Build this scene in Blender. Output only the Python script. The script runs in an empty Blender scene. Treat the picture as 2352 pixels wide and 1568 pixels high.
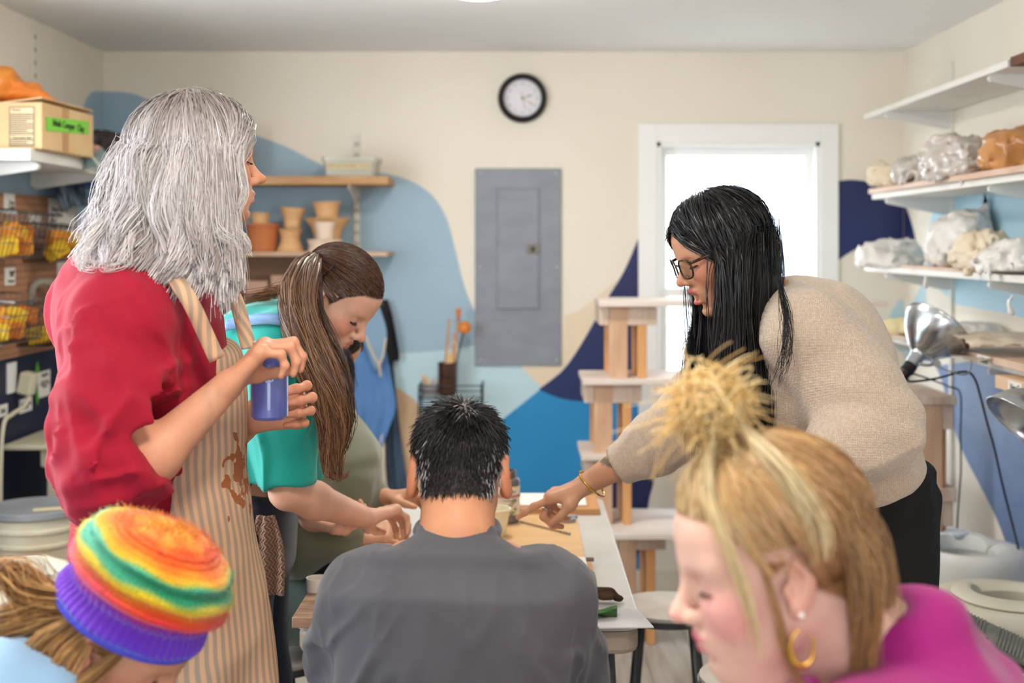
import bpy, bmesh, math, random
import numpy as np
from mathutils import Vector, Matrix

# ------------------------------------------------------------------ camera, world, lights, exposure
F, VX, VY, CAMZ = 2940.0, 1200.0, 560.0, 1.57       # focal length in px of the 2352 x 1568 frame, principal point, eye height
scene = bpy.context.scene
COL = scene.collection
random.seed(7)
RNG = np.random.default_rng(7)

cam_d = bpy.data.cameras.new('camera')
cam = bpy.data.objects.new('camera', cam_d)
COL.objects.link(cam)
cam.location = (0, 0, CAMZ)
cam.rotation_euler = (math.radians(90), 0, 0)
cam_d.sensor_width = 36.0
cam_d.lens = F * 36.0 / 2352.0
cam_d.shift_x = -(VX - 1176.0) / 2352.0
cam_d.shift_y = (VY - 784.0) / 2352.0
cam_d.clip_start = 0.05
cam_d.dof.use_dof = True
cam_d.dof.focus_distance = 2.55
cam_d.dof.aperture_fstop = 2.8
scene.camera = cam

world = bpy.data.worlds.new('world')
scene.world = world
world.use_nodes = True
_bg = world.node_tree.nodes['Background']
_bg.inputs[0].default_value = (0.86, 0.93, 1.0, 1)
_bg.inputs[1].default_value = 2.9

scene.view_settings.view_transform = 'Standard'
scene.view_settings.look = 'None'
scene.view_settings.gamma = 1.0
scene.view_settings.use_curve_mapping = False
scene.view_settings.exposure = 1.6


def portal(name, loc, rot, sx, sy):
    """a window opening that lets the sky's light in (guides the sampling of the sky, gives no light itself)"""
    d = bpy.data.lights.new(name, 'AREA')
    d.shape = 'RECTANGLE'
    d.size, d.size_y = sx, sy
    d.cycles.is_portal = True
    o = bpy.data.objects.new(name, d)
    o.location = loc
    o.rotation_euler = [math.radians(a) for a in rot]
    COL.objects.link(o)
    return o


# daylight comes in through the window in view, one added out of frame in the left wall where the light comes from, and one added unseen in the rear wall for brightness
portal('portal_back_window', (0.975, 5.86, 1.35), (90, 0, 180), 0.66, 1.32)
portal('portal_left_window', (-1.95, 2.85, 1.6), (90, 0, -90), 2.1, 1.3)
portal('portal_rear_window', (0.1, -2.05, 1.6), (90, 0, 0), 1.4, 1.3)

# ------------------------------------------------------------------ helpers: colour, materials


def P(px, py, Y):
    return np.array([(px - VX) * Y / F, Y, CAMZ - (py - VY) * Y / F])


def lin(c):
    out = []
    for v in c[:3]:
        v = v / 255.0
        out.append(v / 12.92 if v <= 0.04045 else ((v + 0.055) / 1.055) ** 2.4)
    return tuple(out) + (1.0,)


MATS = {}


def mat(name, c, rough=0.6, metal=0.0, c2=None, vary=None, mix=1.0, stretch=(1, 1, 1), bump=None, attr=None,
        sss=0.0, trans=0.0, ior=1.45, sheen=0.0, coat=0.0, emit=0.0, alpha=1.0, spec=0.5, wave=None, coords='Object',
        detail=4.0, ramp=(0.35, 0.65), aniso=0.0):
    """A principled material; c and c2 are 0-255 sRGB, mixed by a noise of scale vary; bump = (scale, strength)."""
    if name in MATS:
        return MATS[name]
    m = bpy.data.materials.new(name)
    m.use_nodes = True
    nt = m.node_tree
    b = nt.nodes['Principled BSDF']
    N = nt.nodes.new
    L = nt.links.new
    b.inputs['Base Color'].default_value = lin(c)
    b.inputs['Roughness'].default_value = rough
    b.inputs['Metallic'].default_value = metal
    b.inputs['IOR'].default_value = ior
    b.inputs['Specular IOR Level'].default_value = spec
    if sss:
        b.inputs['Subsurface Weight'].default_value = sss
        b.inputs['Subsurface Radius'].default_value = (1.0, 0.35, 0.18)
        b.inputs['Subsurface Scale'].default_value = 0.012
    if trans:
        b.inputs['Transmission Weight'].default_value = trans
    if sheen:
        b.inputs['Sheen Weight'].default_value = sheen
        b.inputs['Sheen Roughness'].default_value = 0.45
    if coat:
        b.inputs['Coat Weight'].default_value = coat
    if aniso:
        b.inputs['Anisotropic'].default_value = aniso
    if emit:
        b.inputs['Emission Color'].default_value = lin(c)
        b.inputs['Emission Strength'].default_value = emit
    b.inputs['Alpha'].default_value = alpha
    tc = mp = None
    if vary or bump or wave:
        tc = N('ShaderNodeTexCoord')
        mp = N('ShaderNodeMapping')
        mp.inputs['Scale'].default_value = stretch
        L(tc.outputs[coords], mp.inputs['Vector'])
    col_out = None
    if attr:
        a = N('ShaderNodeAttribute')
        a.attribute_name = attr
        col_out = a.outputs['Color']
    if vary:
        nz = N('ShaderNodeTexNoise')
        nz.inputs['Scale'].default_value = vary
        nz.inputs['Detail'].default_value = detail
        L(mp.outputs[0], nz.inputs['Vector'])
        cr = N('ShaderNodeValToRGB')
        cr.color_ramp.elements[0].position, cr.color_ramp.elements[1].position = ramp
        L(nz.outputs['Fac'], cr.inputs['Fac'])
        mx = N('ShaderNodeMix')
        mx.data_type = 'RGBA'
        mu = N('ShaderNodeMath')
        mu.operation = 'MULTIPLY'
        mu.inputs[1].default_value = mix
        L(cr.outputs['Color'], mu.inputs[0])
        L(mu.outputs[0], mx.inputs[0])
        if col_out is not None:
            mx.blend_type = 'MULTIPLY'
            L(col_out, mx.inputs[6])
            mx.inputs[7].default_value = lin(c2)
        else:
            mx.inputs[6].default_value = lin(c)
            mx.inputs[7].default_value = lin(c2)
        col_out = mx.outputs[2]
    if col_out is not None:
        L(col_out, b.inputs['Base Color'])
    hsrc = None
    if bump:
        nb = N('ShaderNodeTexNoise')
        nb.inputs['Scale'].default_value = bump[0]
        nb.inputs['Detail'].default_value = 5
        L(mp.outputs[0], nb.inputs['Vector'])
        bp = N('ShaderNodeBump')
        bp.inputs['Strength'].default_value = bump[1]
        bp.inputs['Distance'].default_value = 0.01
        L(nb.outputs['Fac'], bp.inputs['Height'])
        L(bp.outputs[0], b.inputs['Normal'])
    m['bsdf'] = b.name
    MATS[name] = m
    return m


def nodes_of(m):
    nt = m.node_tree
    return nt, nt.nodes['Principled BSDF'], nt.nodes.new, nt.links.new


# ------------------------------------------------------------------ helpers: geometry


def rotm(ax, ay=0, az=0):
    return np.array(Matrix.Rotation(math.radians(az), 3, 'Z') @ Matrix.Rotation(math.radians(ay), 3, 'Y') @ Matrix.Rotation(math.radians(ax), 3, 'X'))


def unit(v):
    v = np.asarray(v, float)
    return v / (np.linalg.norm(v) + 1e-12)


def frame_from(f, up=(0, 0, 1)):
    """3x3 matrix, columns: forward f, left, up."""
    f = unit(f)
    l = unit(np.cross(up, f))
    u = np.cross(f, l)
    return np.stack([f, l, u], 1)


def crom(pts, n=8, closed=False):
    """Catmull-Rom curve through the points."""
    p = np.asarray(pts, float)
    m = len(p)
    out = []
    segs = m if closed else m - 1
    for i in range(segs):
        if closed:
            a, b, c, d = p[(i - 1) % m], p[i], p[(i + 1) % m], p[(i + 2) % m]
        else:
            a = p[i - 1] if i > 0 else 2 * p[0] - p[1]
            b, c = p[i], p[i + 1]
            d = p[i + 2] if i + 2 < m else 2 * p[-1] - p[-2]
        for t in np.linspace(0, 1, n, endpoint=False):
            out.append(0.5 * ((2 * b) + (c - a) * t + (2 * a - 5 * b + 4 * c - d) * t * t + (3 * b - 3 * c + d - a) * t ** 3))
    if not closed:
        out.append(p[-1])
    return np.array(out)


class G:
    """Collects simple solids; obj() links them as one mesh."""

    def __init__(s):
        s.v, s.f, s.n = [], [], 0

    def add(s, V, Fc):
        V = np.asarray(V, float)
        s.v.append(V)
        s.f += [tuple(int(i) + s.n for i in f) for f in Fc]
        s.n += len(V)
        return s

    def box(s, c, size, R=None):
        h = np.asarray(size, float) / 2
        V = np.array([[x, y, z] for x in (-1, 1) for y in (-1, 1) for z in (-1, 1)], float) * h
        if R is not None:
            V = V @ np.asarray(R).T
        return s.add(V + np.asarray(c, float), [(0, 1, 3, 2), (4, 6, 7, 5), (0, 4, 5, 1), (2, 3, 7, 6), (0, 2, 6, 4), (1, 5, 7, 3)])

    def bb(s, x0, x1, y0, y1, z0, z1):
        return s.box(((x0 + x1) / 2, (y0 + y1) / 2, (z0 + z1) / 2), (abs(x1 - x0), abs(y1 - y0), abs(z1 - z0)))

    def tube(s, pts, r, n=8, closed=False, caps=True):
        p = np.asarray(pts, float)
        m = len(p)
        r = np.full(m, r) if np.isscalar(r) else np.asarray(r, float)
        T = np.zeros_like(p)
        if closed:
            T = np.roll(p, -1, 0) - np.roll(p, 1, 0)
        else:
            T[1:-1] = p[2:] - p[:-2]
            T[0], T[-1] = p[1] - p[0], p[-1] - p[-2]
        T /= np.linalg.norm(T, axis=1)[:, None] + 1e-12
        a = np.array([0, 0, 1.0]) if abs(T[0][2]) < 0.9 else np.array([1.0, 0, 0])
        u = unit(np.cross(T[0], a))
        V = []
        ang = np.linspace(0, 2 * math.pi, n, endpoint=False)
        for i in range(m):
            u = unit(u - T[i] * np.dot(u, T[i]))
            w = np.cross(T[i], u)
            V.append(p[i] + r[i] * (np.cos(ang)[:, None] * u + np.sin(ang)[:, None] * w))
        V = np.concatenate(V)
        Fc = []
        for i in range(m if closed else m - 1):
            j = (i + 1) % m
            for k in range(n):
                k2 = (k + 1) % n
                Fc.append((i * n + k, i * n + k2, j * n + k2, j * n + k))
        if caps and not closed:
            Fc.append(tuple(range(n - 1, -1, -1)))
            Fc.append(tuple(range((m - 1) * n, m * n)))
        return s.add(V, Fc)

    def lathe(s, prof, n=24, c=(0, 0, 0), R=None, closed=False, arc=2 * math.pi, wob=None, caps=True):
        """prof: (radius, z) pairs."""
        pr = np.asarray(prof, float)
        m = len(pr)
        full = abs(arc - 2 * math.pi) < 1e-6
        ang = np.linspace(0, arc, n, endpoint=not full)
        V = np.zeros((m, n, 3))
        rr = pr[:, 0][:, None] * np.ones(n)
        if wob is not None:
            rr = rr * wob(ang[None, :], pr[:, 1][:, None])
        V[:, :, 0] = rr * np.cos(ang)
        V[:, :, 1] = rr * np.sin(ang)
        V[:, :, 2] = pr[:, 1][:, None]
        V = V.reshape(-1, 3)
        if R is not None:
            V = V @ np.asarray(R).T
        V = V + np.asarray(c, float)
        Fc = []
        for i in range(m if closed else m - 1):
            j = (i + 1) % m
            for k in range(n if full else n - 1):
                k2 = (k + 1) % n
                Fc.append((i * n + k, i * n + k2, j * n + k2, j * n + k))
        if not closed and full and caps:
            if pr[0, 0] > 1e-6:
                Fc.append(tuple(range(n - 1, -1, -1)))
            if pr[-1, 0] > 1e-6:
                Fc.append(tuple(range((m - 1) * n, m * n)))
        return s.add(V, Fc)

    def prism(s, outline, e0, e1):
        """Outline (n x 3) extruded from offset e0 to offset e1 (3-vectors)."""
        o = np.asarray(outline, float)
        n = len(o)
        V = np.concatenate([o + np.asarray(e0, float), o + np.asarray(e1, float)])
        Fc = [tuple(range(n - 1, -1, -1)), tuple(range(n, 2 * n))]
        for i in range(n):
            j = (i + 1) % n
            Fc.append((i, j, n + j, n + i))
        return s.add(V, Fc)

    def grid(s, A, thick=0.0, n0=None):
        """A: (m, n, 3) sheet, optionally thickened along its normals."""
        A = np.asarray(A, float)
        m, n = A.shape[:2]
        if thick:
            du = np.gradient(A, axis=0)
            dv = np.gradient(A, axis=1)
            N = np.cross(du, dv)
            N /= np.linalg.norm(N, axis=2)[..., None] + 1e-12
            B = A - N * thick
            A = np.stack([A, B]).reshape(-1, 3)
        else:
            A = A.reshape(-1, 3)
        Fc = []
        for i in range(m - 1):
            for j in range(n - 1):
                q = (i * n + j, i * n + j + 1, (i + 1) * n + j + 1, (i + 1) * n + j)
                Fc.append(q)
                if thick:
                    Fc.append(tuple(k + m * n for k in q[::-1]))
        if thick:
            o = m * n
            for i in range(m - 1):
                Fc.append((i * n, (i + 1) * n, (i + 1) * n + o, i * n + o))
                a = i * n + n - 1
                Fc.append((a, a + o, a + n + o, a + n))
            for j in range(n - 1):
                Fc.append((j, j + o, j + 1 + o, j + 1))
                a = (m - 1) * n + j
                Fc.append((a, a + 1, a + 1 + o, a + o))
        return s.add(A, Fc)

    def sphere(s, c, r, n=12, R=None):
        t = np.linspace(0, math.pi, n // 2 + 1)
        r = np.ones(3) * r
        g = G().lathe([(math.sin(a), -math.cos(a)) for a in t], n)
        V = np.concatenate(g.v) * r
        if R is not None:
            V = V @ np.asarray(R).T
        return s.add(V + np.asarray(c, float), g.f)

    def obj(s, name, material, parent=None, **kw):
        return obj(name, np.concatenate(s.v), s.f, material, parent, **kw)


def tag(o, label=None, cat=None, group=None, kind=None):
    if label:
        o['label'] = label
    if cat:
        o['category'] = cat
    if group:
        o['group'] = group
    if kind:
        o['kind'] = kind
    return o


def empty(name, loc, label, cat, group=None):
    o = bpy.data.objects.new(name, None)
    o.empty_display_size = 0.05
    o.location = tuple(float(x) for x in loc)
    COL.objects.link(o)
    return tag(o, label, cat, group)


def wloc(o):
    """world location of an unrotated parent chain"""
    return Vector(o.get('wl', tuple(o.location)))


def obj(name, V, Fc, material, parent=None, smooth=False, bevel=0.0, base=None, label=None, cat=None, group=None,
        kind=None, colors=None, subsurf=0, angle=None):
    V = np.asarray(V, float)
    if base is None:
        lo, hi = V.min(0), V.max(0)
        base = (lo + hi) / 2
        if parent is None:
            base[2] = lo[2]
    base = np.asarray(base, float)
    me = bpy.data.meshes.new(name)
    W = (V - base).astype(np.float32)
    if isinstance(Fc, np.ndarray):
        nf, k = Fc.shape
        me.vertices.add(len(W))
        me.vertices.foreach_set('co', W.ravel())
        me.loops.add(nf * k)
        me.loops.foreach_set('vertex_index', Fc.astype(np.int32).ravel())
        me.polygons.add(nf)
        me.polygons.foreach_set('loop_start', np.arange(0, nf * k, k, dtype=np.int32))
        me.update(calc_edges=True)
        me.validate()
    else:
        me.from_pydata([tuple(map(float, v)) for v in W], [], Fc)
        bm = bmesh.new()
        bm.from_mesh(me)
        bmesh.ops.recalc_face_normals(bm, faces=bm.faces)
        bm.to_mesh(me)
        bm.free()
    if smooth:
        me.polygons.foreach_set('use_smooth', np.ones(len(me.polygons), dtype=bool))
        if angle:
            me.set_sharp_from_angle(angle=math.radians(angle))
    if colors is not None:
        at = me.color_attributes.new('Col', 'FLOAT_COLOR', 'POINT')
        c4 = np.ones((len(W), 4), np.float32)
        c4[:, :3] = colors
        at.data.foreach_set('color', c4.ravel())
    for mm in (material if isinstance(material, (list, tuple)) else [material]):
        me.materials.append(mm)
    o = bpy.data.objects.new(name, me)
    COL.objects.link(o)
    o['wl'] = tuple(float(x) for x in base)
    if parent is not None:
        o.parent = parent
        o.location = Vector(base) - wloc(parent)
    else:
        o.location = Vector(base)
    if bevel:
        md = o.modifiers.new('bevel', 'BEVEL')
        md.width = bevel
        md.segments = 2
        md.limit_method = 'ANGLE'
        md.angle_limit = math.radians(40)
    if subsurf:
        md = o.modifiers.new('sub', 'SUBSURF')
        md.levels = md.render_levels = subsurf
    return tag(o, label, cat, group, kind)


def copy_tree(o, parent=None):
    c = o.copy()
    COL.objects.link(c)
    c.parent = parent
    for ch in list(o.children):
        copy_tree(ch, c)
    return c


_FONT_CACHE = {}


def text_geo(s, size, align='CENTER', extr=0.0006):
    """mesh of flat lettering in the xy plane"""
    cu = bpy.data.curves.new('lettering', 'FONT')
    cu.body = s
    cu.size = size
    cu.align_x = align
    cu.align_y = 'CENTER'
    cu.extrude = extr
    cu.resolution_u = 2
    o = bpy.data.objects.new('lettering_tmp', cu)
    COL.objects.link(o)
    dg = bpy.context.evaluated_depsgraph_get()
    me = bpy.data.meshes.new_from_object(o.evaluated_get(dg))
    V = np.zeros(len(me.vertices) * 3)
    me.vertices.foreach_get('co', V)
    Fc = [tuple(p.vertices) for p in me.polygons]
    bpy.data.objects.remove(o)
    bpy.data.curves.remove(cu)
    bpy.data.meshes.remove(me)
    return V.reshape(-1, 3), Fc


def lettering(s, size, pos, right, up, material, parent, align='CENTER', name='lettering', label=None, bend=None):
    V, Fc = text_geo(s, size, align)
    if len(V) == 0:
        return None
    right, up = unit(right), unit(up)
    n = np.cross(right, up)
    W = np.asarray(pos, float) + V[:, :1] * right + V[:, 1:2] * up + V[:, 2:] * n
    if bend is not None:
        W = bend(V)
    return obj(name, W, Fc, material, parent, label=label)


# ------------------------------------------------------------------ helpers: value noise and signed distance modelling
_PERM = np.random.default_rng(3).random((32, 32, 32)).astype(np.float32)


def vnoise(p, scale, seed=0):
    """smooth value noise in [-1, 1]; p (n, 3)"""
    q = np.asarray(p, np.float32) * np.float32(scale) + np.float32(seed * 7.31)
    i = np.floor(q).astype(np.int32)
    f = q - i
    f = f * f * (3 - 2 * f)
    out = np.zeros(len(q), np.float32)
    for dx in (0, 1):
        wx = f[:, 0] if dx else 1 - f[:, 0]
        for dy in (0, 1):
            wy = f[:, 1] if dy else 1 - f[:, 1]
            for dz in (0, 1):
                wz = f[:, 2] if dz else 1 - f[:, 2]
                out += wx * wy * wz * _PERM[(i[:, 0] + dx) % 32, (i[:, 1] + dy) % 32, (i[:, 2] + dz) % 32]
    return out * 2 - 1


class SDF:
    """Smoothly blended solids, meshed with surface nets: one continuous surface."""

    def __init__(s):
        s.p = []
        s.disp = None

    def cap(s, a, b, ra, rb=None, k=0.02, op='u'):
        a, b = np.asarray(a, float), np.asarray(b, float)
        rb = ra if rb is None else rb
        r = max(ra, rb)
        s.p.append(('cap', (a, b, ra, rb), k, op, np.minimum(a, b) - r, np.maximum(a, b) + r))
        return s

    def chain(s, pts, rs, k=0.02, op='u'):
        for i in range(len(pts) - 1):
            s.cap(pts[i], pts[i + 1], rs[i], rs[i + 1], k, op)
        return s

    def ell(s, c, r, R=None, k=0.02, op='u'):
        c, r = np.asarray(c, float), np.asarray(r, float) * np.ones(3)
        R = np.eye(3) if R is None else np.asarray(R, float)
        ext = np.sqrt(((R * r) ** 2).sum(1))
        s.p.append(('ell', (c, r, R), k, op, c - ext, c + ext))
        return s

    def box(s, c, half, R=None, rad=0.01, k=0.01, op='u'):
        c, half = np.asarray(c, float), np.asarray(half, float)
        R = np.eye(3) if R is None else np.asarray(R, float)
        ext = np.abs(R) @ half
        s.p.append(('box', (c, half - rad, R, rad), k, op, c - ext, c + ext))
        return s

    def loft(s, cs, ws, ds, side, k=0.03, op='u', pw=2.3, rnd=0.03):
        """stations: centres cs, half widths ws along side, half depths ds across it"""
        cs = np.asarray(cs, float)
        r = np.maximum(ws, ds).max() + rnd
        s.p.append(('loft', (cs, np.asarray(ws, float), np.asarray(ds, float), unit(side), pw, rnd), k, op, cs.min(0) - r, cs.max(0) + r))
        return s

    def cut(s, p, n, k=0.004):
        """remove everything on the +n side of the plane"""
        s.p.append(('plane', (np.asarray(p, float), unit(n)), k, 'cut', None, None))
        return s

    def cutb(s, p, n, c, r, k=0.004):
        """plane cut acting only inside the ball (c, r)"""
        c = np.asarray(c, float)
        s.p.append(('planeb', (np.asarray(p, float), unit(n), c, r), k, 'cut', c - r, c + r))
        return s

    @staticmethod
    def dist(kind, a, X, Y, Z):
        if kind == 'cap':
            A, B, ra, rb = a
            d = B - A
            L2 = float(d @ d) + 1e-12
            t = ((X - A[0]) * d[0] + (Y - A[1]) * d[1] + (Z - A[2]) * d[2]) / L2
            t = np.clip(t, 0, 1)
            return np.sqrt((X - A[0] - t * d[0]) ** 2 + (Y - A[1] - t * d[1]) ** 2 + (Z - A[2] - t * d[2]) ** 2) - (ra + t * (rb - ra))
        if kind == 'ell':
            c, r, R = a
            x, y, z = X - c[0], Y - c[1], Z - c[2]
            u = x * R[0, 0] + y * R[1, 0] + z * R[2, 0]
            v = x * R[0, 1] + y * R[1, 1] + z * R[2, 1]
            w = x * R[0, 2] + y * R[1, 2] + z * R[2, 2]
            k0 = np.sqrt((u / r[0]) ** 2 + (v / r[1]) ** 2 + (w / r[2]) ** 2)
            k1 = np.sqrt((u / r[0] ** 2) ** 2 + (v / r[1] ** 2) ** 2 + (w / r[2] ** 2) ** 2) + 1e-9
            return k0 * (k0 - 1) / k1
        if kind == 'box':
            c, h, R, rad = a
            x, y, z = X - c[0], Y - c[1], Z - c[2]
            u = np.abs(x * R[0, 0] + y * R[1, 0] + z * R[2, 0]) - h[0]
            v = np.abs(x * R[0, 1] + y * R[1, 1] + z * R[2, 1]) - h[1]
            w = np.abs(x * R[0, 2] + y * R[1, 2] + z * R[2, 2]) - h[2]
            return np.sqrt(np.maximum(u, 0) ** 2 + np.maximum(v, 0) ** 2 + np.maximum(w, 0) ** 2) + np.minimum(np.maximum(u, np.maximum(v, w)), 0) - rad
        if kind == 'loft':
            cs, ws, ds, side, pw, rnd = a
            best = None
            for i in range(len(cs) - 1):
                A, B = cs[i], cs[i + 1]
                d = B - A
                ln = float(np.linalg.norm(d))
                ax = d / ln
                sd = unit(side - ax * (side @ ax))
                dp = np.cross(ax, sd)
                x, y, z = X - A[0], Y - A[1], Z - A[2]
                h = x * ax[0] + y * ax[1] + z * ax[2]
                t = np.clip(h / ln, 0, 1)
                u = np.abs(x * sd[0] + y * sd[1] + z * sd[2])
                v = np.abs(x * dp[0] + y * dp[1] + z * dp[2])
                w = ws[i] + t * (ws[i + 1] - ws[i])
                e = ds[i] + t * (ds[i + 1] - ds[i])
                q = ((u / w) ** pw + (v / e) ** pw + 1e-12) ** (1 / pw)
                rad = np.sqrt(u * u + v * v) + 1e-9
                dr = rad * (1 - 1 / q)
                ov = np.maximum(np.maximum(-h, h - ln), 0)
                dd = np.where(ov > 0, np.sqrt(np.maximum(dr + rnd, 0) ** 2 + ov ** 2) - rnd, dr)
                best = dd if best is None else np.minimum(best, dd)
            return best
        if kind == 'plane':
            p, n = a
            return (X - p[0]) * n[0] + (Y - p[1]) * n[1] + (Z - p[2]) * n[2]
        if kind == 'planeb':
            p, n, c, r = a
            d = (X - p[0]) * n[0] + (Y - p[1]) * n[1] + (Z - p[2]) * n[2]
            b = np.sqrt((X - c[0]) ** 2 + (Y - c[1]) ** 2 + (Z - c[2]) ** 2) - r
            return np.minimum(d, -b)

    def eval(s, lo, hi, h):
        lo = np.asarray(lo, float)
        n = np.ceil((np.asarray(hi, float) - lo) / h).astype(int) + 1
        ax = [(lo[i] + h * np.arange(n[i])).astype(np.float32) for i in range(3)]
        D = np.full(n, 0.2, np.float32)
        for kind, a, k, op, b0, b1 in s.p:
            if b0 is None:
                sl = (slice(None),) * 3
            else:
                m = k + 3 * h if op == 'u' else k + h
                i0 = np.clip(np.floor((b0 - m - lo) / h).astype(int), 0, n)
                i1 = np.clip(np.ceil((b1 + m - lo) / h).astype(int) + 1, 0, n)
                if (i1 <= i0).any():
                    continue
                sl = tuple(slice(i0[i], i1[i]) for i in range(3))
            X = ax[0][sl[0]][:, None, None]
            Y = ax[1][sl[1]][None, :, None]
            Z = ax[2][sl[2]][None, None, :]
            d = s.dist(kind, a, X, Y, Z).astype(np.float32)
            A = D[sl]
            if op == 'u':
                hh = np.maximum(k - np.abs(A - d), 0) / max(k, 1e-6)
                D[sl] = np.minimum(A, d) - hh * hh * k * 0.25
            elif op == 'sub':
                hh = np.maximum(k - np.abs(A + d), 0) / max(k, 1e-6)
                D[sl] = np.maximum(A, -d) + hh * hh * k * 0.25
            elif op in ('int', 'cut'):
                hh = np.maximum(k - np.abs(A - d), 0) / max(k, 1e-6)
                D[sl] = np.maximum(A, d) + hh * hh * k * 0.25
        return D, lo, ax

    def bounds(s, pad=0.03):
        b0 = np.min([p[4] for p in s.p if p[3] == 'u'], 0) - pad
        b1 = np.max([p[5] for p in s.p if p[3] == 'u'], 0) + pad
        return b0, b1

    def mesh(s, h, box=None, smooth=0):
        lo, hi = s.bounds() if box is None else box
        D, lo, ax = s.eval(lo, hi, h)
        if s.disp is not None:
            I = np.argwhere(np.abs(D) < max(0.03, 3 * h))
            pts = np.stack([ax[i][I[:, i]] for i in range(3)], 1)
            D[I[:, 0], I[:, 1], I[:, 2]] += s.disp(pts).astype(np.float32)
        V, Q = surface_nets(D, lo, h)
        if smooth:
            V = lap_smooth(V, Q, smooth)
        return V, Q


def surface_nets(D, lo, h):
    S = D < 0
    n = np.array(D.shape)
    cnt = np.zeros(n - 1, np.int8)
    for a in range(2):
        for b in range(2):
            for c in range(2):
                cnt += S[a:n[0] - 1 + a, b:n[1] - 1 + b, c:n[2] - 1 + c]
    act = (cnt > 0) & (cnt < 8)
    I = np.argwhere(act)
    idx = np.full(n - 1, -1, np.int32)
    idx[act] = np.arange(len(I))
    acc = np.zeros((len(I), 3))
    num = np.zeros(len(I))
    corners = [(a, b, c) for a in (0, 1) for b in (0, 1) for c in (0, 1)]
    for p in corners:
        for axn in range(3):
            if p[axn] == 0:
                q = list(p)
                q[axn] = 1
                da = D[I[:, 0] + p[0], I[:, 1] + p[1], I[:, 2] + p[2]].astype(float)
                db = D[I[:, 0] + q[0], I[:, 1] + q[1], I[:, 2] + q[2]].astype(float)
                m = (da < 0) != (db < 0)
                t = np.where(m, da / np.where(m, da - db, 1), 0)
                pos = np.array(p, float)[None] + t[:, None] * (np.array(q) - np.array(p))[None]
                acc += np.where(m[:, None], pos, 0)
                num += m
    V = lo + h * (I + acc / num[:, None])
    quads = []
    for axn in range(3):
        o1, o2 = [i for i in range(3) if i != axn]
        sa = [slice(None)] * 3
        sb = [slice(None)] * 3
        sa[axn], sb[axn] = slice(0, n[axn] - 1), slice(1, n[axn])
        for o in (o1, o2):
            sa[o] = sb[o] = slice(1, n[o] - 1)
        A, B = S[tuple(sa)], S[tuple(sb)]
        E = np.argwhere(A != B)
        off = np.zeros(3, int)
        off[o1] = off[o2] = 1
        ins = A[E[:, 0], E[:, 1], E[:, 2]]
        E = E + off

        def cell(d1, d2):
            c = E.copy()
            c[:, o1] -= d1
            c[:, o2] -= d2
            return idx[c[:, 0], c[:, 1], c[:, 2]]
        q = np.stack([cell(1, 1), cell(0, 1), cell(0, 0), cell(1, 0)], 1)
        flip = ins if axn != 1 else ~ins
        q = np.where(flip[:, None], q, q[:, ::-1])
        quads.append(q)
    return V, np.concatenate(quads)


def lap_smooth(V, Q, it=2, w=0.5):
    V = V.copy()
    a = Q.ravel()
    b = np.roll(Q, -1, 1).ravel()
    c = np.bincount(a, minlength=len(V)) + np.bincount(b, minlength=len(V))
    c = np.maximum(c, 1)
    for _ in range(it):
        m = np.stack([(np.bincount(a, V[b, i], len(V)) + np.bincount(b, V[a, i], len(V))) / c for i in range(3)], 1)
        V += w * (m - V)
    return V


def vnormals(V, Q):
    n = np.cross(V[Q[:, 2]] - V[Q[:, 0]], V[Q[:, 3]] - V[Q[:, 1]])
    N = np.zeros_like(V)
    for i in range(4):
        for j in range(3):
            N[:, j] += np.bincount(Q[:, i], n[:, j], len(V))
    return N / (np.linalg.norm(N, axis=1)[:, None] + 1e-12)


def join_meshes(ms):
    Vs, Qs, o = [], [], 0
    for V, Q in ms:
        Vs.append(V)
        Qs.append(Q + o)
        o += len(V)
    return np.concatenate(Vs), np.concatenate(Qs)
# ------------------------------------------------------------------ the room
XL, XR, YB, YR, ZC = -1.898, 1.726, 5.8, -2.0, 2.44


def BW(px, py, off=0.0):
    return P(px, py, YB) + np.array([0, -off, 0])


def LW(px, py, off=0.0):
    Y = XL * F / (px - VX)
    p = P(px, py, Y)
    p[0] = XL + off
    return p


def RW(px, py, off=0.0):
    Y = XR * F / (px - VX)
    p = P(px, py, Y)
    p[0] = XR - off
    return p


m_wall = mat('wall_paint_cream', (234, 226, 212), 0.75, c2=(224, 214, 196), vary=1.3, mix=0.5, bump=(180, 0.05))
m_ceil = mat('ceiling_paint', (238, 238, 236), 0.9, bump=(90, 0.05))
m_trim = mat('trim_white', (238, 238, 236), 0.4)
m_white = mat('white_melamine', (232, 230, 226), 0.35, c2=(214, 206, 192), vary=5, mix=0.5)

W0, W1, WZ0, WZ1 = P(1466, 0, YB)[0] + 0.083, P(1924, 0, YB)[0] - 0.083, 0.70, BW(0, 327)[2]
g = G()
g.bb(XL - 0.1, W0, YB, YB + 0.12, -0.1, ZC + 0.1)
g.bb(W1, XR + 0.1, YB, YB + 0.12, -0.1, ZC + 0.1)
g.bb(W0, W1, YB, YB + 0.12, WZ1, ZC + 0.1)
g.bb(W0, W1, YB, YB + 0.12, -0.1, WZ0)
wall_back = g.obj('wall_back', m_wall, kind='structure', base=(0, YB, 0))
g = G()
g.bb(XL - 0.1, XL, YR, 1.8, -0.1, ZC + 0.1)
g.bb(XL - 0.1, XL, 3.9, YB, -0.1, ZC + 0.1)
g.bb(XL - 0.1, XL, 1.8, 3.9, -0.1, 0.95)
g.bb(XL - 0.1, XL, 1.8, 3.9, 2.25, ZC + 0.1)
wall_left = g.obj('wall_left', m_wall, kind='structure', base=(XL, 2, 0))
wall_right = G().bb(XR, XR + 0.1, YR, YB, -0.1, ZC + 0.1).obj('wall_right', m_wall, kind='structure', base=(XR, 2, 0))
g = G()
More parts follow.
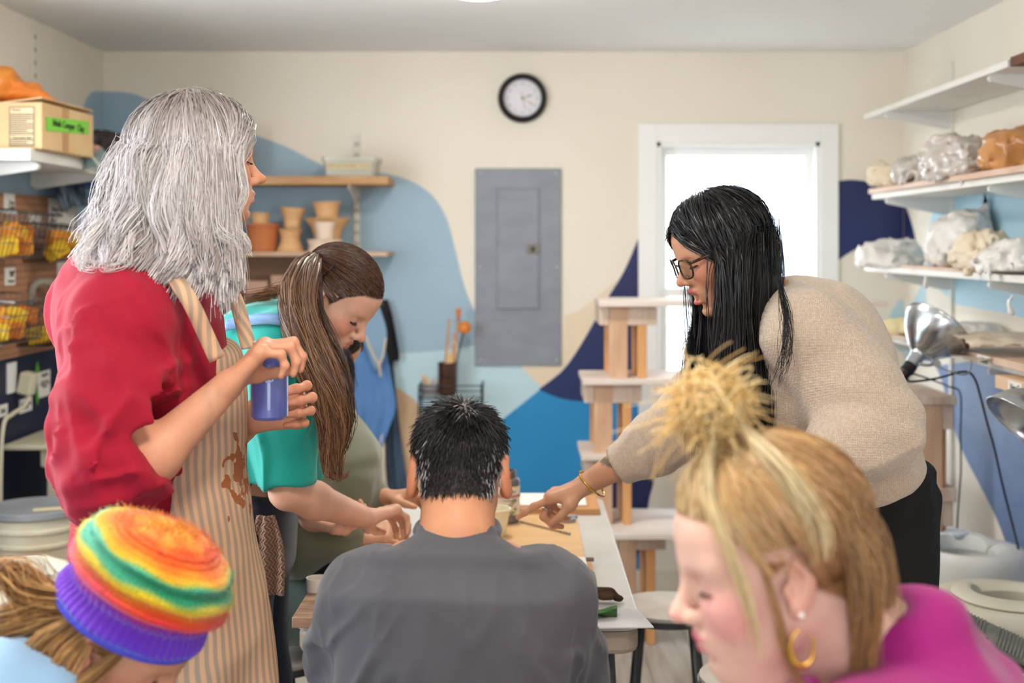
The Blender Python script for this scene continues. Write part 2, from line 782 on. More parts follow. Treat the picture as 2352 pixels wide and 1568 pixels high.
g.bb(XL - 0.1, -.6, YR - 0.1, YR, -0.1, ZC + 0.1)
g.bb(.8, XR + 0.1, YR - 0.1, YR, -0.1, ZC + 0.1)
g.bb(-.6, .8, YR - 0.1, YR, -0.1, 0.95)
g.bb(-.6, .8, YR - 0.1, YR, 2.25, ZC + 0.1)  # unseen rear window opening, added for brightness
wall_rear = g.obj('wall_rear', m_wall, kind='structure', base=(0, YR, 0))
ceiling = G().bb(XL - 0.1, XR + 0.1, YR - 0.1, YB + 0.12, ZC, ZC + 0.1).obj('ceiling', m_ceil, kind='structure')

# floor: grey-washed boards laid on a slab
m_slab = mat('floor_joint', (120, 112, 102), 0.8)
m_plank = mat('floor_board', (196, 188, 178), 0.42, c2=(150, 140, 128), vary=3.0, stretch=(9, 0.8, 1), mix=0.75, bump=(60, 0.08))
floor = G().bb(XL, XR, YR, YB, -0.1, -0.004).obj('floor', m_slab, kind='structure')
pw, pl = 0.182, 1.22
me_plank = None
for i in range(20):
    x0 = XL + i * pw
    off = (i * 0.47) % pl
    for j in range(-1, 7):
        y0 = YR + j * pl + off
        if y0 > YB or y0 + pl < YR:
            continue
        y1, ya = min(y0 + pl, YB), max(y0, YR)
        o = G().bb(x0 + 0.001, min(x0 + pw - 0.001, XR), ya + 0.001, y1 - 0.001, -0.004, 0.0).obj('floor_board', m_plank, floor)

# baseboards
m_base = mat('baseboard_cream', (226, 216, 196), 0.5)
G().bb(XL, XR, YB - 0.014, YB, 0, 0.095).obj('baseboard_back', m_base, kind='structure')
G().bb(XR - 0.014, XR, YR, YB - 0.014, 0, 0.095).obj('baseboard_right', m_base, kind='structure')
G().bb(XL, XL + 0.014, YR, YB - 0.014, 0, 0.095).obj('baseboard_left', m_base, kind='structure')

# window: casing, stool, jamb, two sashes with panes
m_glass = bpy.data.materials.new('window_glass')
m_glass.use_nodes = True
nt = m_glass.node_tree
nt.nodes.clear()
_o = nt.nodes.new('ShaderNodeOutputMaterial')
_t = nt.nodes.new('ShaderNodeBsdfTransparent')
_t.inputs[0].default_value = (0.95, 0.97, 0.97, 1)
_gl = nt.nodes.new('ShaderNodeBsdfGlossy')
_gl.inputs['Roughness'].default_value = 0.02
_mx = nt.nodes.new('ShaderNodeMixShader')
_mx.inputs[0].default_value = 0.06
nt.links.new(_t.outputs[0], _mx.inputs[1])
nt.links.new(_gl.outputs[0], _mx.inputs[2])
nt.links.new(_mx.outputs[0], _o.inputs[0])

win = empty('window_1', ((W0 + W1) / 2, YB, WZ0), None, None)
tag(win, kind='structure')
cx0, cx1, cz1 = W0 - 0.083, W1 + 0.083, WZ1 + 0.083
G().bb(cx0, W0, YB - 0.02, YB, WZ0 - 0.09, cz1).obj('casing', m_trim, win, bevel=0.003)
G().bb(W1, cx1, YB - 0.02, YB, WZ0 - 0.09, cz1).obj('casing', m_trim, win, bevel=0.003)
G().bb(W0, W1, YB - 0.02, YB, WZ1, cz1).obj('casing', m_trim, win, bevel=0.003)
G().bb(W0, W1, YB - 0.02, YB, WZ0 - 0.09, WZ0 - 0.01).obj('casing', m_trim, win, bevel=0.003)
G().bb(cx0 - 0.02, cx1 + 0.02, YB - 0.05, YB + 0.01, WZ0 - 0.012, WZ0 + 0.016).obj('window_stool', m_trim, win, bevel=0.004)
jb = G()
for a, b in ((W0, W0 + 0.018), (W1 - 0.018, W1)):
    jb.bb(a, b, YB - 0.012, YB + 0.11, WZ0, WZ1)
jb.bb(W0, W1, YB - 0.012, YB + 0.11, WZ1 - 0.018, WZ1)
jb.obj('jamb', m_trim, win)
zm = BW(0, 672)[2]
for (z0, z1, y0) in ((zm - 0.02, WZ1 - 0.018, YB + 0.06), (WZ0 + 0.016, zm + 0.02, YB + 0.025)):
    s = G()
    w = 0.035
    s.bb(W0 + 0.018, W0 + 0.018 + w, y0, y0 + 0.03, z0, z1)
    s.bb(W1 - 0.018 - w, W1 - 0.018, y0, y0 + 0.03, z0, z1)
    s.bb(W0 + 0.018 + w, W1 - 0.018 - w, y0, y0 + 0.03, z0, z0 + 0.04)
    s.bb(W0 + 0.018 + w, W1 - 0.018 - w, y0, y0 + 0.03, z1 - 0.04, z1)
    so = s.obj('sash', m_trim, win)
    G().bb(W0 + 0.05, W1 - 0.05, y0 + 0.013, y0 + 0.016, z0 + 0.03, z1 - 0.03).obj('pane', m_glass, so)

# house across the yard, seen through the window
m_siding = mat('siding_white', (236, 238, 240), 0.7)
m_hglass = mat('house_window', (150, 165, 185), 0.2)
m_htrim = mat('house_trim', (225, 230, 235), 0.6)
YH = 12.0
hs = empty('neighbour_house', (2.2, YH, -0.6), 'white clapboard house outside, seen through the window', 'house')
for i in range(26):
    z = -0.6 + i * 0.2
    G().add([(-1.5, YH, z), (6.5, YH, z), (6.5, YH + 0.03, z + 0.2), (-1.5, YH + 0.03, z + 0.2), (-1.5, YH + 0.3, z), (6.5, YH + 0.3, z), (6.5, YH + 0.3, z + 0.2), (-1.5, YH + 0.3, z + 0.2)],
            [(0, 1, 2, 3), (4, 7, 6, 5), (0, 4, 5, 1), (3, 2, 6, 7), (0, 3, 7, 4), (1, 5, 6, 2)]).obj('clapboard', m_siding, hs)
for (a, b, c, d) in ((1688, 366, 1770, 450), (1805, 372, 1850, 440), (1780, 550, 1840, 640)):
    p, q = P(a, d, YH), P(b if False else c, b, YH)
    wo = G().bb(p[0], q[0], YH - 0.03, YH + 0.05, p[2], q[2]).obj('window', m_hglass, hs)
    t = G()
    t.bb(p[0] - 0.06, p[0], YH - 0.05, YH + 0.02, p[2] - 0.06, q[2] + 0.06)
    t.bb(q[0], q[0] + 0.06, YH - 0.05, YH + 0.02, p[2] - 0.06, q[2] + 0.06)
    t.bb(p[0], q[0], YH - 0.05, YH + 0.02, q[2], q[2] + 0.06)
    t.bb(p[0], q[0], YH - 0.05, YH + 0.02, p[2] - 0.06, p[2])
    t.bb((p[0] + q[0]) / 2 - 0.02, (p[0] + q[0]) / 2 + 0.02, YH - 0.045, YH + 0.02, p[2], q[2])
    t.obj('window_trim', m_htrim, wo)
p, q = P(1742, 520, YH), P(1842, 492, YH)
G().bb(p[0], q[0], YH - 0.35, YH + 0.02, p[2], q[2]).obj('awning', m_hglass, hs)
m_yard = mat('yard_gravel', (190, 190, 185), 0.9, c2=(165, 165, 160), vary=8)
tag(G().bb(-6, 9, YB + 0.2, 16, -0.7, -0.6).obj('ground', m_yard), kind='structure')

# ------------------------------------------------------------------ mural: painted shapes on the walls
m_dusty = mat('mural_dusty_blue', (158, 184, 202), 0.6, c2=(150, 176, 192), vary=2, mix=0.5)
m_pale = mat('mural_pale_blue', (186, 214, 222), 0.6)
m_cyan = mat('mural_bright_blue', (38, 138, 196), 0.55, c2=(28, 126, 184), vary=2, mix=0.6)
m_navy = mat('mural_navy', (34, 38, 84), 0.45, c2=(26, 52, 104), vary=1.2, mix=0.5)
m_navyd = mat('mural_navy_dark', (28, 32, 58), 0.5)
m_tan = mat('mural_tan', (200, 168, 134), 0.6)
m_sand = mat('mural_sand', (226, 208, 182), 0.6)
m_steel = mat('mural_steel_blue', (104, 128, 170), 0.5, c2=(122, 144, 182), vary=4, stretch=(1, 1, 3), mix=0.6)
m_sky = mat('mural_light_sky', (176, 210, 226), 0.6)
_layer = {}


def mural(wall, fn, pts, m, n=6, straight=False):
    """painted patch: outline through the points, a coat of paint thick"""
    _layer[wall.name] = _layer.get(wall.name, 0) + 1
    nrm = {id(BW): (0, -1, 0), id(LW): (1, 0, 0), id(RW): (-1, 0, 0)}[id(fn)]
    o = np.array([fn(*p) for p in pts])
    if not straight:
        o = crom(o, n, True)
    e = np.array(nrm) * (0.0004 * _layer[wall.name] + 0.0003)
    G().prism(o, np.array(nrm) * 0.0001, e).obj('mural_patch', m, wall)


def mixed(curve, corners, n=6):
    return [tuple(p) for p in crom(curve, n)] + list(corners)


# big dusty hump on the back wall, left
mural(wall_back, BW, mixed([(239, 210), (300, 214), (350, 232), (460, 268), (580, 308), (660, 338), (735, 376), (800, 392), (870, 396), (935, 412), (990, 446), (1025, 500), (1045, 570), (1062, 640), (1086, 706), (1130, 780), (1205, 850)],
                           [(1245, 892), (1150, 965), (1090, 1050), (1000, 1350), (239, 1350)]), m_dusty, straight=True)
mural(wall_back, BW, mixed([(905, 812), (1000, 806), (1100, 792), (1150, 800), (1204, 848), (1246, 893)], [(1155, 962), (1080, 1060), (900, 1060)]), m_pale, straight=True)
mural(wall_back, BW, [(905, 910), (930, 903), (960, 930), (985, 1000), (980, 1120), (900, 1130)], m_tan)
mural(wall_back, BW, mixed([(1298, 724), (1340, 706), (1392, 664), (1420, 640)], [(1380, 700), (1330, 800), (1286, 852), (1246, 892), (1200, 846), (1290, 838)]), m_sand, straight=True)
mural(wall_back, BW, [(1246, 890), (1300, 860), (1480, 860), (1480, 1349), (1015, 1349), (1060, 1090), (1155, 962)], m_cyan, straight=True)
mural(wall_back, BW, mixed([(1466, 548), (1432, 625), (1392, 690), (1335, 790), (1292, 850), (1238, 893)], []) + mixed([(1245, 898), (1290, 915), (1345, 921), (1400, 912), (1466, 895)], []), m_navy, straight=True)
mural(wall_back, BW, mixed([(1430, 1010), (1470, 1080), (1500, 1098), (1490, 1150), (1478, 1230), (1440, 1349)], [(1360, 1349), (1380, 1010)]), m_navy, straight=True)
mural(wall_back, BW, mixed([(1925, 416), (1960, 413), (2030, 424), (2066, 450)], [(2074, 462)]) + mixed([(2074, 548), (2010, 557), (1965, 572), (1925, 597)], []), m_navy, straight=True)
mural(wall_back, BW, [(2074, 690), (2050, 712), (2040, 745), (2052, 790), (2074, 800)], m_pale)
# right wall
mural(wall_right, RW, mixed([(2076, 464), (2090, 500), (2102, 545), (2110, 600)], [(2076, 600)]), m_navy, straight=True)
mural(wall_right, RW, mixed([(2128, 640), (2132, 540), (2152, 470), (2200, 438), (2300, 420)], [(3200, 240), (3200, 1060), (2440, 760), (2320, 720), (2200, 700)]), m_sky, straight=True)
mural(wall_right, RW, mixed([(2076, 720), (2100, 690), (2118, 650)], [(2126, 650), (2132, 820), (2076, 820)]), m_pale, straight=True)
mural(wall_right, RW, [(2122, 690), (2132, 740), (2150, 830), (2110, 830)], m_steel, straight=True)
mural(wall_right, RW, mixed([(2150, 840), (2166, 880), (2185, 960), (2214, 1040), (2250, 1110), (2290, 1190), (2318, 1270), (2330, 1350)], [(2480, 1480), (3200, 1900), (3200, 980), (2480, 850), (2300, 820)]), m_steel, straight=True)
# left wall
mural(wall_left, LW, mixed([(238, 210), (212, 211), (196, 232), (182, 275), (160, 330), (100, 375)], [(-100, 400), (-100, 700), (238, 740)]), m_dusty, straight=True)
mural(wall_left, LW, [(-260, 812), (238, 770), (238, 1240), (-260, 1500)], m_navyd, straight=True)
# ------------------------------------------------------------------ things on and by the back wall
RXP = rotm(90)          # lathe axis turned to face the room (-Y)
m_black = mat('black_plastic', (26, 24, 24), 0.35)
m_ink = mat('ink_black', (40, 38, 40), 0.7)
m_greyink = mat('ink_grey', (120, 118, 122), 0.7)
m_dial = mat('clock_dial', (222, 221, 226), 0.5)
m_brass = mat('dull_brass', (150, 120, 80), 0.35, metal=0.8)

# clock
cc = BW(1200, 226)
ck = empty('wall_clock', cc + [0, 0, -0.112], 'round black-rimmed wall clock hanging on the cream back wall', 'clock')
G().lathe([(0.074, 0.0), (0.112, 0.0), (0.112, 0.018), (0.106, 0.034), (0.096, 0.04), (0.086, 0.034), (0.0845, 0.02), (0.083, 0.0)], 64, cc, RXP, closed=True).obj('rim', m_black, ck, smooth=True, angle=40)
G().lathe([(0.0, 0.0), (0.0845, 0.0), (0.0845, 0.012), (0.0, 0.012)], 48, cc, RXP).obj('dial', m_dial, ck)
for i in range(12):
    a = math.radians(90 - 30 * (i + 1))
    p = cc + np.array([0.066 * math.cos(a), -0.0128, 0.066 * math.sin(a)])
    lettering(str(i + 1), 0.0155, p, (1, 0, 0), (0, 0, 1), m_greyink, ck, name='numeral')


def hand(a, l, w, back, m, name, bulge=0.0):
    a = math.radians(a)
    d, s = np.array([math.cos(a), 0, math.sin(a)]), np.array([-math.sin(a), 0, math.cos(a)])
    o = [-back * d - s * w, -back * d + s * w, l * .55 * d + s * w, l * .63 * d + s * (w + bulge), l * .71 * d + s * w, l * d + s * w * .4, l * d - s * w * .4, l * .71 * d - s * w, l * .63 * d - s * (w + bulge), l * .55 * d - s * w]
    G().prism(np.array(o) + cc, (0, -0.0135, 0), (0, -0.0145, 0)).obj(name, m, ck)


hand(19, 0.05, 0.0012, 0.0, m_ink, 'hour_hand', 0.003)
hand(-32, 0.07, 0.0012, 0.0, m_brass, 'minute_hand', 0.003)
hand(-76, 0.058, 0.0007, 0.028, m_ink, 'second_hand')
G().lathe([(0, 0.012), (0.006, 0.012), (0.006, 0.017), (0, 0.018)], 16, cc, RXP).obj('hub', m_brass, ck)

# electrical panel
m_panel = mat('panel_grey_enamel', (128, 132, 142), 0.42, c2=(144, 148, 156), vary=6, mix=0.6, stretch=(1, 1, 2), bump=(50, 0.05))
m_steelb = mat('zinc_screw', (205, 206, 205), 0.3, metal=0.9)
a, b = BW(1091, 839), BW(1289, 387)
pn = empty('electrical_panel', ((a[0] + b[0]) / 2, YB, a[2]), 'grey metal electrical panel cover mounted flush on the back wall', 'electrical panel')
G().bb(a[0], b[0], YB - 0.014, YB, a[2], b[2]).obj('cover', m_panel, pn, bevel=0.003)
c, d = BW(1141, 710), BW(1239, 433)
fr = G()
for (x0, x1, z0, z1) in ((c[0] - .004, c[0], c[2], d[2]), (d[0], d[0] + .006, c[2], d[2]), (c[0], d[0], d[2], d[2] + .005), (c[0], d[0], c[2] - .006, c[2])):
    fr.bb(x0, x1, YB - 0.017, YB - 0.012, z0, z1)
fr.obj('door_frame', m_panel, pn)
dr = G().bb(c[0] + .003, d[0] - .003, YB - 0.022, YB - 0.01, c[2] + .003, d[2] - .003).obj('door', m_panel, pn, bevel=0.004)
m_latch = mat('latch_putty', (120, 118, 108), 0.5)
e, f = BW(1210, 583), BW(1240, 561)
la = G().bb(e[0], f[0], YB - 0.027, YB - 0.02, e[2], f[2]).obj('latch', m_latch, dr, bevel=0.002)
e, f = BW(1219, 578), BW(1229, 566)
G().bb(e[0], f[0], YB - 0.0275, YB - 0.026, e[2], f[2]).obj('keyhole', m_black, dr)
for z in (480, 665):
    q = BW(1140, z)
    G().bb(q[0] - .004, q[0] + .001, YB - .02, YB - .012, q[2] - .01, q[2] + .01).obj('hinge', m_panel, pn)
for (x, y) in ((1104, 398), (1277, 398), (1104, 613), (1280, 613), (1106, 827), (1278, 826)):
    q = BW(x, y)
    G().lathe([(0, 0.019), (0.004, 0.0185), (0.006, 0.016), (0.006, 0.013)], 12, (q[0], YB, q[2]), RXP).obj('screw', m_steelb, pn, smooth=True)

# slotted shelf standard with bracket arms on the back wall
m_stand = mat('shelf_standard_white', (222, 218, 206), 0.45)
m_slot = mat('slot_dark', (120, 108, 88), 0.7)


def standard(name, pos, z0, z1, nrm, label, group=None, slots=True, w=0.026, d=0.014, px_slots=0.05):
    """slotted wall standard; pos on the wall, nrm into the room"""
    nrm = np.asarray(nrm, float)
    s = np.array([abs(nrm[1]), abs(nrm[0]), 0.0])
    t = empty(name, (pos[0], pos[1], z0), label, 'shelf standard', group)
    c = np.array([pos[0], pos[1], (z0 + z1) / 2]) + nrm * d / 2
    G().box(c, np.abs(s) * w + np.abs(nrm) * d + np.array([0, 0, z1 - z0])).obj('channel', m_stand, t, bevel=0.002)
    if slots:
        z = z0 + 0.03
        g = G()
        while z < z1 - 0.03:
            for sd in (-1, 1):
                g.box(np.array([pos[0], pos[1], z]) + nrm * (d + 0.0003) + s * sd * 0.006, np.abs(s) * 0.005 + np.abs(nrm) * 0.0012 + np.array([0, 0, 0.018]))
            z += px_slots
        o = g.obj('slots', m_slot, t)
        o['kind'] = 'stuff'
    return t


def bracket(name, wallpos, nrm, depth, h, label, group, th=0.012, parent=None, m=None, tip=0.014):
    """tapering shelf bracket; wallpos = top corner at the wall"""
    nrm = np.asarray(nrm, float)
    s = np.array([abs(nrm[1]), abs(nrm[0]), 0.0])
    w = np.asarray(wallpos, float)
    top = w + nrm * depth
    pts = [w, top]
    for k in range(5):
        a = math.radians(90 - 45 * k / 1.0 * 0.9)
        pts.append(top + nrm * (0.012 * math.cos(a)) + np.array([0, 0, -0.012 + 0.012 * math.sin(a) - 0.001]))
    pts += [w + np.array([0, 0, -h]) + nrm * 0.02, w + np.array([0, 0, -h])]
    return tag(G().prism(pts, -s * th / 2, s * th / 2).obj(name, m or m_stand, parent), label if parent is None else None, 'shelf bracket' if parent is None else None, group if parent is None else None)


q = BW(820, 0)
standard('shelf_standard', (q[0], YB), BW(0, 575)[2], BW(0, 308)[2], (0, -1, 0), 'white slotted shelf standard on the back wall above the stacked pots')
bracket('shelf_bracket', (q[0], YB - 0.014, BW(0, 421)[2] - 0.012), (0, -1, 0), 0.24, 0.085, 'white metal bracket under the shelf that holds the clear tub', None, th=0.008)

# upper shelf board
m_wood = mat('shelf_pine_worn', (204, 166, 118), 0.6, c2=(160, 108, 66), vary=4, stretch=(1, 4, 8), mix=0.8, bump=(40, 0.1))
m_woodp = mat('board_pinkish', (202, 172, 146), 0.6, c2=(176, 140, 112), vary=5, stretch=(1, 6, 8), mix=0.7, bump=(50, 0.1))
zs1 = P(0, 404, 5.5)[2]
tag(G().bb(-1.45, P(891, 0, 5.5)[0], 5.5, YB - 0.016, zs1 - 0.036, zs1).obj('shelf_board', m_wood, bevel=0.002), 'worn pine shelf board on the back wall holding the clear plastic tub', 'shelf')
zs2 = P(0, 578, 5.5)[2]
tag(G().bb(-1.45, P(890, 0, 5.5)[0] + 0.0, 5.5, YB - 0.016, zs2 - 0.02, zs2).obj('shelf_board', m_woodp, bevel=0.002), 'thin plywood shelf board carrying the stacked terracotta pots', 'shelf')
m_ply = mat('cabinet_plywood_brown', (150, 112, 76), 0.55, c2=(122, 86, 56), vary=3, stretch=(1, 1, 5), mix=0.8)
un = empty('storage_cabinet', (-0.98, 5.66, 0), 'open brown plywood cabinet standing under the pottery shelf', 'cabinet')
G().bb(-1.42, -0.84, YB - 0.03, YB - 0.012, 0.12, zs2 - 0.022).obj('back_panel', m_ply, un)
G().bb(-1.42, -1.4, 5.5, YB - 0.03, 0.0, zs2 - 0.022).obj('side_panel', m_ply, un)
G().bb(-0.86, -0.84, 5.58, YB - 0.03, 0.0, zs2 - 0.3).obj('side_panel', m_ply, un)
for z in (1.33, 0.95, 0.5, 0.14):
    G().bb(-1.4, -0.86, 5.56, YB - 0.03, z - 0.018, z).obj('shelf', m_ply, un)
m_cardp = mat('cardboard_pink', (196, 158, 136), 0.7)
for (x0, x1, y0) in ((565, 614, 645), (622, 660, 632)):
    p, q2 = P(x0, 0, 5.62), P(x1, y0, 5.62)
    tag(G().bb(p[0], q2[0], 5.62, 5.74, 1.33, q2[2]).obj('cardboard_carton', m_cardp, bevel=0.002),
        'small squat pinkish carton inside the brown cabinet' if x0 == 565 else 'narrow taller pinkish carton inside the brown cabinet', 'box')
p = P(540, 345, 5.6)
tag(G().bb(P(520, 0, 5.6)[0], P(577, 0, 5.6)[0], 5.6, 5.64, zs1, P(0, 306, 5.6)[2]).obj('wooden_tray', mat('orange_wood', (196, 128, 62), 0.5), bevel=0.003), 'orange-brown wooden tray propped on the upper pine shelf', 'tray')

# clear tub with taped label
m_tub = mat('translucent_plastic', (206, 204, 190), 0.25, alpha=0.62, spec=0.6)
m_tape = mat('masking_tape', (212, 196, 156), 0.7)
m_brown_ink = mat('brown_marker', (120, 90, 60), 0.7)
a, b = P(738, 404, 5.52), P(866, 360, 5.52)
tc = empty('plastic_tub', ((a[0] + b[0]) / 2, 5.6, zs1), 'shallow clear plastic tub with a masking tape label on the pine shelf', 'tub')


def rounded_rect(x0, x1, y0, y1, r, n=5):
    o = []
    for cx, cy, a0 in ((x1 - r, y1 - r, 0), (x0 + r, y1 - r, 90), (x0 + r, y0 + r, 180), (x1 - r, y0 + r, 270)):
        for i in range(n):
            t = math.radians(a0 + 90 * i / (n - 1))
            o.append((cx + r * math.cos(t), cy + r * math.sin(t)))
    return np.array(o)


def shell(levels, th=0.002):
    """levels: (outline n x 2, z) from bottom up; open-topped vessel with wall thickness"""
    outs = [np.column_stack([o, np.full(len(o), z)]) for o, z in levels]
    c = np.mean(outs[0][:, :2], 0)
    ins = []
    for i, o in enumerate(outs[::-1]):
        q = o.copy()
        d = q[:, :2] - c
        q[:, :2] -= d / np.linalg.norm(d, axis=1)[:, None] * th
        if i == len(outs) - 1:
            q[:, 2] += th
        ins.append(q)
    rings = outs + ins
    n = len(rings[0])
    V = np.concatenate(rings)
    Fc = [tuple(range(n - 1, -1, -1))]
    for i in range(len(rings) - 1):
        for k in range(n):
            k2 = (k + 1) % n
            Fc.append((i * n + k, i * n + k2, (i + 1) * n + k2, (i + 1) * n + k))
    Fc.append(tuple(range((len(rings) - 1) * n, len(rings) * n)))
    return G().add(V, Fc)


zt = b[2]
shell([(rounded_rect(a[0] + .012, b[0] - .012, 5.535, 5.70, .02), zs1 + .001), (rounded_rect(a[0] + .004, b[0] - .004, 5.525, 5.71, .02), zt - .022), (rounded_rect(a[0], b[0], 5.52, 5.715, .02), zt - .02), (rounded_rect(a[0] - .002, b[0] + .002, 5.518, 5.717, .02), zt)]).obj('tub_body', m_tub, tc, smooth=True, angle=35)
G().bb(a[0] + .02, b[0] - .02, 5.5235, 5.5255, zs1 + .032, zs1 + .056).obj('tape_label', m_tape, tc)
lettering('LOST & FOUND TOOLS', 0.0195, ((a[0] + b[0]) / 2, 5.523, zs1 + .044), (1, 0, 0), (0, 0, 1), m_brown_ink, tc)

# stacked pots
m_terra = mat('terracotta_clay', (200, 122, 74), 0.8, c2=(184, 104, 60), vary=9, stretch=(1, 1, 6), mix=0.6, bump=(80, 0.1))
m_buff = mat('buff_clay', (226, 182, 132), 0.8, c2=(206, 156, 106), vary=9, stretch=(1, 1, 6), mix=0.6, bump=(80, 0.1))
m_bisque = mat('pale_bisque', (236, 214, 192), 0.85, c2=(226, 200, 176), vary=8, mix=0.5)


def pot(name, px, y0, y1, Y, prof, m, label, cat='pot', zbase=None, lean=0.0):
    """prof: (half width in px, fraction of height); hollow vessel"""
    c = P(px, y1, Y)
    h = (y1 - y0) * Y / F
    z0 = c[2] if zbase is None else zbase
    k = Y / F
    pr = [(r * k, t * h) for r, t in prof]
    cr = crom(np.array(pr), 5)
    inner = [(max(r - 0.006, 0.001), max(z, 0.008)) for r, z in cr[::-1]]
    full = [(0.0005, 0.0)] + [tuple(x) for x in cr] + inner + [(0.0005, 0.008)]
    R = rotm(0, lean, 0)
    return G().lathe(full, 36, (c[0], Y, z0), R).obj(name, m, smooth=True, angle=60, base=(c[0], Y, z0), label=label, cat=cat), z0 + h


Yp = 5.62
o, z1_ = pot('flower_pot', 603, 514, 578, Yp, [(31, 0), (33, .4), (35, .85), (36, .86), (38, .9), (38, 1)], m_terra, 'wide reddish terracotta pot with a flat rim on the plywood shelf', zbase=zs2)
pot('small_pot', 598, 489, 514, Yp, [(20, 0), (20, .4), (22, .8), (24, 1)], m_buff, 'small buff pot standing on the reddish terracotta pot', zbase=z1_)
o, z1_ = pot('waisted_vase', 667, 526, 578, Yp, [(33, 0), (30, .1), (22, .5), (24, .8), (29, 1)], m_buff, 'buff waisted vase standing under the flared buff cup', 'vase', zbase=zs2)
pot('flared_cup', 671, 479, 526, Yp, [(18, 0), (19, .15), (21, .5), (29, .93), (30, 1)], m_buff, 'flared buff cup stacked leaning on the waisted vase', 'cup', zbase=z1_ + .003, lean=3)
o, z1_ = pot('low_dish', 746, 550, 578, Yp - 0.03, [(40, 0), (36, .3), (37, .6), (41, 1)], m_bisque, 'low pale bisque dish at the bottom of the bowl stack', 'dish', zbase=zs2)
o, z2_ = pot('flared_bowl', 752, 500, 549, Yp + 0.0, [(30, 0), (31, .2), (38, .6), (53, .96), (54, 1)], m_buff, 'wide flared buff bowl stacked on the low pale dish', 'bowl', zbase=z1_)
pot('top_cup', 751, 463, 500, Yp + 0.0, [(26, 0), (26, .2), (29, .7), (34, .96), (34.5, 1)], m_buff, 'wide buff cup sitting on the flared bowl', 'cup', zbase=z2_, lean=-2)
pot('white_tumbler', 746, 509, 549, Yp - 0.085, [(18, 0), (20, .5), (24, .96), (24, 1)], m_bisque, 'pale straight tumbler standing in the front of the low dish', 'tumbler', zbase=z1_ - .001)
pot('tall_pot', 517, 490, 578, Yp, [(20, 0), (22, .3), (22, .7), (20, .9), (21, 1)], m_buff, 'narrow buff pot beside the reddish terracotta pot', zbase=zs2)

# aprons on hooks
m_denim = mat('apron_denim_blue', (98, 142, 196), 0.85, c2=(84, 126, 182), vary=7, mix=0.7, bump=(400, 0.2))
m_denimp = mat('apron_denim_pale', (136, 166, 192), 0.85, bump=(400, 0.2))
m_jean = mat('apron_dark_jean', (78, 98, 122), 0.85, c2=(50, 62, 80), vary=9, stretch=(4, 4, .6), mix=0.8)
m_cord = mat('cream_cotton_tape', (222, 206, 182), 0.8)
m_blk = mat('black_cloth', (34, 34, 38), 0.8, bump=(200, 0.1))


def drape(name, rows, Y, material, depth=0.02, folds=5, n=24, th=0.003, parent=None, ph=0.0, **kw):
    """hanging cloth: rows of (py, px_left, px_right)"""
    r = crom(np.array(rows, float), 5)
    A = np.zeros((len(r), n, 3))
    for i, (py, a, b) in enumerate(r):
        for j in range(n):
            t = j / (n - 1)
            fall = i / (len(r) - 1)
            y = Y - depth * (0.25 + 0.75 * fall) * (0.5 + 0.5 * math.sin(folds * 2 * math.pi * t + ph + 0.7 * math.sin(3 * fall)))
            A[i, j] = P(a + (b - a) * t, py, Y)
            A[i, j, 1] = y
    return G().grid(A, th).obj(name, material, parent, smooth=True, **kw)


ap = empty('denim_apron', P(850, 1110, 5.72), 'mid blue denim apron hanging from a wall hook beside the dark one', 'apron')
drape('skirt', [(740, 808, 858), (800, 790, 884), (870, 780, 898), (930, 775, 909), (985, 780, 893), (1040, 785, 872), (1120, 780, 852)], 5.72, m_denim, 0.03, 3, parent=ap)
drape('bib', [(705, 850, 872), (760, 832, 888), (810, 846, 884), (850, 862, 874)], 5.685, m_denimp, 0.012, 1, parent=ap)
G().tube(crom([P(838, 770, 5.675), P(858, 815, 5.67), P(870, 838, 5.67), P(874, 865, 5.67)], 6), 0.005, 6).obj('neck_strap', m_cord, ap, smooth=True)
G().tube(crom([P(886, 775, 5.675), P(880, 815, 5.67), P(870, 838, 5.67)], 6), 0.005, 6).obj('neck_strap', m_cord, ap, smooth=True)
ap2 = empty('jean_apron', P(895, 1130, 5.76), 'dark washed jean apron with cream ties hanging behind the blue one', 'apron')
drape('skirt', [(760, 868, 896), (860, 870, 905), (960, 872, 915), (1060, 870, 928), (1135, 866, 940)], 5.785, m_jean, 0.02, 3, parent=ap2)
for (x0, x1) in ((872, 864), (882, 888)):
    G().tube(crom([P(880, 985, 5.73), P((x0 + 880) / 2, 1030, 5.715), P(x0, 1080, 5.715), P(x1, 1140, 5.72)], 5), 0.008, 6).obj('tie', m_cord, ap2, smooth=True)
tag(drape('black_apron', [(688, 868, 890), (720, 868, 900), (770, 878, 910), (815, 886, 917), (828, 890, 914)], 5.765, m_blk, 0.03, 1), 'folded black apron hanging on the wall above the blue ones', 'apron')
m_hook = mat('hook_steel', (140, 138, 132), 0.4, metal=0.8)
for hx in (852, 880):
    q = P(hx, 696, YB)
    tag(G().tube(crom([q, q + [0, -.05, -.01], q + [0, -.065, .0], q + [0, -.07, .02]], 5), 0.004, 6).obj('wall_hook', m_hook, smooth=True),
        'steel wall hook over the blue apron' if hx == 852 else 'steel wall hook over the black apron', 'hook')

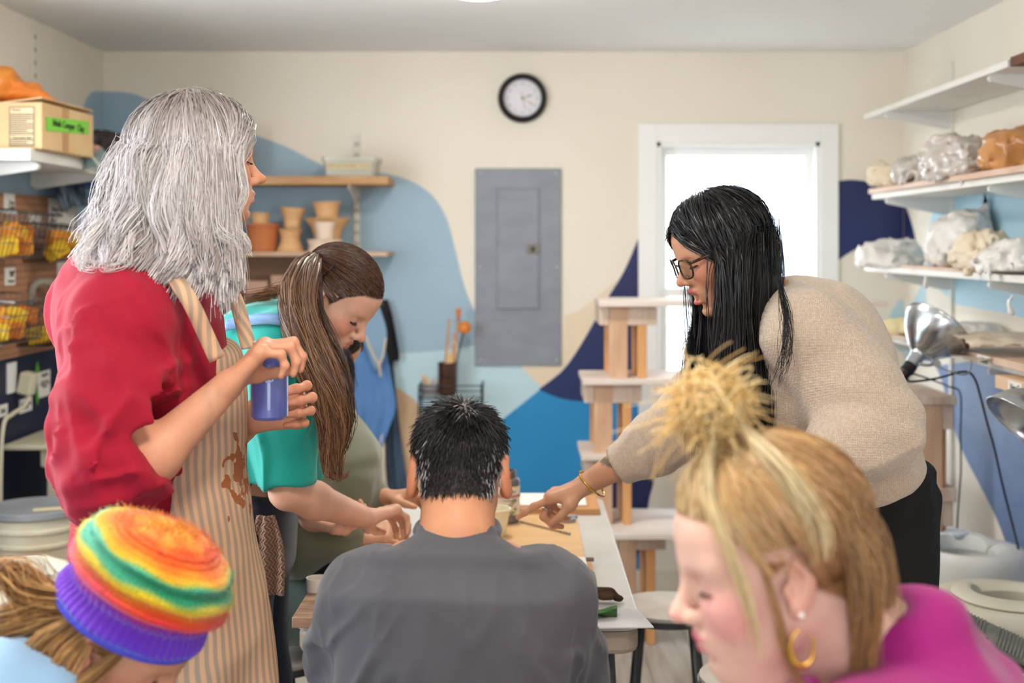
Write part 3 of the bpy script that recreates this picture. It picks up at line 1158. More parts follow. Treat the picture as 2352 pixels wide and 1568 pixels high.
# wire rack with a jug of tools and a pencil jar
m_wire = mat('black_wire', (28, 27, 28), 0.5)
ra, rb = P(963, 907, 5.66), P(1106, 886, 5.66)
zr = ra[2] - 0.012
rk = empty('wire_rack', ((ra[0] + rb[0]) / 2, 5.72, zr - 0.1), 'black wire rack on the back wall holding the tool jug', 'rack')
for z in (zr, zr + .032, zr + .055):
    G().tube([(ra[0], YB - .002, z), (ra[0], 5.64, z), (rb[0], 5.64, z), (rb[0], YB - .002, z)], 0.0032, 6).obj('rail', m_wire, rk)
for i in range(13):
    x = ra[0] + (rb[0] - ra[0]) * i / 12
    G().tube([(x, 5.64, zr), (x, YB - .002, zr)], 0.002, 5).obj('wire', m_wire, rk)
for x in (ra[0], rb[0]):
    for y in (5.64, YB - .006):
        G().tube([(x, y, zr - .1), (x, y, zr + .06)], 0.004, 6).obj('post', m_wire, rk)
m_glaze = mat('brown_glaze', (84, 50, 34), 0.12, c2=(40, 26, 24), vary=14, stretch=(1, 1, 4), mix=0.9, coat=0.5)
jc = P(1028, 0, 5.70)
prof = [(0.03, 0), (0.04, .012)]
for i in range(7):
    prof += [(0.0415, .018 + i * .018), (0.0455, .026 + i * .018)]
prof += [(0.044, .146), (0.046, .15), (0.041, .15), (0.038, .14), (0.036, .01), (0.001, .01)]
jug = G().lathe([(0.001, 0)] + prof, 36, (jc[0], 5.70, zr + .003)).obj('tool_jug', m_glaze, smooth=True, label='ridged brown glazed jug full of wooden tools on the wire rack', cat='jug', base=(jc[0], 5.70, zr))
m_handle = mat('orange_wood_handle', (206, 120, 46), 0.4)
m_stick = mat('bamboo_stick', (196, 146, 92), 0.6)
zj = zr + 0.02
jb_ = np.array([jc[0], 5.70, zj])


def tool(name, base, tip, r, m, label, cat, extra=None, head_m=None):
    t = empty(name, base, label, cat, 'tools standing in the brown jug')
    G().tube([base, (base + tip) / 2, tip], r, 8).obj('shaft', m, t, smooth=True)
    if extra is not None:
        extra(t, tip)
    return t


tool('wooden_dowel', jb_ + [-.02, -.01, 0], P(1032, 732, 5.70), 0.005, m_stick, 'plain bamboo stick standing in the brown jug', 'stick')
tool('sponge_stick', jb_ + [.008, 0, 0], P(1067, 752, 5.70), 0.004, mat('dark_wood', (70, 42, 34), 0.5), 'sponge stick with an orange disc head in the brown jug', 'tool',
     lambda t, q: G().lathe([(0, -.012), (.026, -.01), (.03, 0), (.026, .01), (0, .012)], 20, q, rotm(70, 12)).obj('disc_head', m_handle, t, smooth=True))
tool('fan_brush', jb_ + [.004, .012, 0], P(1053, 735, 5.72), 0.004, m_stick, 'brush with an orange flared end standing in the brown jug', 'brush',
     lambda t, q: G().lathe([(.004, -.005), (.007, .01), (.013, .045), (.011, .052), (0, .053)], 16, q).obj('flared_end', m_handle, t, smooth=True))
tool('wooden_paddle', jb_ + [.015, -.012, 0], P(1046, 765, 5.69), 0.008, mat('salmon_wood', (206, 140, 98), 0.6), 'broad salmon wooden paddle standing in the brown jug', 'paddle')
tool('wooden_rib', jb_ + [-.003, -.02, 0], P(1037, 812, 5.68), 0.013, mat('pale_sponge', (214, 176, 120), 0.9), 'short pale wooden block tool in the brown jug', 'tool')
tool('wire_whisk', jb_ + [-.012, -.016, 0], P(1030, 800, 5.68), 0.003, m_cord, 'wire cutter with cream cord looped in the brown jug', 'tool',
     lambda t, q: G().tube(crom([q, q + [.01, -.01, .02], q + [.03, -.01, .028], q + [.038, -.01, 0], q + [.034, 0, -.05]], 6), .0025, 6).obj('loop', m_cord, t, smooth=True))
pj = P(989, 0, 5.69)
m_jarglass = mat('jar_glass', (190, 200, 205), 0.1, alpha=0.35, spec=0.7)
m_redwater = mat('red_wash', (150, 50, 62), 0.2)
jt = empty('pencil_jar', (pj[0], 5.69, zr + .003), 'short glass jar with red wash and pencils on the wire rack', 'jar')
G().lathe([(.001, 0), (.036, 0), (.038, .01), (.038, .055), (.036, .058), (.034, .055), (.034, .006), (.001, .006)], 28, (pj[0], 5.69, zr + .003)).obj('glass', m_jarglass, jt, smooth=True)
G().lathe([(.001, .007), (.033, .007), (.033, .045), (.001, .045)], 24, (pj[0], 5.69, zr + .003)).obj('red_band', m_redwater, jt)
for i, (px, py, c) in enumerate(((965, 853, (220, 206, 196)), (970, 858, (196, 120, 90)), (981, 858, (236, 190, 40)), (975, 865, (224, 190, 160)), (995, 866, (200, 150, 140)), (1000, 872, (216, 186, 170)))):
    b0 = np.array([pj[0] + (i - 2.5) * .006, 5.69 + (i % 2) * .01, zr + .012])
    q = P(px, py, 5.69)
    t = empty('pencil', b0, ['white', 'rust red', 'yellow', 'beige', 'pink', 'pale pink'][i] + ' pencil standing in the glass jar', 'pencil', 'pencils in the glass jar')
    mm = mat('pencil_%d' % i, c, 0.5)
    G().tube([b0, b0 + (q - b0) * .88], .0035, 6).obj('shaft', mm, t)
    G().lathe([(.0035, 0), (.0005, .012)], 6, b0 + (q - b0) * .88, frame_from(np.cross((0, 1, 0), q - b0), q - b0)).obj('point', m_cord, t)

# ceiling lamp over the table, and an unseen second one added for brightness
m_lamp = mat('lamp_glass', (255, 246, 232), 0.4, emit=26.0)
for ly in (4.08, 1.3):
    lc = np.array([-0.14, ly, ZC])
    lt = empty('ceiling_lamp', lc - [0, 0, .085], 'round flush ceiling lamp glowing white, ' + ('over the table' if ly > 3 else 'over the front of the room'), 'lamp', 'ceiling lamps')
    G().lathe([(.001, 0), (.165, 0), (.165, -.02), (.15, -.025), (.001, -.025)], 40, lc).obj('ceiling_plate', m_trim, lt, smooth=True, angle=40)
    G().lathe([(.152, -.02), (.15, -.04), (.12, -.068), (.07, -.082), (.001, -.086)], 40, lc).obj('shade', m_lamp, lt, smooth=True)
# ------------------------------------------------------------------ right side: wall shelves, wrapped work, lamps, ware rack, wheels
XF = 1.455
m_shelfw = mat('shelf_white_worn', (226, 223, 216), 0.5, c2=(208, 178, 150), vary=7, stretch=(1, 1, 6), mix=0.35, ramp=(.5, .8))
m_slat = mat('ware_board', (206, 166, 140), 0.6, c2=(226, 206, 186), vary=5, stretch=(3, 1, 4), mix=0.7)
m_brk = mat('bracket_white', (214, 214, 210), 0.4)
m_tagp = mat('paper_tag', (238, 234, 226), 0.7)
YSB, YSA = 5.45, 3.3
ys = (5.13, 4.0)
for i, y in enumerate(ys):
    standard('shelf_standard', (XR, y), 0.55, 2.3, (-1, 0, 0), 'white shelf standard on the right wall, ' + ('nearer the corner' if i == 0 else 'farther from the corner'), 'right wall standards', slots=False)
zsh = (2.10, 1.755, 1.455, 1.185)
names = ('bare top', 'second', 'third', 'lowest')
lab = ('empty white shelf board nearest the ceiling on the right wall', 'white shelf board loaded with clear plastic bundles', 'white shelf board loaded with white cloth-wrapped bundles', 'white shelf board under the clamp lamp')
for k, z in enumerate(zsh):
    tag(G().bb(XF, XR - 0.016, YSA if k != 0 else 3.84, YSB - (0.12 if k == 1 else (0.35 if k == 3 else 0)), z, z + 0.022).obj('shelf_board', m_shelfw, bevel=0.002), lab[k], 'shelf')
    for i, y in enumerate(ys):
        bracket('shelf_bracket', (XR - 0.014, y, z), (-1, 0, 0), 0.245, 0.07, ('white bracket under the %s right-wall shelf, ' % names[k]) + ('nearer the corner' if i == 0 else 'farther from the corner'), 'brackets of the %s right-wall shelf' % names[k], th=0.016, m=m_brk)
tag(G().bb(XF + .005, XR - .02, 3.4, 3.83, 2.122 - .022, 2.122 + .006).obj('plank', mat('dark_plank', (110, 66, 40), 0.6, c2=(80, 46, 28), vary=6, stretch=(4, 1, 1))), 'dark brown plank at the near end of the top right shelf', 'plank')
tag(G().bb(XF + .03, XR - .05, 3.5, 3.75, 2.128, 2.16).obj('brick', mat('brick_red', (176, 104, 66), 0.8)), 'reddish brick lying on the dark plank', 'brick')
tag(G().bb(XF - .02, XR - .03, 3.6, 5.31, 1.777, 1.797).obj('ware_board', m_slat, bevel=0.002), 'pinkish wooden ware board under the plastic bundles', 'board')
tag(G().bb(XF + .0, XR - .03, 4.15, 4.92, 1.4775, 1.488).obj('ware_board', m_slat, bevel=0.002), 'thin ware board under the white cloth bundles', 'board')
tag(G().bb(XF - .03, XR - .04, 4.2, 4.95, 1.2075, 1.225).obj('ware_board', m_slat, bevel=0.002), 'ware board behind the clamp lamp', 'board')
tag(G().bb(XF - .04, XR - .04, 3.6, 4.18, 1.2075, 1.23).obj('ware_board', m_slat, bevel=0.002), 'ware board with a paper tag under the wrapped lump', 'board')
tag(G().bb(XF - .06, XR - .04, 3.3, 3.95, 1.156, 1.184).obj('ware_board', mat('fresh_board', (226, 192, 156), 0.6)), 'fresh pale board under the tagged ware board', 'board') if False else None


def tagcard(name, c, w, h, txt, label, n=(-1, 0, 0)):
    n = np.asarray(n, float)
    s = unit(np.cross((0, 0, 1), n))
    t = empty(name, np.asarray(c) - [0, 0, h / 2], label, 'tag', 'paper tags on the right shelf')
    R = np.stack([s, n, np.array([0, 0, 1.0])], 1)
    G().box(c, (w, .001, h), R).obj('card', m_tagp, t)
    lettering(txt, h * .75, np.asarray(c) + n * .001, s, (0, 0, 1), m_ink, t)


tagcard('paper_tag', (XF - .042, 3.92, 1.213), .11, .03, 'WELLS', 'paper tag lettered in capitals on the lower ware board')
tagcard('paper_tag', (XF - .062, 3.62, 1.163), .10, .034, 'Hec C', 'paper tag with a handwritten name below the lower ware board')
tag(G().bb(XF - .06, XR - .06, 3.35, 3.78, 1.146, 1.184).obj('ware_board', mat('fresh_board', (226, 192, 156), 0.6), bevel=.002), 'fresh pale board with a handwritten tag at the shelf end', 'board')

# wrapped bundles
m_film = mat('cloudy_film', (232, 228, 222), 0.32, c2=(208, 200, 190), vary=7, mix=0.7, bump=(26, 0.45), spec=0.6)
m_clear = mat('clear_film', (206, 198, 190), 0.12, c2=(176, 156, 140), vary=9, mix=0.7, bump=(20, 0.7), spec=0.9, coat=0.6)
m_cream = mat('cream_cloth', (232, 218, 194), 0.6, c2=(212, 182, 146), vary=6, mix=0.6, bump=(20, 0.4))
m_kraft = mat('brown_bag', (208, 150, 92), 0.3, c2=(172, 108, 58), vary=9, mix=0.8, bump=(18, 0.6), coat=0.4)
m_yell = mat('yellow_cream_film', (240, 226, 186), 0.35, c2=(236, 206, 90), vary=6, mix=0.35, bump=(20, .4))


def bundle(name, px, py0, py1, Y, hw, hd, m, label, seed, peak=None, tails=(), zb=None, res=0.0105, lumps=3, cat='bundle'):
    c = P(px, (py0 + py1) / 2, Y)
    c0 = c.copy()
    zb = P(px, py1, Y)[2] if zb is None else zb
    zt = P(px, py0, Y)[2]
    h = zt - zb
    s = SDF()
    r = random.Random(seed)
    s.ell((c[0], Y, zb + h * .36), (hw, hd, h * .42), k=.03)
    for i in range(lumps):
        s.ell((c[0] + r.uniform(-.55, .55) * hw, Y + r.uniform(-.5, .5) * hd, zb + h * r.uniform(.3, .55)), (hw * .55, hd * .55, h * .33), k=.05)
    s.ell((c[0], Y, zb + h * .10), (hw * 1.02, hd * 1.02, h * .16), k=.05)
    if peak:
        q = P(peak[0], peak[1], Y)
        s.cap((c[0], Y, zb + h * .3), q, min(hw, hd) * .7, .012, k=.06)
    for ty, z1 in tails:                      # loose corners of the wrapping hanging over the shelf edge
        s.chain([(c[0], Y, zb + h * .15), (XF + .02, ty + .03, zb + .03), (XF - .04, ty, zb + .022), (XF - .046, ty - .005, zb - .02), (XF - .046, ty - .01, z1)], [.022, .014, .005, .004, .003], k=.015)
    s.cut((c[0], Y, zb + .001), (0, 0, -1)) if not tails else None
    fr = 1.0 / max(.5 * hw, .03)

    def disp(p):
        a = np.abs(vnoise(p, fr * .8, seed)) * .040 + np.abs(vnoise(p, fr * 2.1, seed + 5)) * .024 + np.abs(vnoise(p, fr * 4.5, seed + 9)) * .008
        return a * min(1.0, h / .12) - .016
    s.disp = disp
    V, Q = s.mesh(res)
    on = V[:, 0] > XF - .03
    V[on, 2] = np.maximum(V[on, 2], zb)
    V[:, 0] = np.minimum(V[:, 0], XR - .02)
    o = obj(name, V, Q, m, smooth=True, label=label, cat=cat)
    return o


z2, z3, z4 = 1.797, 1.488, 1.228
bundle('wrapped_bundle', 2052, 362, 440, 5.15, .085, .11, m_cream, 'tan cloth-lined bundle at the corner end of the second right shelf', 1, zb=z2)
bundle('wrapped_bundle', 2122, 345, 425, 4.86, .09, .13, m_clear, 'low clear plastic bundle beside the tan cloth-lined one', 2, zb=z2)
bundle('wrapped_bundle', 2208, 282, 412, 4.38, .105, .16, m_clear, 'large crumpled clear plastic bundle between low bundle and brown bag', 3, zb=z2, tails=((4.12, 1.76),))
bundle('paper_bag', 2340, 268, 388, 4.0, .105, .12, m_kraft, 'crumpled brown bag in plastic at the second right shelf', 4, zb=z2, cat='bag')
bundle('wrapped_bundle', 2046, 545, 612, 5.2, .115, .12, m_film, 'low white film bundle at the corner end of the third right shelf', 5, zb=1.4775)
bundle('wrapped_bundle', 2225, 455, 618, 4.72, .15, .15, m_film, 'tall peaked white film bundle on the third right shelf', 6, peak=(2285, 455), zb=z3, tails=((4.47, 1.42),))
bundle('wrapped_bundle', 2275, 515, 624, 4.24, .10, .10, m_cream, 'cream cloth bundle with a hanging tail on the third right shelf', 7, zb=z3, tails=((4.06, 1.39),))
bundle('wrapped_bundle', 2352, 535, 640, 3.95, .12, .12, m_film, 'rounded white film bundle next to the cream cloth one', 8, zb=z3, tails=((3.88, 1.43), (3.70, 1.37)))
bundle('wrapped_bundle', 2052, 735, 792, 5.02, .10, .05, m_yell, 'yellowish film bundle beside the clamp lamp', 9, zb=z4 - .02)
bundle('cloth_sack', 2228, 745, 812, 4.62, .12, .16, m_film, 'smooth grey-white cloth sack marked in pen behind the lamp', 10, zb=z4 - .003, lumps=1, cat='sack')
bundle('wrapped_bundle', 2300, 787, 858, 4.02, .13, .14, mat('speckled_film', (226, 212, 194), .4, c2=(196, 170, 140), vary=16, mix=.7, bump=(22, .5)), 'low speckled plastic-wrapped lump on the lowest right shelf', 11, zb=z4 + .003)
bundle('wrapped_bundle', 2085, 765, 800, 4.82, .07, .05, m_film, 'small white wrapped lump behind the clamp lamp', 12, zb=z4 - .003)

# clamp lamps
m_alu = mat('spun_aluminium', (206, 210, 214), 0.22, metal=1.0, c2=(176, 180, 186), vary=30, stretch=(1, 1, 12), mix=0.5, aniso=0.5)
m_zinc = mat('zinc_wire', (196, 200, 204), 0.3, metal=1.0)


def clamp_lamp(sock, axis, R_, label, clamp=True):
    t = empty('clamp_lamp', np.asarray(sock) - [0, 0, .06], label, 'lamp')
    ax = unit(axis)
    Rm = frame_from(np.cross((0.3, 1, 0.1), ax), ax)
    prof = [(.021, 0), (.023, .03), (.026, .045), (.04, .056), (.058, .075), (R_ * .75, .105), (R_ * .93, .14), (R_ * .985, .158), (R_, .162)]
    cr = [tuple(x) for x in crom(prof, 4)]
    inner = [(r - .0012, z + .0005) for r, z in cr[::-1]]
    G().lathe(cr + inner, 56, sock, Rm).obj('reflector', m_alu, t, smooth=True, angle=60)
    G().tube(np.array([np.asarray(sock) + Rm @ np.array([R_ * math.cos(a), R_ * math.sin(a), .162]) for a in np.linspace(0, 2 * math.pi, 56, endpoint=False)]), .0025, 6, closed=True).obj('rim', m_alu, t, smooth=True)
    G().lathe([(.001, -.062), (.014, -.06), (.017, -.05), (.019, -.028), (.0225, -.026), (.0225, .0), (.019, .003), (.001, .003)], 24, sock, Rm).obj('socket', m_black, t, smooth=True, angle=40)
    G().lathe([(.001, .01), (.012, .02), (.016, .035), (.028, .075), (.03, .09), (.02, .112), (.001, .12)], 20, sock, Rm).obj('bulb', mat('bulb_white', (240, 240, 236), .3), t, smooth=True)
    if clamp:
        s = np.asarray(sock, float)
        e = s + np.array([.16, .03, .02])
        G().tube(crom([s + [.02, -.01, .005], s + [.05, -.01, .0], s + [.075, -.005, .004]], 6), .005, 8).obj('clamp_arm', m_zinc, t, smooth=True)
        G().tube(crom([s + [.07, 0, .01], s + [.12, .0, .035], s + [.19, .02, .05]], 6), .0028, 6).obj('clamp_wire', m_zinc, t, smooth=True)
        G().tube(crom([s + [.06, 0, .012], s + [.1, 0, -.012], s + [.16, .0, -.03], s + [.19, .01, -.018], s + [.2, .02, .03]], 6), .0028, 6).obj('clamp_wire', m_zinc, t, smooth=True)
        G().lathe([(.001, -.008), (.012, -.008), (.012, .008), (.001, .008)], 14, s + [.08, -.004, .006], RXP).obj('wing_nut', m_zinc, t, smooth=True, angle=40)
    return t


lamp_a = clamp_lamp(P(2092, 838, 4.05), (.62, .30, .72), .112, 'aluminium clamp lamp with black socket at the ware rack end')
lamp_b = clamp_lamp(P(2448, 876, 3.35), (-.55, -.12, -.62), .125, 'second aluminium clamp lamp, dusty, tilted downward by the tag boards', clamp=False)
m_cable = mat('black_cable', (22, 22, 24), 0.45)
G().tube(crom([P(2084, 868, 4.02), P(2092, 876, 4.0), P(2150, 869, 4.05), P(2214, 853, 4.1), P(2238, 868, 4.12), P(2252, 910, 4.15), P(2266, 965, 4.2), P(2284, 1030, 4.25), P(2302, 1110, 4.3), P(2322, 1190, 4.3), P(2340, 1265, 4.25), P(2348, 1330, 4.2), P(2350, 1440, 4.2)], 6), .0038, 8).obj('cord', m_cable, lamp_a, smooth=True)
G().tube(crom([P(2098, 858, 4.1), P(2140, 872, 4.3), P(2180, 888, 4.5), P(2206, 905, 4.5), P(2206, 1000, 4.5), P(2207, 1080, 4.5), P(2200, 1180, 4.5), P(2198, 1240, 4.5), P(2198, 1330, 4.5)], 6), .003, 8).obj('cord', m_cable, lamp_b, smooth=True)

# ware rack: boards on wooden box trestles in front of the window
m_pine = mat('trestle_pine', (214, 178, 146), 0.6, c2=(194, 150, 118), vary=4, stretch=(6, 6, 1), mix=0.8, bump=(50, 0.1))
m_pinew = mat('trestle_washed', (216, 196, 178), 0.7, c2=(190, 158, 132), vary=6, stretch=(5, 5, 1), mix=0.8)
m_pineo = mat('trestle_orange', (226, 172, 116), 0.55, c2=(206, 146, 90), vary=4, stretch=(6, 6, 1), mix=0.8)
m_dusty = mat('plank_dusty', (232, 222, 214), 0.6, c2=(212, 190, 172), vary=4, stretch=(1, 4, 4), mix=0.7)
YK = 5.02


def trestle(x0, zb, zt, lab_, w=.115, d=.30, cap=True, mirror=1, Y=YK):
    t = empty('wooden_trestle', (x0 + mirror * w / 2, Y + d / 2, zb), lab_, 'trestle')
    ch = .075 if cap else 0.0
    xs = lambda a, b: (min(x0 + mirror * a, x0 + mirror * b), max(x0 + mirror * a, x0 + mirror * b))
    a, b = xs(.012, .085)
    G().bb(a, b, Y, Y + .035, zb, zt - ch * 0).obj('front_post', m_pine, t, bevel=.002)
    G().bb(a, b, Y + d - .035, Y + d, zb, zt - ch * 0).obj('rear_post', m_pineo, t, bevel=.002)
    a, b = xs(.125, .16)
    G().bb(a, b, Y, Y + d, zb, zt - ch).obj('side_board', m_pineo, t, bevel=.002)
    if cap:
        a, b = xs(-.025, .012)
        G().bb(a, b, Y - .004, Y + d, zt - ch, zt).obj('cap_block', m_pinew, t, bevel=.002)
        a, b = xs(.085, .20)
        G().bb(a, b, Y - .004, Y + d, zt - ch, zt).obj('cap_block', m_pinew, t, bevel=.002)
    return t


zk = [P(0, y, YK)[2] for y in (1205, 1040, 868, 690)]
plx = [P(x, 0, YK)[0] for x in (1400, 1334, 1337, 1375)]
prx = 1.42
for i, z in enumerate(zk):
    th = .022
    tag(G().bb(plx[i], prx if i else 1.0, YK - (.05 if i else .16), YK + .31, z - th, z).obj('ware_plank', m_dusty, bevel=.003),
        ['wide low dusty plank at the foot of the ware rack', 'dusty ware rack plank one step above the lowest', 'dusty ware rack plank second from the highest', 'highest dusty plank of the ware rack'][i], 'plank')
trestle(P(1392, 0, YK)[0], zk[2], zk[3] - .022, 'highest wooden box trestle at the panel end of the ware rack')
trestle(P(1357, 0, YK)[0], zk[1], zk[2] - .022, 'middle wooden box trestle at the panel end of the ware rack')
trestle(P(1357, 0, YK)[0], zk[0], zk[1] - .022, 'lower wooden box trestle at the panel end of the ware rack')
trestle(P(1412, 0, YK)[0], 0.0, zk[0] - .022, 'wooden box trestle standing on the floor by the table', w=.12)
# near end of the rack, by the right wall
YN = 4.62
zn = [P(0, y, YN)[2] for y in (1120, 910)]
for i, z in enumerate(zn):
    tag(G().bb(P(1985, 0, YN)[0], P(2196, 0, YN)[0], YN - .01, YN + .40, z - .05 + .02 * i, z).obj('ware_plank', m_pinew, bevel=.003),
        ['lower short plank of the rack under the clamp lamp', 'upper short plank of the rack under the clamp lamp'][i], 'plank')
xr_ = P(2190, 0, YN)[0]
for zb, zt, lb in ((zn[0], zn[1] - .03, 'upper wooden box trestle under the clamp lamp'), (0.0, zn[0] - .05, 'tall wooden box trestle on the floor behind the wheels')):
    t = empty('wooden_trestle', (xr_ - .08, YN + .2, zb), lb, 'trestle')
    a = P(2112, 0, YN)[0]
    b = P(2165, 0, YN)[0]
    G().bb(a, b, YN, YN + .035, zb, zt).obj('front_post', m_pine, t, bevel=.002)
    G().bb(b, xr_ - .012, YN + .04, YN + .08, zb, zt).obj('rear_post', m_pineo, t, bevel=.002)
    G().bb(a - .05, a, YN + .002, YN + .2, zt - .09, zt).obj('cap_block', m_pinew, t, bevel=.002)
    G().bb(b, xr_, YN + .002, YN + .2, zt - .09, zt).obj('cap_block', m_pinew, t, bevel=.002)

# potter's wheels
m_wheel = mat('wheel_cream_plastic', (226, 218, 196), 0.38, c2=(206, 190, 160), vary=4, mix=0.6, ramp=(.45, .8))
m_wheelw = mat('wheel_white_plastic', (232, 232, 226), 0.38, c2=(216, 212, 200), vary=4, mix=0.6)
m_head = mat('wheel_head_grey', (120, 120, 118), 0.4, metal=0.6)
m_leg = mat('leg_grey_metal', (96, 100, 104), 0.45, metal=0.5)


def potters_wheel(c, zt, r, m, label, hole=(-.02, 0), open_ang=200, rot=0):
    cx, cy = c
    t = empty('potters_wheel', (cx, cy, 0), label, "potter's wheel", 'electric pottery wheels')
    zb = zt - .15
    sh = rounded_rect(cx - r * 1.02, cx + r * 1.02, cy - r * 1.3, cy + r * 1.25, .06, 6)
    G().prism(np.column_stack([sh, np.zeros(len(sh))]), (0, 0, zb - .04), (0, 0, zb)).obj('table', m, t, bevel=.008)
    for sx in (-1, 1):
        for sy in (-1, 1):
            x, y = cx + sx * r * .8, cy + sy * r
            G().tube([(x, y, zb - .04), (x, y, 0.0)], .02, 12).obj('leg', m_leg, t, smooth=True)
    G().lathe([(.001, zb - .25), (r * .6, zb - .25), (r * .62, zb - .04), (.001, zb - .04)], 20, (cx, cy, 0)).obj('motor_box', m_leg, t)
    # lower pan
    hx, hy = cx + hole[0], cy + hole[1]
    hr = r * .56
    pan = [(r * .97, zb), (r, zb + .02), (r * 1.0, zt - .035), (r * .96, zt - .012), (r * .88, zt), (r * .72, zt + .002), (r * .62, zt - .006), (hr + .004, zt - .012), (hr, zt - .014), (hr, zt - .06), (hr + .004, zt - .062)]
    g = G().lathe(pan, 56, (cx, cy, 0), caps=False)
    V = np.concatenate(g.v)
    rad = np.hypot(V[:, 0] - cx, V[:, 1] - cy)
    f = np.clip((r - rad) / (r - hr), 0, 1)
    V[:, 0] += hole[0] * f
    V[:, 1] += hole[1] * f
    g.v = [V]
    g.obj('splash_pan', m, t, smooth=True, angle=50)
    # raised collar, an open ring that rises to one side
    a0 = math.radians(rot)
    n = 40
    A = []
    for i in range(n + 1):
        a = a0 + math.radians(open_ang) * i / n
        e = min(1, i / 4, (n - i) / 4)
        zz = zt - .012 + .03 * (e ** .5)
        ca, sa = math.cos(a), math.sin(a)
        A.append([(hx + (hr - .002) * ca, hy + (hr - .002) * sa, zt - .03), (hx + (hr + .001) * ca, hy + (hr + .001) * sa, zz),
                  (hx + (hr + .012) * ca, hy + (hr + .012) * sa, zz + .004), (hx + (hr + .05) * ca, hy + (hr + .05) * sa, zt + .004 * e + .0)])
    G().grid(np.array(A), .004).obj('pan_collar', m, t, smooth=True, angle=50)
    G().lathe([(.001, zt - .09), (hr * .92, zt - .09), (hr * .93, zt - .078), (.001, zt - .076)], 40, (hx, hy, 0)).obj('wheel_head', m_head, t, smooth=True, angle=40)
    return t


w1 = P(2238, 0, 4.3)
potters_wheel((w1[0], 4.3), .555, .185, m_wheelw, 'white pottery wheel with splash pan near the trestle foot', hole=(-.045, -.01), rot=20, open_ang=190)
w2 = P(2300, 0, 3.58)
potters_wheel((w2[0], 3.58), .585, .215, m_wheel, 'cream pottery wheel with the grey foot pedal lying by it', hole=(.035, -.01), rot=120, open_ang=250)
tag(G().lathe([(.001, .0), (.036, 0), (.044, .02), (.04, .022), (.03, .008), (.001, .006)], 24, P(2200, 1252, 4.42) * [1, 1, 0] + [0, 0, .558]).obj('small_dish', mat('grey_blue_dish', (196, 204, 216), .3), smooth=True), 'small grey-blue dish upturned on the white wheel pan', 'dish')
tag(G().box(P(2248, 1308, 4.13) * [1, 1, 0] + [0, 0, .48], (.07, .02, .016), rotm(0, 0, -8)).obj('wooden_rib_tool', m_handle, bevel=.003), 'small orange wooden rib lying at the white wheel', 'tool') if False else None
# foot pedal
m_pedal = mat('pedal_grey', (120, 120, 116), 0.55, c2=(168, 162, 150), vary=18, mix=0.5)
fp = empty('foot_pedal', P(2270, 1520, 3.24), 'grey ribbed foot pedal leaning against the cream pottery wheel', 'foot pedal')
pa, pb = P(2168, 1412, 3.30), P(2368, 1505, 3.22)
ax = unit(pb - pa)
Rp = frame_from(ax, (0.1, -.55, 1))
mid = (pa + pb) / 2
L_ = np.linalg.norm(pb - pa)
G().box(mid, (L_, .085, .016), Rp).obj('tread_plate', m_pedal, fp, bevel=.005)
for i in range(24):
    if 11 <= i <= 13:
        continue
    c = pa + ax * (L_ * (i + .5) / 24)
    G().box(c + Rp[:, 2] * .009, (.0045, .08, .004), Rp).obj('tread_rib', m_pedal, fp)
G().box(P(2310, 1524, 3.25), (.20, .09, .022), rotm(0, 3, 0)).obj('base_plate', mat('pedal_dark', (72, 70, 68), .6), fp, bevel=.006)
G().box(P(2270, 1492, 3.26), (.06, .05, .06), rotm(0, 25, 0)).obj('pivot_block', mat('pedal_dark', (72, 70, 68), .6), fp, bevel=.006)
# ------------------------------------------------------------------ left side: shelf with box and cloths, pegboard, buckets
zl = 1.884
XLF = -1.615
tag(G().bb(XL, XLF, 4.2, 5.6, zl - .04, zl).obj('shelf_board', m_white, bevel=.003), 'white shelf board on the left wall under the cardboard box', 'shelf')
for i, y in enumerate((4.3, 4.95)):
    bracket('shelf_bracket', (XL + .014, y, zl - .041), (1, 0, 0), .25, .06, 'white bracket under the left-wall shelf, ' + ('below the cardboard box' if i == 0 else 'below the towel'), 'brackets of the left-wall shelf', th=.022, m=m_brk)
standard('shelf_standard', (XL, 4.95), 1.79, 2.41, (1, 0, 0), 'tall white slotted standard on the left wall near the ceiling', px_slots=.05)

# cardboard box
m_card = mat('cardboard_tan', (222, 188, 140), 0.7, c2=(200, 158, 108), vary=5, mix=0.6, bump=(60, .08))
m_cardw = mat('packing_tape', (236, 222, 196), 0.35)
m_cardb = mat('packing_tape_brown', (186, 140, 92), 0.3)
m_lime = mat('lime_tape', (126, 206, 62), 0.5)
bx = empty('cardboard_box', (-1.72, 4.5, zl), 'worn cardboard box with green tape label on the left shelf', 'box')
Rb = rotm(0, 0, -3)
bc = np.array([-1.727, 4.46, zl + .078])
sx, sy, sz = .30, .44, .155
fc = lambda u, v, w: bc + Rb @ np.array([u * sx / 2, v * sy / 2, w * sz / 2])
G().box(bc, (sx, sy, sz), Rb).obj('carton', m_card, bx, bevel=.004)
for (u0, u1, tl) in ((-1, -.02, 6), (.02, 1, -7)):
    G().box(fc((u0 + u1) / 2, 0, 1.0) + [0, 0, .006], (abs(u1 - u0) * sx / 2, sy, .004), Rb @ rotm(0, tl, 0)).obj('flap', m_card, bx)
G().box(fc(1.0, 0, .0) + Rb @ np.array([.001, -.03, 0]), (.0016, .05, sz * .98), Rb).obj('tape_strip', m_cardb, bx)
gt = G().box(fc(1.0, -.05, .22) + Rb @ np.array([.002, 0, 0]), (.002, .36, .046), Rb @ rotm(3, 0, 0)).obj('label_tape', m_lime, bx, label='bright green tape label')
lettering('Ishak Cooper  Clay', .034, fc(1.0, -.05, .22) + Rb @ np.array([.0045, 0, 0]), Rb @ np.array([0, 1.0, 0]), (0, 0, 1), m_ink, bx)
nl = fc(.55, -1.0, -.05)
fr_ = Rb @ np.array([0, -1.0, 0])
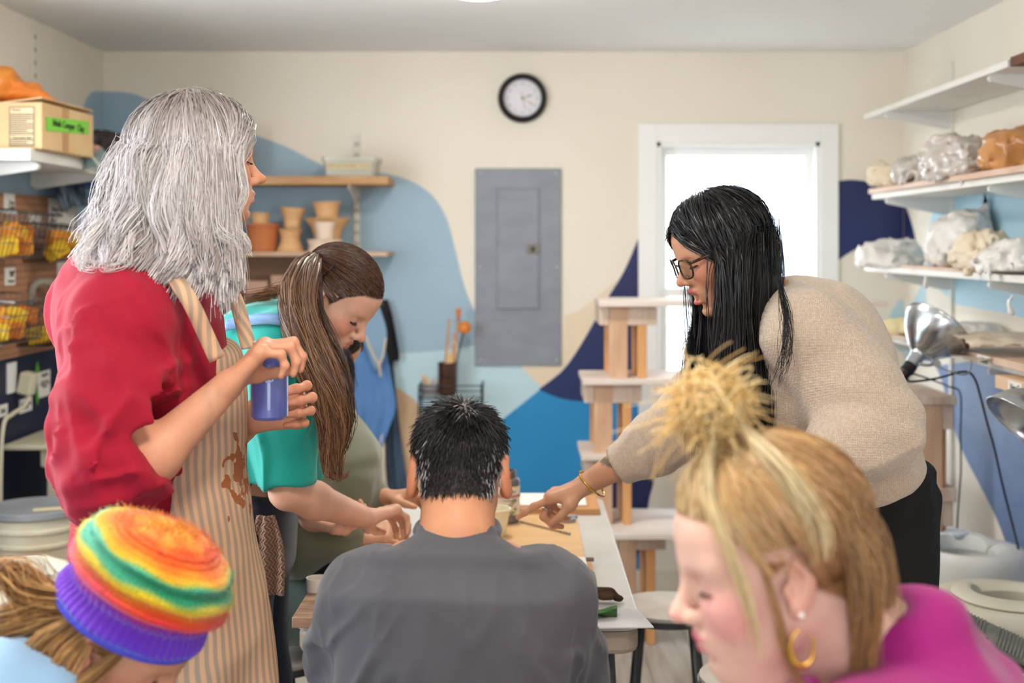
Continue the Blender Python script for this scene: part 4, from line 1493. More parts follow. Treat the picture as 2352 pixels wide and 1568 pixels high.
rt = Rb @ np.array([1.0, 0, 0])
npn = G().box(nl + fr_ * .001, (.085, .0012, .13), Rb).obj('printed_notice', mat('notice_print_ground', (226, 200, 160), .7), bx)
m_rule = mat('notice_ink', (70, 58, 44), .7)
g = G()
for (u, w, a, b) in ((0, .064, .082, .0025), (0, -.064, .082, .0025), (-.041, 0, .0025, .13), (.041, 0, .0025, .13)):
    g.box(nl + rt * u + np.array([0, 0, w]) + fr_ * .002, (a, .0008, b), Rb)
g.obj('notice_frame', m_rule, npn)
lettering('Notice', .011, nl + fr_ * .0024 + np.array([0, 0, .055]) - rt * .033, rt, (0, 0, 1), m_rule, bx, align='LEFT')
g = G()
for i in range(16):
    w = .076 - (i % 5 == 4) * .02
    g.box(nl + fr_ * .002 + np.array([0, 0, .042 - i * .0062 - (.008 if i > 11 else 0)]) - rt * (.038 - w / 2), (w, .0008, .0026), Rb)
o = g.obj('small_print', m_rule, npn)
lettering('Test your clay', .011, nl + fr_ * .0024 + np.array([0, 0, -.0365]), rt, (0, 0, 1), m_rule, bx)

# orange plastic bag on the box
m_orange = mat('orange_bag', (232, 150, 62), 0.28, c2=(214, 106, 30), vary=6, mix=0.7, bump=(14, .6), sss=.2)
s = SDF()
s.ell((-1.76, 4.42, zl + .195), (.12, .12, .045), k=.04)
s.ell((-1.80, 4.40, zl + .245), (.07, .08, .05), k=.05)
s.cap((-1.70, 4.42, zl + .20), (-1.61, 4.4, zl + .175), .03, .014, k=.04)
s.disp = lambda p: np.abs(vnoise(p, 14, 3)) * .03 + np.abs(vnoise(p, 34, 4)) * .012 - .012
V, Q = s.mesh(.01)
V[:, 0] = np.maximum(V[:, 0], XL + .01)
V[:, 2] = np.maximum(V[:, 2], zl + .167)
obj('plastic_bag', V, Q, m_orange, smooth=True, label='crumpled orange plastic bag on top of the cardboard box', cat='bag')

# folded cloths beside the box
m_towel = mat('grey_green_towel', (142, 162, 160), 0.95, c2=(120, 140, 140), vary=20, mix=.6, bump=(300, .4), sheen=.3)
m_hem = mat('towel_hem', (196, 196, 176), 0.95)
m_shag = mat('shaggy_dark_cloth', (78, 68, 66), 0.95, c2=(44, 38, 40), vary=30, mix=.8, bump=(90, 1.0))
m_navyc = mat('navy_cloth', (62, 62, 88), 0.9, bump=(60, .4))
m_pinkc = mat('pink_cloth', (196, 150, 134), 0.9)
m_redc = mat('red_cloth', (196, 40, 48), 0.9)


def cloth_lump(name, parts_, m, label, cat, seed, amp=.02, fr=14, res=.009):
    s = SDF()
    for c, r in parts_:
        s.ell(c, r, k=.04)
    s.disp = lambda p: np.abs(vnoise(p, fr, seed)) * amp + np.abs(vnoise(p, fr * 2.6, seed + 2)) * amp * .5 - amp * .3
    V, Q = s.mesh(res)
    V[:, 0] = np.maximum(V[:, 0], XL + .003)
    lowest = zl + .001
    V[:, 2] = np.maximum(V[:, 2], lowest)
    return obj(name, V, Q, m, smooth=True, label=label, cat=cat)


cloth_lump('shaggy_rug', [((-1.72, 5.2, zl + .07), (.13, .2, .075)), ((-1.66, 5.3, zl + .06), (.12, .18, .07)), ((-1.62, 5.36, zl + .04), (.09, .15, .05))], m_shag, 'shaggy dark rug piled on the left shelf', 'rug', 4, amp=.03, fr=30)
cloth_lump('navy_cloth', [((-1.70, 4.80, zl + .085), (.10, .09, .04))], m_navyc, 'folded navy cloth between the box and shaggy rug', 'cloth', 6)
cloth_lump('pink_cloth', [((-1.68, 4.78, zl + .045), (.10, .07, .03))], m_pinkc, 'dull pink cloth folded under the navy cloth', 'cloth', 8)
cloth_lump('red_cloth', [((-1.74, 4.76, zl + .15), (.05, .04, .035))], m_redc, 'red cloth scrap behind the cardboard box', 'cloth', 9)
# towel hanging over the shelf edge
rows = []
tw = empty('hand_towel', (-1.60, 4.8, zl - .1), 'grey-green hand towel draped over the left shelf edge', 'towel')
A = np.zeros((14, 22, 3))
for i in range(14):
    t = i / 13
    for j in range(22):
        u = j / 21
        y = 4.68 + .27 * u
        fold = .018 * math.sin(u * 13 + 2.2 * t) + .012 * math.sin(u * 27 + 1)
        if t < .45:
            x = -1.72 + .115 * (t / .45)
            z = zl + .05 + .02 * math.sin(u * 9) - .028 * (t / .45) ** 2 + fold * .6
        else:
            k = (t - .45) / .55
            x = XLF + .012 + .02 * k + fold * (0.4 + k)
            z = zl + .02 - (.05 + .085 * u) * k
        A[i, j] = (max(x, XL + .02), y, z)
G().grid(A, .006).obj('terry_cloth', m_towel, tw, smooth=True)
G().tube(A[-1] + [.003, 0, 0], .005, 6).obj('hem', m_hem, tw, smooth=True)
G().tube(A[:, 0] + [.003, -.002, 0], .004, 6).obj('hem', m_hem, tw, smooth=True)
# striped cloths and blue tray hung under the shelf
m_stripe = mat('striped_cloth', (120, 138, 150), .9, c2=(40, 50, 70), vary=26, stretch=(1, 3, .15), mix=1.0, ramp=(.45, .55))
A = np.array([[(XL + .06 + .02 * math.sin(9 * u) + .03 * t, 5.02 + .30 * u, zl - .07 - (.11 - .03 * u) * t) for u in np.linspace(0, 1, 20)] for t in np.linspace(0, 1, 6)])
tag(G().grid(A, .006).obj('striped_cloth', m_stripe, smooth=True), 'striped dark cloth hanging under the left shelf', 'cloth')
tag(G().bb(XL + .01, XL + .2, 5.12, 5.55, zl - .075, zl - .045).obj('blue_tray', mat('tray_blue', (34, 62, 132), .4), bevel=.004), 'flat blue tray slid under the left shelf', 'tray')

# pegboard
m_peg = mat('pegboard_brown', (178, 130, 96), 0.65)
nt, b, N, L = nodes_of(m_peg)
tc = N('ShaderNodeTexCoord')
sep = N('ShaderNodeSeparateXYZ')
L(tc.outputs['Object'], sep.inputs[0])


def mth(op, a, b_=None):
    n = N('ShaderNodeMath')
    n.operation = op
    for i, v in enumerate((a, b_)):
        if v is None:
            continue
        if isinstance(v, (int, float)):
            n.inputs[i].default_value = v
        else:
            L(v, n.inputs[i])
    return n.outputs[0]


fy = mth('SUBTRACT', mth('FRACT', mth('MULTIPLY', sep.outputs[1], 39.4)), .5)
fz = mth('SUBTRACT', mth('FRACT', mth('MULTIPLY', sep.outputs[2], 39.4)), .5)
hole = mth('LESS_THAN', mth('ADD', mth('MULTIPLY', fy, fy), mth('MULTIPLY', fz, fz)), .03)
mx = N('ShaderNodeMix')
mx.data_type = 'RGBA'
mx.inputs[6].default_value = lin((178, 130, 96))
mx.inputs[7].default_value = lin((66, 44, 32))
L(hole, mx.inputs[0])
L(mx.outputs[2], b.inputs['Base Color'])
pz0, pz1, py0, py1 = 1.15, 1.757, 3.9, 5.41
pg = tag(G().bb(XL + .003, XL + .012, py0, py1, pz0, pz1).obj('pegboard', m_peg), 'brown pegboard on the left wall holding wire baskets', 'pegboard')


def wall_sign(px0, py0_, px1, py1_, lines, label, off=.013, frame=None, tilt=0, size=None):
    """paper sign on the left wall spanning the pixel box"""
    a, b_ = LW(px0, py1_, off), LW(px1, py0_, off)
    t = empty('paper_sign', (XL + off, (a[1] + b_[1]) / 2, a[2]), label, 'sign')
    w, h = b_[1] - a[1], b_[2] - a[2]
    c = np.array([XL + off + .001, (a[1] + b_[1]) / 2, (a[2] + b_[2]) / 2])
    if frame is not None:
        G().box(c - [.001, 0, 0], (.001, w * 1.12, h * 1.14)).obj('plastic_sleeve', frame, t)
    G().box(c, (.0016, w, h)).obj('paper', m_tagp, t)
    for (txt, u, v, s) in lines:
        lettering(txt, s, c + [.0014, (u - .5) * w, (.5 - v) * h], (0, 1, 0), (0, 0, 1), m_ink, t)
    return t, c, w, h


t, c, w, h = wall_sign(104, 460, 163, 545, [('Please Clean Up', .4, .28, .026), ('Your Water', .3, .42, .026), ('and', .16, .56, .024), ('Return Your Tools', .42, .70, .026), ('to Their Place', .32, .82, .026)], 'large paper clean-up notice pinned to the pegboard')
ci = [c + [.0016, .33 * w + .11 * w * math.cos(a), .23 * h + .17 * h * math.sin(a)] for a in np.linspace(0, 2 * math.pi, 30, endpoint=False)]
G().tube(ci, .0015, 4, closed=True).obj('drawing', m_greyink, t)
ci = [c + [.0016, .33 * w + .05 * w * math.cos(a), .24 * h + .10 * h * math.sin(a)] for a in np.linspace(0, 2 * math.pi, 20, endpoint=False)]
G().tube(ci, .0012, 4, closed=True).obj('drawing', m_greyink, t)
wall_sign(0, 445, 25, 490, [('Trim', .65, .45, .026), ('Tools', .65, .68, .026)], 'small paper sign about trimming tools on the pegboard')
wall_sign(58, 489, 86, 518, [('Ribs', .4, .75, .022)], 'small blank-topped paper sign behind the upper basket')
wall_sign(124, 594, 154, 633, [('Wire Tools', .55, .78, .024)], 'small square paper sign beside the upper basket bracket')
wall_sign(2, 614, 26, 656, [('Small', .65, .25, .022), ('Soft', .65, .42, .022), ('Sponges', .6, .75, .018)], 'narrow paper sign under the upper basket')
m_slv = mat('sleeve_plastic', (120, 120, 128), .2)
wall_sign(84, 848, 112, 915, [('Supplies', .55, .14, .024), ('please restock', .55, .40, .013), ('when they run low', .55, .50, .013), ('thank you', .55, .60, .013)], 'paper notice with small print and green arrows on the navy wall', off=.004)
wall_sign(42, 910, 70, 950, [('hands and', .5, .42, .024), ('tools', .5, .64, .024)], 'small paper sign in a sleeve below the outlet', off=.004, frame=m_slv)
wall_sign(-14, 926, 14, 962, [('Sink', .6, .5, .03)], 'small paper sign at the left of the outlet plug', off=.004, frame=m_slv)
m_green = mat('green_tape', (96, 168, 44), .5)
for (y0_, y1_) in ((828, 868), (892, 932)):
    a, b_, c_, d_ = LW(82, y0_, .006), LW(86, (y0_ + y1_) / 2, .006), LW(82, y1_, .006), LW(78, (y0_ + y1_) / 2, .006)
    tag(G().prism([a, b_, c_, d_], (0, 0, 0), (.001, 0, 0)).obj('green_marker', m_green), 'green diamond tape marker %s the notice' % ('above' if y0_ == 828 else 'beside the foot of'), 'marker')

# baskets of sponges
m_wires = mat('basket_wire', (120, 120, 122), .35, metal=.9)
m_wireb = mat('basket_wire_dark', (70, 64, 58), .5, metal=.6)
m_sp = [mat('sponge_yellow', (244, 196, 52), .95, bump=(120, .6)), mat('sponge_orange', (240, 160, 60), .95, bump=(120, .6)), mat('sponge_rust', (206, 112, 36), .95, bump=(120, .6))]


def basket(y0, y1, z0, z1, d, m, label, nsp, seed):
    t = empty('wire_basket', (XL + .012 + d / 2, (y0 + y1) / 2, z0), label, 'basket', 'wire baskets on the pegboard')
    x0, x1 = XL + .016, XL + .016 + d
    lerp = lambda s: (x0, x1 - .05 * (1 - s), y0 + .03 * (1 - s), y1 - .03 * (1 - s), z0 + (z1 - z0) * s)

    def ring(s):
        a, b_, c_, e, z = lerp(s)
        zf = z - .02 * s
        return [(a, c_, z), (b_, c_, zf), (b_, e, zf), (a, e, z)]
    G().tube(ring(1.0), .0035, 6, closed=True).obj('rim', m, t)
    for s in (0.0, .33, .66):
        G().tube(ring(s), .0018, 5, closed=True).obj('hoop', m, t)
    n = 9
    R1, R0 = ring(1.0), ring(0.0)
    g = G()
    for k in range(4):
        p0, p1, q0, q1 = [np.array(v) for v in (R1[k], R1[(k + 1) % 4], R0[k], R0[(k + 1) % 4])]
        for i in range(n):
            u = i / n
            g.tube([p0 + (p1 - p0) * u, q0 + (q1 - q0) * u], .0015, 4)
    for i in range(1, 8):
        u = i / 8
        g.tube([np.array(R0[0]) * (1 - u) + np.array(R0[3]) * u, np.array(R0[1]) * (1 - u) + np.array(R0[2]) * u], .0015, 4)
    o = g.obj('wire_grid', m, t)
    o['kind'] = 'stuff'
    r = random.Random(seed)
    for i in range(nsp):
        s = SDF()
        yy = y0 + .06 + (y1 - y0 - .12) * ((i + .5) / nsp) + r.uniform(-.01, .01)
        xx = x0 + d * r.uniform(.35, .6)
        zz = z0 + .04 + (i % 2) * .045
        s.box((xx, yy, zz), (.045, .028, .03), rotm(r.uniform(-30, 30), r.uniform(-25, 25), r.uniform(0, 90)), rad=.008)
        s.disp = lambda p: vnoise(p, 60, i) * .004
        V, Q = s.mesh(.007)
        k = i % 3
        obj('sponge', V, Q, m_sp[k], smooth=True, label=['yellow', 'orange', 'rust-coloured'][k] + ' sponge in ' + label, cat='sponge', group='sponges in the wire baskets')
    return t


Yq = lambda px, x: x * F / (px - VX)
basket(4.33, 4.72, LW(0, 622)[2] + .05, LW(0, 500)[2] + .03, .17, m_wires, 'upper chromed wire basket on the pegboard', 6, 1)
basket(4.80, 5.22, LW(60, 600)[2], LW(60, 512)[2], .17, m_wireb, 'upper dark wire basket on the pegboard', 6, 2)
basket(4.26, 4.66, LW(0, 800)[2] + .04, LW(0, 690)[2] + .03, .19, m_wires, 'lower chromed wire basket on the pegboard', 6, 3)
basket(4.74, 5.10, LW(60, 795)[2] + .01, LW(60, 705)[2] + .01, .17, m_wireb, 'lower dark wire basket on the pegboard', 6, 4)
m_rusty = mat('rusty_iron', (84, 52, 40), .7)
tag(G().tube([LW(105, 560, .012), LW(105, 560, .16) + [0, .12, .0]], .006, 6).obj('peg_hook', m_rusty, smooth=True), 'rusty peg hook beside the upper dark basket', 'hook')
# grey bracket arm low on the pegboard
m_putty = mat('putty_metal', (150, 142, 130), .5)
tag(G().tube(crom([LW(60, 700, .012), LW(60, 655, .03), LW(75, 650, .07), LW(130, 690, .10)], 6), .016, 10).obj('grab_arm', m_putty, smooth=True), 'putty-coloured curved metal arm fixed to the pegboard', 'arm')
# outlet, plug and cord
ou = empty('wall_outlet', LW(25, 905), 'white wall outlet on the navy wall below the pegboard', 'outlet')
a, b_ = LW(14, 905), LW(34, 830)
G().bb(XL, XL + .008, a[1], b_[1], a[2], b_[2]).obj('cover_plate', m_trim, ou, bevel=.002)
pl = empty('power_plug', LW(38, 910, .03), 'bulky cream power plug in the wall outlet', 'plug')
c = LW(36, 880, .045)
m_plug = mat('plug_cream', (214, 206, 180), .45)
G().box(c, (.055, .062, .085), rotm(0, 12, 0)).obj('plug_body', m_plug, pl, bevel=.01)
G().tube(crom([c + [.005, 0, -.04], c + [.0, -.03, -.08], c + [-.01, -.12, -.10], c + [-.01, -.2, -.13], c + [-.01, -.225, -.3], c + [-.01, -.225, -.6], c + [-.01, -.23, -.78]], 6), .008, 8).obj('cord', m_plug, pl, smooth=True)

# cream bins, stacked buckets, wheel at the left
m_bin = mat('bin_cream', (206, 198, 172), .5, c2=(190, 178, 146), vary=4, mix=.5)
bn = empty('storage_bin', (-1.68, 4.85, 0), 'cream lidded storage bin against the navy wall', 'bin')
z_l = P(0, 1012, 4.72)[2]
G().bb(XL + .02, P(200, 0, 4.72)[0], 4.62, 5.1, z_l - .02, z_l).obj('lid', m_bin, bn, bevel=.006)
G().bb(XL + .14, P(196, 0, 4.75)[0], 4.66, 5.08, z_l - .09, z_l - .02).obj('upper_box', m_bin, bn, bevel=.01)
G().bb(XL + .16, P(190, 0, 4.75)[0], 4.67, 5.07, z_l - .30, z_l - .092).obj('drawer', m_bin, bn, bevel=.01)
G().bb(XL + .16, P(190, 0, 4.75)[0], 4.67, 5.07, 0.0, z_l - .302).obj('lower_box', mat('bin_dark', (60, 58, 58), .6), bn, bevel=.01)
m_bucket = mat('bucket_cream', (214, 204, 180), .5, c2=(188, 148, 104), vary=5, mix=.7, ramp=(.5, .8))
m_lid = mat('bucket_lid_grey', (132, 134, 140), .5, c2=(160, 158, 156), vary=6, mix=.6)
bcx, bcy = P(82, 0, 4.3)[0], 4.3
zt_ = P(0, 1160, 4.3)[2]
bk = empty('plastic_bucket', (bcx, bcy, zt_ - .37), 'stained cream bucket with a grey lid, topmost of its stack', 'bucket', 'stacked buckets')
prof = [(.001, 0), (.125, 0), (.13, .006), (.142, .24), (.142, .25), (.150, .252), (.150, .262), (.144, .265), (.146, .30), (.154, .302), (.154, .312), (.148, .315), (.15, .352), (.001, .352)]
G().lathe(prof, 44, (bcx, bcy, zt_ - .37)).obj('bucket_body', m_bucket, bk, smooth=True, angle=35)
G().lathe([(.157, .345), (.163, .35), (.163, .368), (.155, .37), (.14, .364), (.001, .364)], 44, (bcx, bcy, zt_ - .37)).obj('lid', m_lid, bk, smooth=True, angle=35)
G().box((bcx + .06, bcy - .04, zt_ - .004), (.1, .05, .001), rotm(0, 0, 20)).obj('lid_label', m_tape, bk)
bk2 = copy_tree(bk)
bk2.location = (bcx, bcy, 0)
s_ = (zt_ - .37) / .37
bk2.scale = (1, 1, s_ * .999)
bk2['label'] = 'stained cream bucket with a grey lid, under another bucket'
w3 = P(30, 0, 3.86)
potters_wheel((w3[0], 3.86), .575, .21, m_wheel, 'cream pottery wheel standing before the stacked buckets', hole=(.03, 0), rot=60, open_ang=200)
# ------------------------------------------------------------------ worktable, things on it, stools
m_tab = mat('table_grey_plastic', (206, 204, 200), .38, c2=(188, 182, 174), vary=5, mix=.6, bump=(120, .06))
m_tabedge = mat('table_edge_taupe', (178, 164, 148), .5, c2=(150, 134, 116), vary=6, mix=.6)
TX0, TX1, TY0, TY1, TZ = -0.50, 0.262, 2.79, 4.20, .737
tb = empty('folding_table', ((TX0 + TX1) / 2, 3.5, 0), 'grey plastic folding table the group works at', 'table')
o2 = rounded_rect(TX0, TX1, TY0, TY1, .045, 7)
G().prism(np.column_stack([o2, np.zeros(len(o2))]), (0, 0, TZ - .012), (0, 0, TZ)).obj('tabletop', m_tab, tb, bevel=.004)
o2 = rounded_rect(TX0 + .006, TX1 - .006, TY0 + .006, TY1 - .006, .045, 7)
G().prism(np.column_stack([o2, np.zeros(len(o2))]), (0, 0, TZ - .066), (0, 0, TZ - .0125)).obj('apron', m_tabedge, tb, bevel=.012)
for y in (TY0 + .16, TY1 - .16):
    for x in (TX0 + .08, TX1 - .045):
        s = 1 if x > 0 else -1
        G().tube([(x - s * .02, y, TZ - .066), (x + s * .015, y, .0)], .0135, 12).obj('leg', m_leg, tb, smooth=True)
    G().tube([(TX0 + .08, y, .2), (TX1 - .05, y, .2)], .01, 10).obj('cross_bar', m_leg, tb, smooth=True)

m_plyb = mat('plywood_board', (222, 182, 132), .5, c2=(208, 164, 112), vary=3, stretch=(1, 6, 1), mix=.7)
m_grain = mat('grained_board', (198, 164, 136), .55, c2=(150, 114, 90), vary=5, stretch=(1.5, 14, 6), mix=.9, bump=(60, .15))
m_plaster = mat('plaster_white', (236, 230, 220), .8)
m_brownb = mat('brown_board', (196, 142, 92), .6)
zb = TZ
tag(G().bb(-.30, .165, 3.02, 3.90, zb, zb + .009).obj('plywood_board', m_plyb, bevel=.002), 'large plain plywood work board in the middle of the table', 'board')
tag(G().bb(-.06, .238, 3.93, 4.16, zb, zb + .02).obj('wooden_board', m_brownb, bevel=.002), 'small wooden board at the far end of the table', 'board')
tag(G().bb(-.05, .20, 3.96, 4.14, zb + .0205, zb + .028).obj('clay_slab', m_plaster, bevel=.003), 'pale rolled clay slab on the small wooden board', 'clay slab')
tag(G().bb(-.05, .178, 2.995, 3.30, zb + .0095, zb + .014).obj('thin_board', m_brownb, bevel=.001), 'thin brown board under the white plaster bat', 'board')
tag(G().bb(-.04, .162, 3.03, 3.28, zb + .0145, zb + .032).obj('plaster_bat', m_plaster, bevel=.003), 'white plaster bat on the thin brown board', 'plaster bat')
tag(G().tube([(-.02, 3.335, zb + .016), (.185, 3.315, zb + .016)], .0055, 8).obj('dowel', mat('grey_dowel', (160, 138, 118), .6), smooth=True), 'thin grey-brown dowel lying across the plywood board', 'dowel')
tag(G().bb(TX0 + .0, TX0 + .36, 2.775, 3.06, zb, zb + .024).obj('grained_board', m_grain, bevel=.002), 'grained wooden board overhanging the near corner of the table', 'board')
# gray sheet with leaf
m_sheet = mat('grey_sheet', (208, 202, 204), .45)
o3 = [(.03, 2.765), (.285, 2.775), (.262, 2.915), (.03, 2.925)]
tag(G().prism([(x, y, zb) for x, y in o3], (0, 0, .0004), (0, 0, .003)).obj('paper_sheet', m_sheet), 'pale grey sheet under the green leaf', 'sheet')
m_leaf = mat('leaf_green', (64, 116, 44), .35, c2=(38, 84, 30), vary=12, mix=.7, coat=.3)
m_vein = mat('leaf_vein', (150, 186, 70), .4)
A = np.zeros((11, 9, 3))
for i in range(11):
    t = i / 10
    wd = .036 * math.sin(math.pi * min(1, t * .93 + .06)) ** .7
    for j in range(9):
        u = j / 4 - 1
        A[i, j] = (.085 + .125 * t, 2.86 + u * wd - .01 * t, zb + .007 + .013 * abs(u) ** 1.4 * (1 + .5 * math.sin(7 * t)) + .006 * math.sin(5 * t + u * 2))
lf = empty('green_leaf', (.14, 2.85, zb), 'curled dark green leaf lying on the grey sheet', 'leaf')
G().grid(A, .001).obj('blade', m_leaf, lf, smooth=True)
G().tube(np.concatenate([[A[0, 4] + [-.02, -.02, .0]], A[:, 4] + [0, 0, .001]]), np.linspace(.0026, .0008, 12), 6).obj('stem', m_vein, lf, smooth=True)
for i in range(2, 10, 2):
    for j in (0, 8):
        G().tube([A[i, 4] + [0, 0, .001], (A[min(i + 1, 10), (4 + j) // 2] + [0, 0, .001])], .0007, 4).obj('vein', m_vein, lf)
# bark
s = SDF()
bk0, bk1 = np.array([.075, 2.975, zb + .022]), np.array([.20, 2.965, zb + .019])
s.cap(bk0, bk1, .021, .018, k=.005)
s.cap(bk1, bk1 + [.022, 0, -.006], .012, .009, k=.012)
s.cap(bk0 + [0, 0, -.012], bk1 + [0, 0, -.014], .012, .012, k=.01, op='sub')
s.disp = lambda p: vnoise(p * [30, 110, 110], 1, 2) * .004 + vnoise(p, 60, 3) * .003
V, Q = s.mesh(.0035)
V[:, 2] = np.maximum(V[:, 2], zb + .001)
obj('bark_piece', V, Q, mat('bark_brown', (92, 64, 44), .9, c2=(58, 38, 26), vary=18, stretch=(1, 4, 4), bump=(70, .8)), smooth=True, label='curved piece of dark brown bark near the leaf', cat='bark')
# jar of underglaze
m_jarbody = mat('jar_grey_paint', (112, 110, 110), .3, coat=.4)
m_label = mat('jar_label', (238, 228, 210), .45)
m_cl = mat('label_cream_band', (240, 224, 160), .5)
m_redink = mat('label_red', (186, 44, 52), .5)
jx, jy, jz = P(1164, 0, 3.80)[0], 3.80, zb + .0092
jr = .0385
jt = empty('paint_jar', (jx, jy, jz), 'open grey paint jar with a printed and hand-marked label', 'jar')
G().lathe([(.001, 0), (jr - .006, 0), (jr - .001, .004), (jr, .01), (jr, .122), (jr - .004, .130), (.028, .133), (.0275, .137), (.0275, .153), (.0245, .153), (.0245, .135), (.001, .135)], 44, (jx, jy, jz)).obj('bottle', m_jarbody, jt, smooth=True, angle=35)
for z in (.139, .145):
    G().tube([(jx + .0282 * math.cos(a), jy + .0282 * math.sin(a), jz + z) for a in np.linspace(0, 2 * math.pi, 32, endpoint=False)], .0014, 5, closed=True).obj('thread', m_jarbody, jt, smooth=True)
G().lathe([(jr + .0003, .026), (jr + .0006, .026), (jr + .0006, .108), (jr + .0003, .108)], 44, (jx, jy, jz), closed=True).obj('label_wrap', m_label, jt, smooth=True, angle=30)
G().lathe([(jr + .0007, .105), (jr + .0009, .105), (jr + .0009, .109), (jr + .0007, .109)], 44, (jx, jy, jz), closed=True).obj('label_band', m_cl, jt)


def on_jar(txt, size, u, z, m, rot=0.0, name='lettering'):
    V, Fc = text_geo(txt, size)
    c, s = math.cos(math.radians(rot)), math.sin(math.radians(rot))
    x = V[:, 0] * c - V[:, 1] * s + u
    y = V[:, 0] * s + V[:, 1] * c
    a = -math.pi / 2 + x / jr
    rr = jr + .001 + V[:, 2]
    obj(name, np.column_stack([jx + rr * np.cos(a), jy + rr * np.sin(a), jz + z + y]), Fc, m, jt)


on_jar('Mayco', .011, .014, .0945, m_ink)
on_jar('\u2726', .012, -.007, .095, m_redink)
on_jar('FUNDAMENTALS', .0135, .012, .080, m_redink)
on_jar('\u2014 Underglaze \u2014', .0085, .010, .069, m_greyink)
on_jar('E', .008, -.026, .085, m_ink)
for (u, z, w, h, r) in ((.010, .052, .04, .011, 42), (.022, .036, .022, .012, 42)):
    c, s = math.cos(math.radians(r)), math.sin(math.radians(r))
    n = 10
    A = np.zeros((2, n, 3))
    for k, v in enumerate((-h / 2, h / 2)):
        for i in range(n):
            xx = -w / 2 + w * i / (n - 1)
            x, y = xx * c - v * s + u, xx * s + v * c
            a = -math.pi / 2 + x / jr
            A[k, i] = (jx + (jr + .0009) * math.cos(a), jy + (jr + .0009) * math.sin(a), jz + z + y)
    G().grid(A).obj('marker_stroke', m_cl, jt)
on_jar('STUDIO', .0155, .010, .053, m_ink, 42)
on_jar('BLK', .018, .022, .037, m_ink, 42)
# cup
cx_, cy_ = P(1133, 0, 3.62)[0], 3.62
tag(G().lathe([(.001, 0), (.034, 0), (.036, .003), (.047, .072), (.051, .073), (.051, .077), (.046, .077), (.033, .004), (.001, .004)], 40, (cx_, cy_, zb + .0092)).obj('plastic_cup', mat('cup_cream_plastic', (240, 232, 206), .35, sss=.2), smooth=True, angle=40), 'cream plastic cup behind the seated man', 'cup')
# needle tool, tape roll, pencils, thin wire tool
t = empty('needle_tool', (.1, 3.70, zb + .01), 'long dark needle tool with beaded end on the plywood board', 'tool')
a, b_ = np.array([-.005, 3.78, zb + .013]), np.array([.135, 3.62, zb + .013])
G().tube([a, a + (b_ - a) * .8], .0022, 6).obj('shaft', mat('tool_brown', (130, 96, 72), .4, metal=.4), t)
for i in range(4):
    G().sphere(a + (b_ - a) * (.82 + .055 * i), .0042, 8).obj('bead', m_hook, t, smooth=True)
tr = np.array([P(1304, 1186, 3.80)[0], 3.80, zb + .0092])
tag(G().lathe([(.014, 0), (.024, 0), (.024, .012), (.014, .012)], 28, tr, closed=True).obj('tape_roll', mat('grey_tape', (150, 152, 156), .5), smooth=True, angle=40), 'small grey roll of tape on the plywood board', 'tape roll')
tag(G().tube([(.105, 3.86, zb + .0135), (.165, 3.845, zb + .0135)], .0035, 6).obj('blue_pencil', mat('pencil_blue', (60, 96, 190), .5)), 'blue pencil lying by the tape roll', 'pencil')
tag(G().tube([(.03, 3.915, zb + .0045), (.15, 3.915, zb + .0045)], .0038, 6).obj('orange_pencil', mat('pencil_orange', (214, 140, 60), .5)), 'orange pencil along the small wooden board', 'pencil')
# left side bits
tag(G().lathe([(.024, 0), (.026, 0), (.027, .03), (.025, .03)], 32, (P(728, 0, 2.98)[0], 2.99, zb + .0245), closed=True).obj('cardboard_ring', mat('ring_white', (232, 226, 218), .7), smooth=True, angle=40), 'short white cardboard ring on the grained board', 'ring')
s = SDF()
s.ell((-.40, 3.20, zb + .012), (.07, .05, .014), k=.02)
s.disp = lambda p: vnoise(p, 30, 4) * .006
V, Q = s.mesh(.005)
V[:, 2] = np.maximum(V[:, 2], zb + .0005)
obj('clay_lump', V, Q, m_bisque, smooth=True, label='flattened pale clay lump at the left edge of the table', cat='clay')
# clay piece being worked by the hands
s = SDF()
s.ell((-.285, 3.42, zb + .022), (.045, .04, .022), k=.02)
s.ell((-.285, 3.42, zb + .05), (.03, .026, .02), k=.02, op='sub')
V, Q = s.mesh(.004)
V[:, 2] = np.maximum(V[:, 2], zb + .0095)
obj('clay_bowl', V, Q, mat('wet_clay', (150, 122, 96), .6), smooth=True, label='small wet clay bowl between the working hands', cat='clay bowl')


# stools
m_seat = mat('stool_seat_worn', (214, 206, 196), .5, c2=(186, 170, 152), vary=7, mix=.6)
m_sleg = mat('stool_leg_metal', (84, 86, 88), .4, metal=.6)


def stool(x, y, z, r, label):
    t = empty('round_stool', (x, y, 0), label, 'stool', 'round metal stools')
    G().lathe([(.001, z - .012), (r, z - .012), (r, z - .002), (r - .004, z), (.001, z)], 40, (x, y, 0)).obj('seat', m_seat, t, smooth=True, angle=40)
    G().lathe([(r - .02, z - .03), (r + .005, z - .03), (r + .005, z - .0125), (r - .02, z - .0125)], 40, (x, y, 0), closed=True).obj('seat_ring', m_sleg, t, smooth=True, angle=40)
    for k in range(4):
        a = math.radians(35 + 90 * k)
        c, s = math.cos(a), math.sin(a)
        G().tube([(x + c * r * .72, y + s * r * .72, z - .03), (x + c * r * 1.1, y + s * r * 1.1, 0)], .0115, 10).obj('leg', m_sleg, t, smooth=True)
    G().tube([(x + r * .93 * math.cos(a), y + r * .93 * math.sin(a), .2) for a in np.linspace(0, 2 * math.pi, 32, endpoint=False)], .006, 8, closed=True).obj('foot_ring', m_sleg, t, smooth=True)
    return t


stool(P(1532, 0, 3.8)[0], 3.8, .50, .15, 'empty round metal stool beside the table corner')
stool(P(1752, 0, 3.1)[0], 3.12, .52, .15, 'round metal stool standing in front of the standing woman')
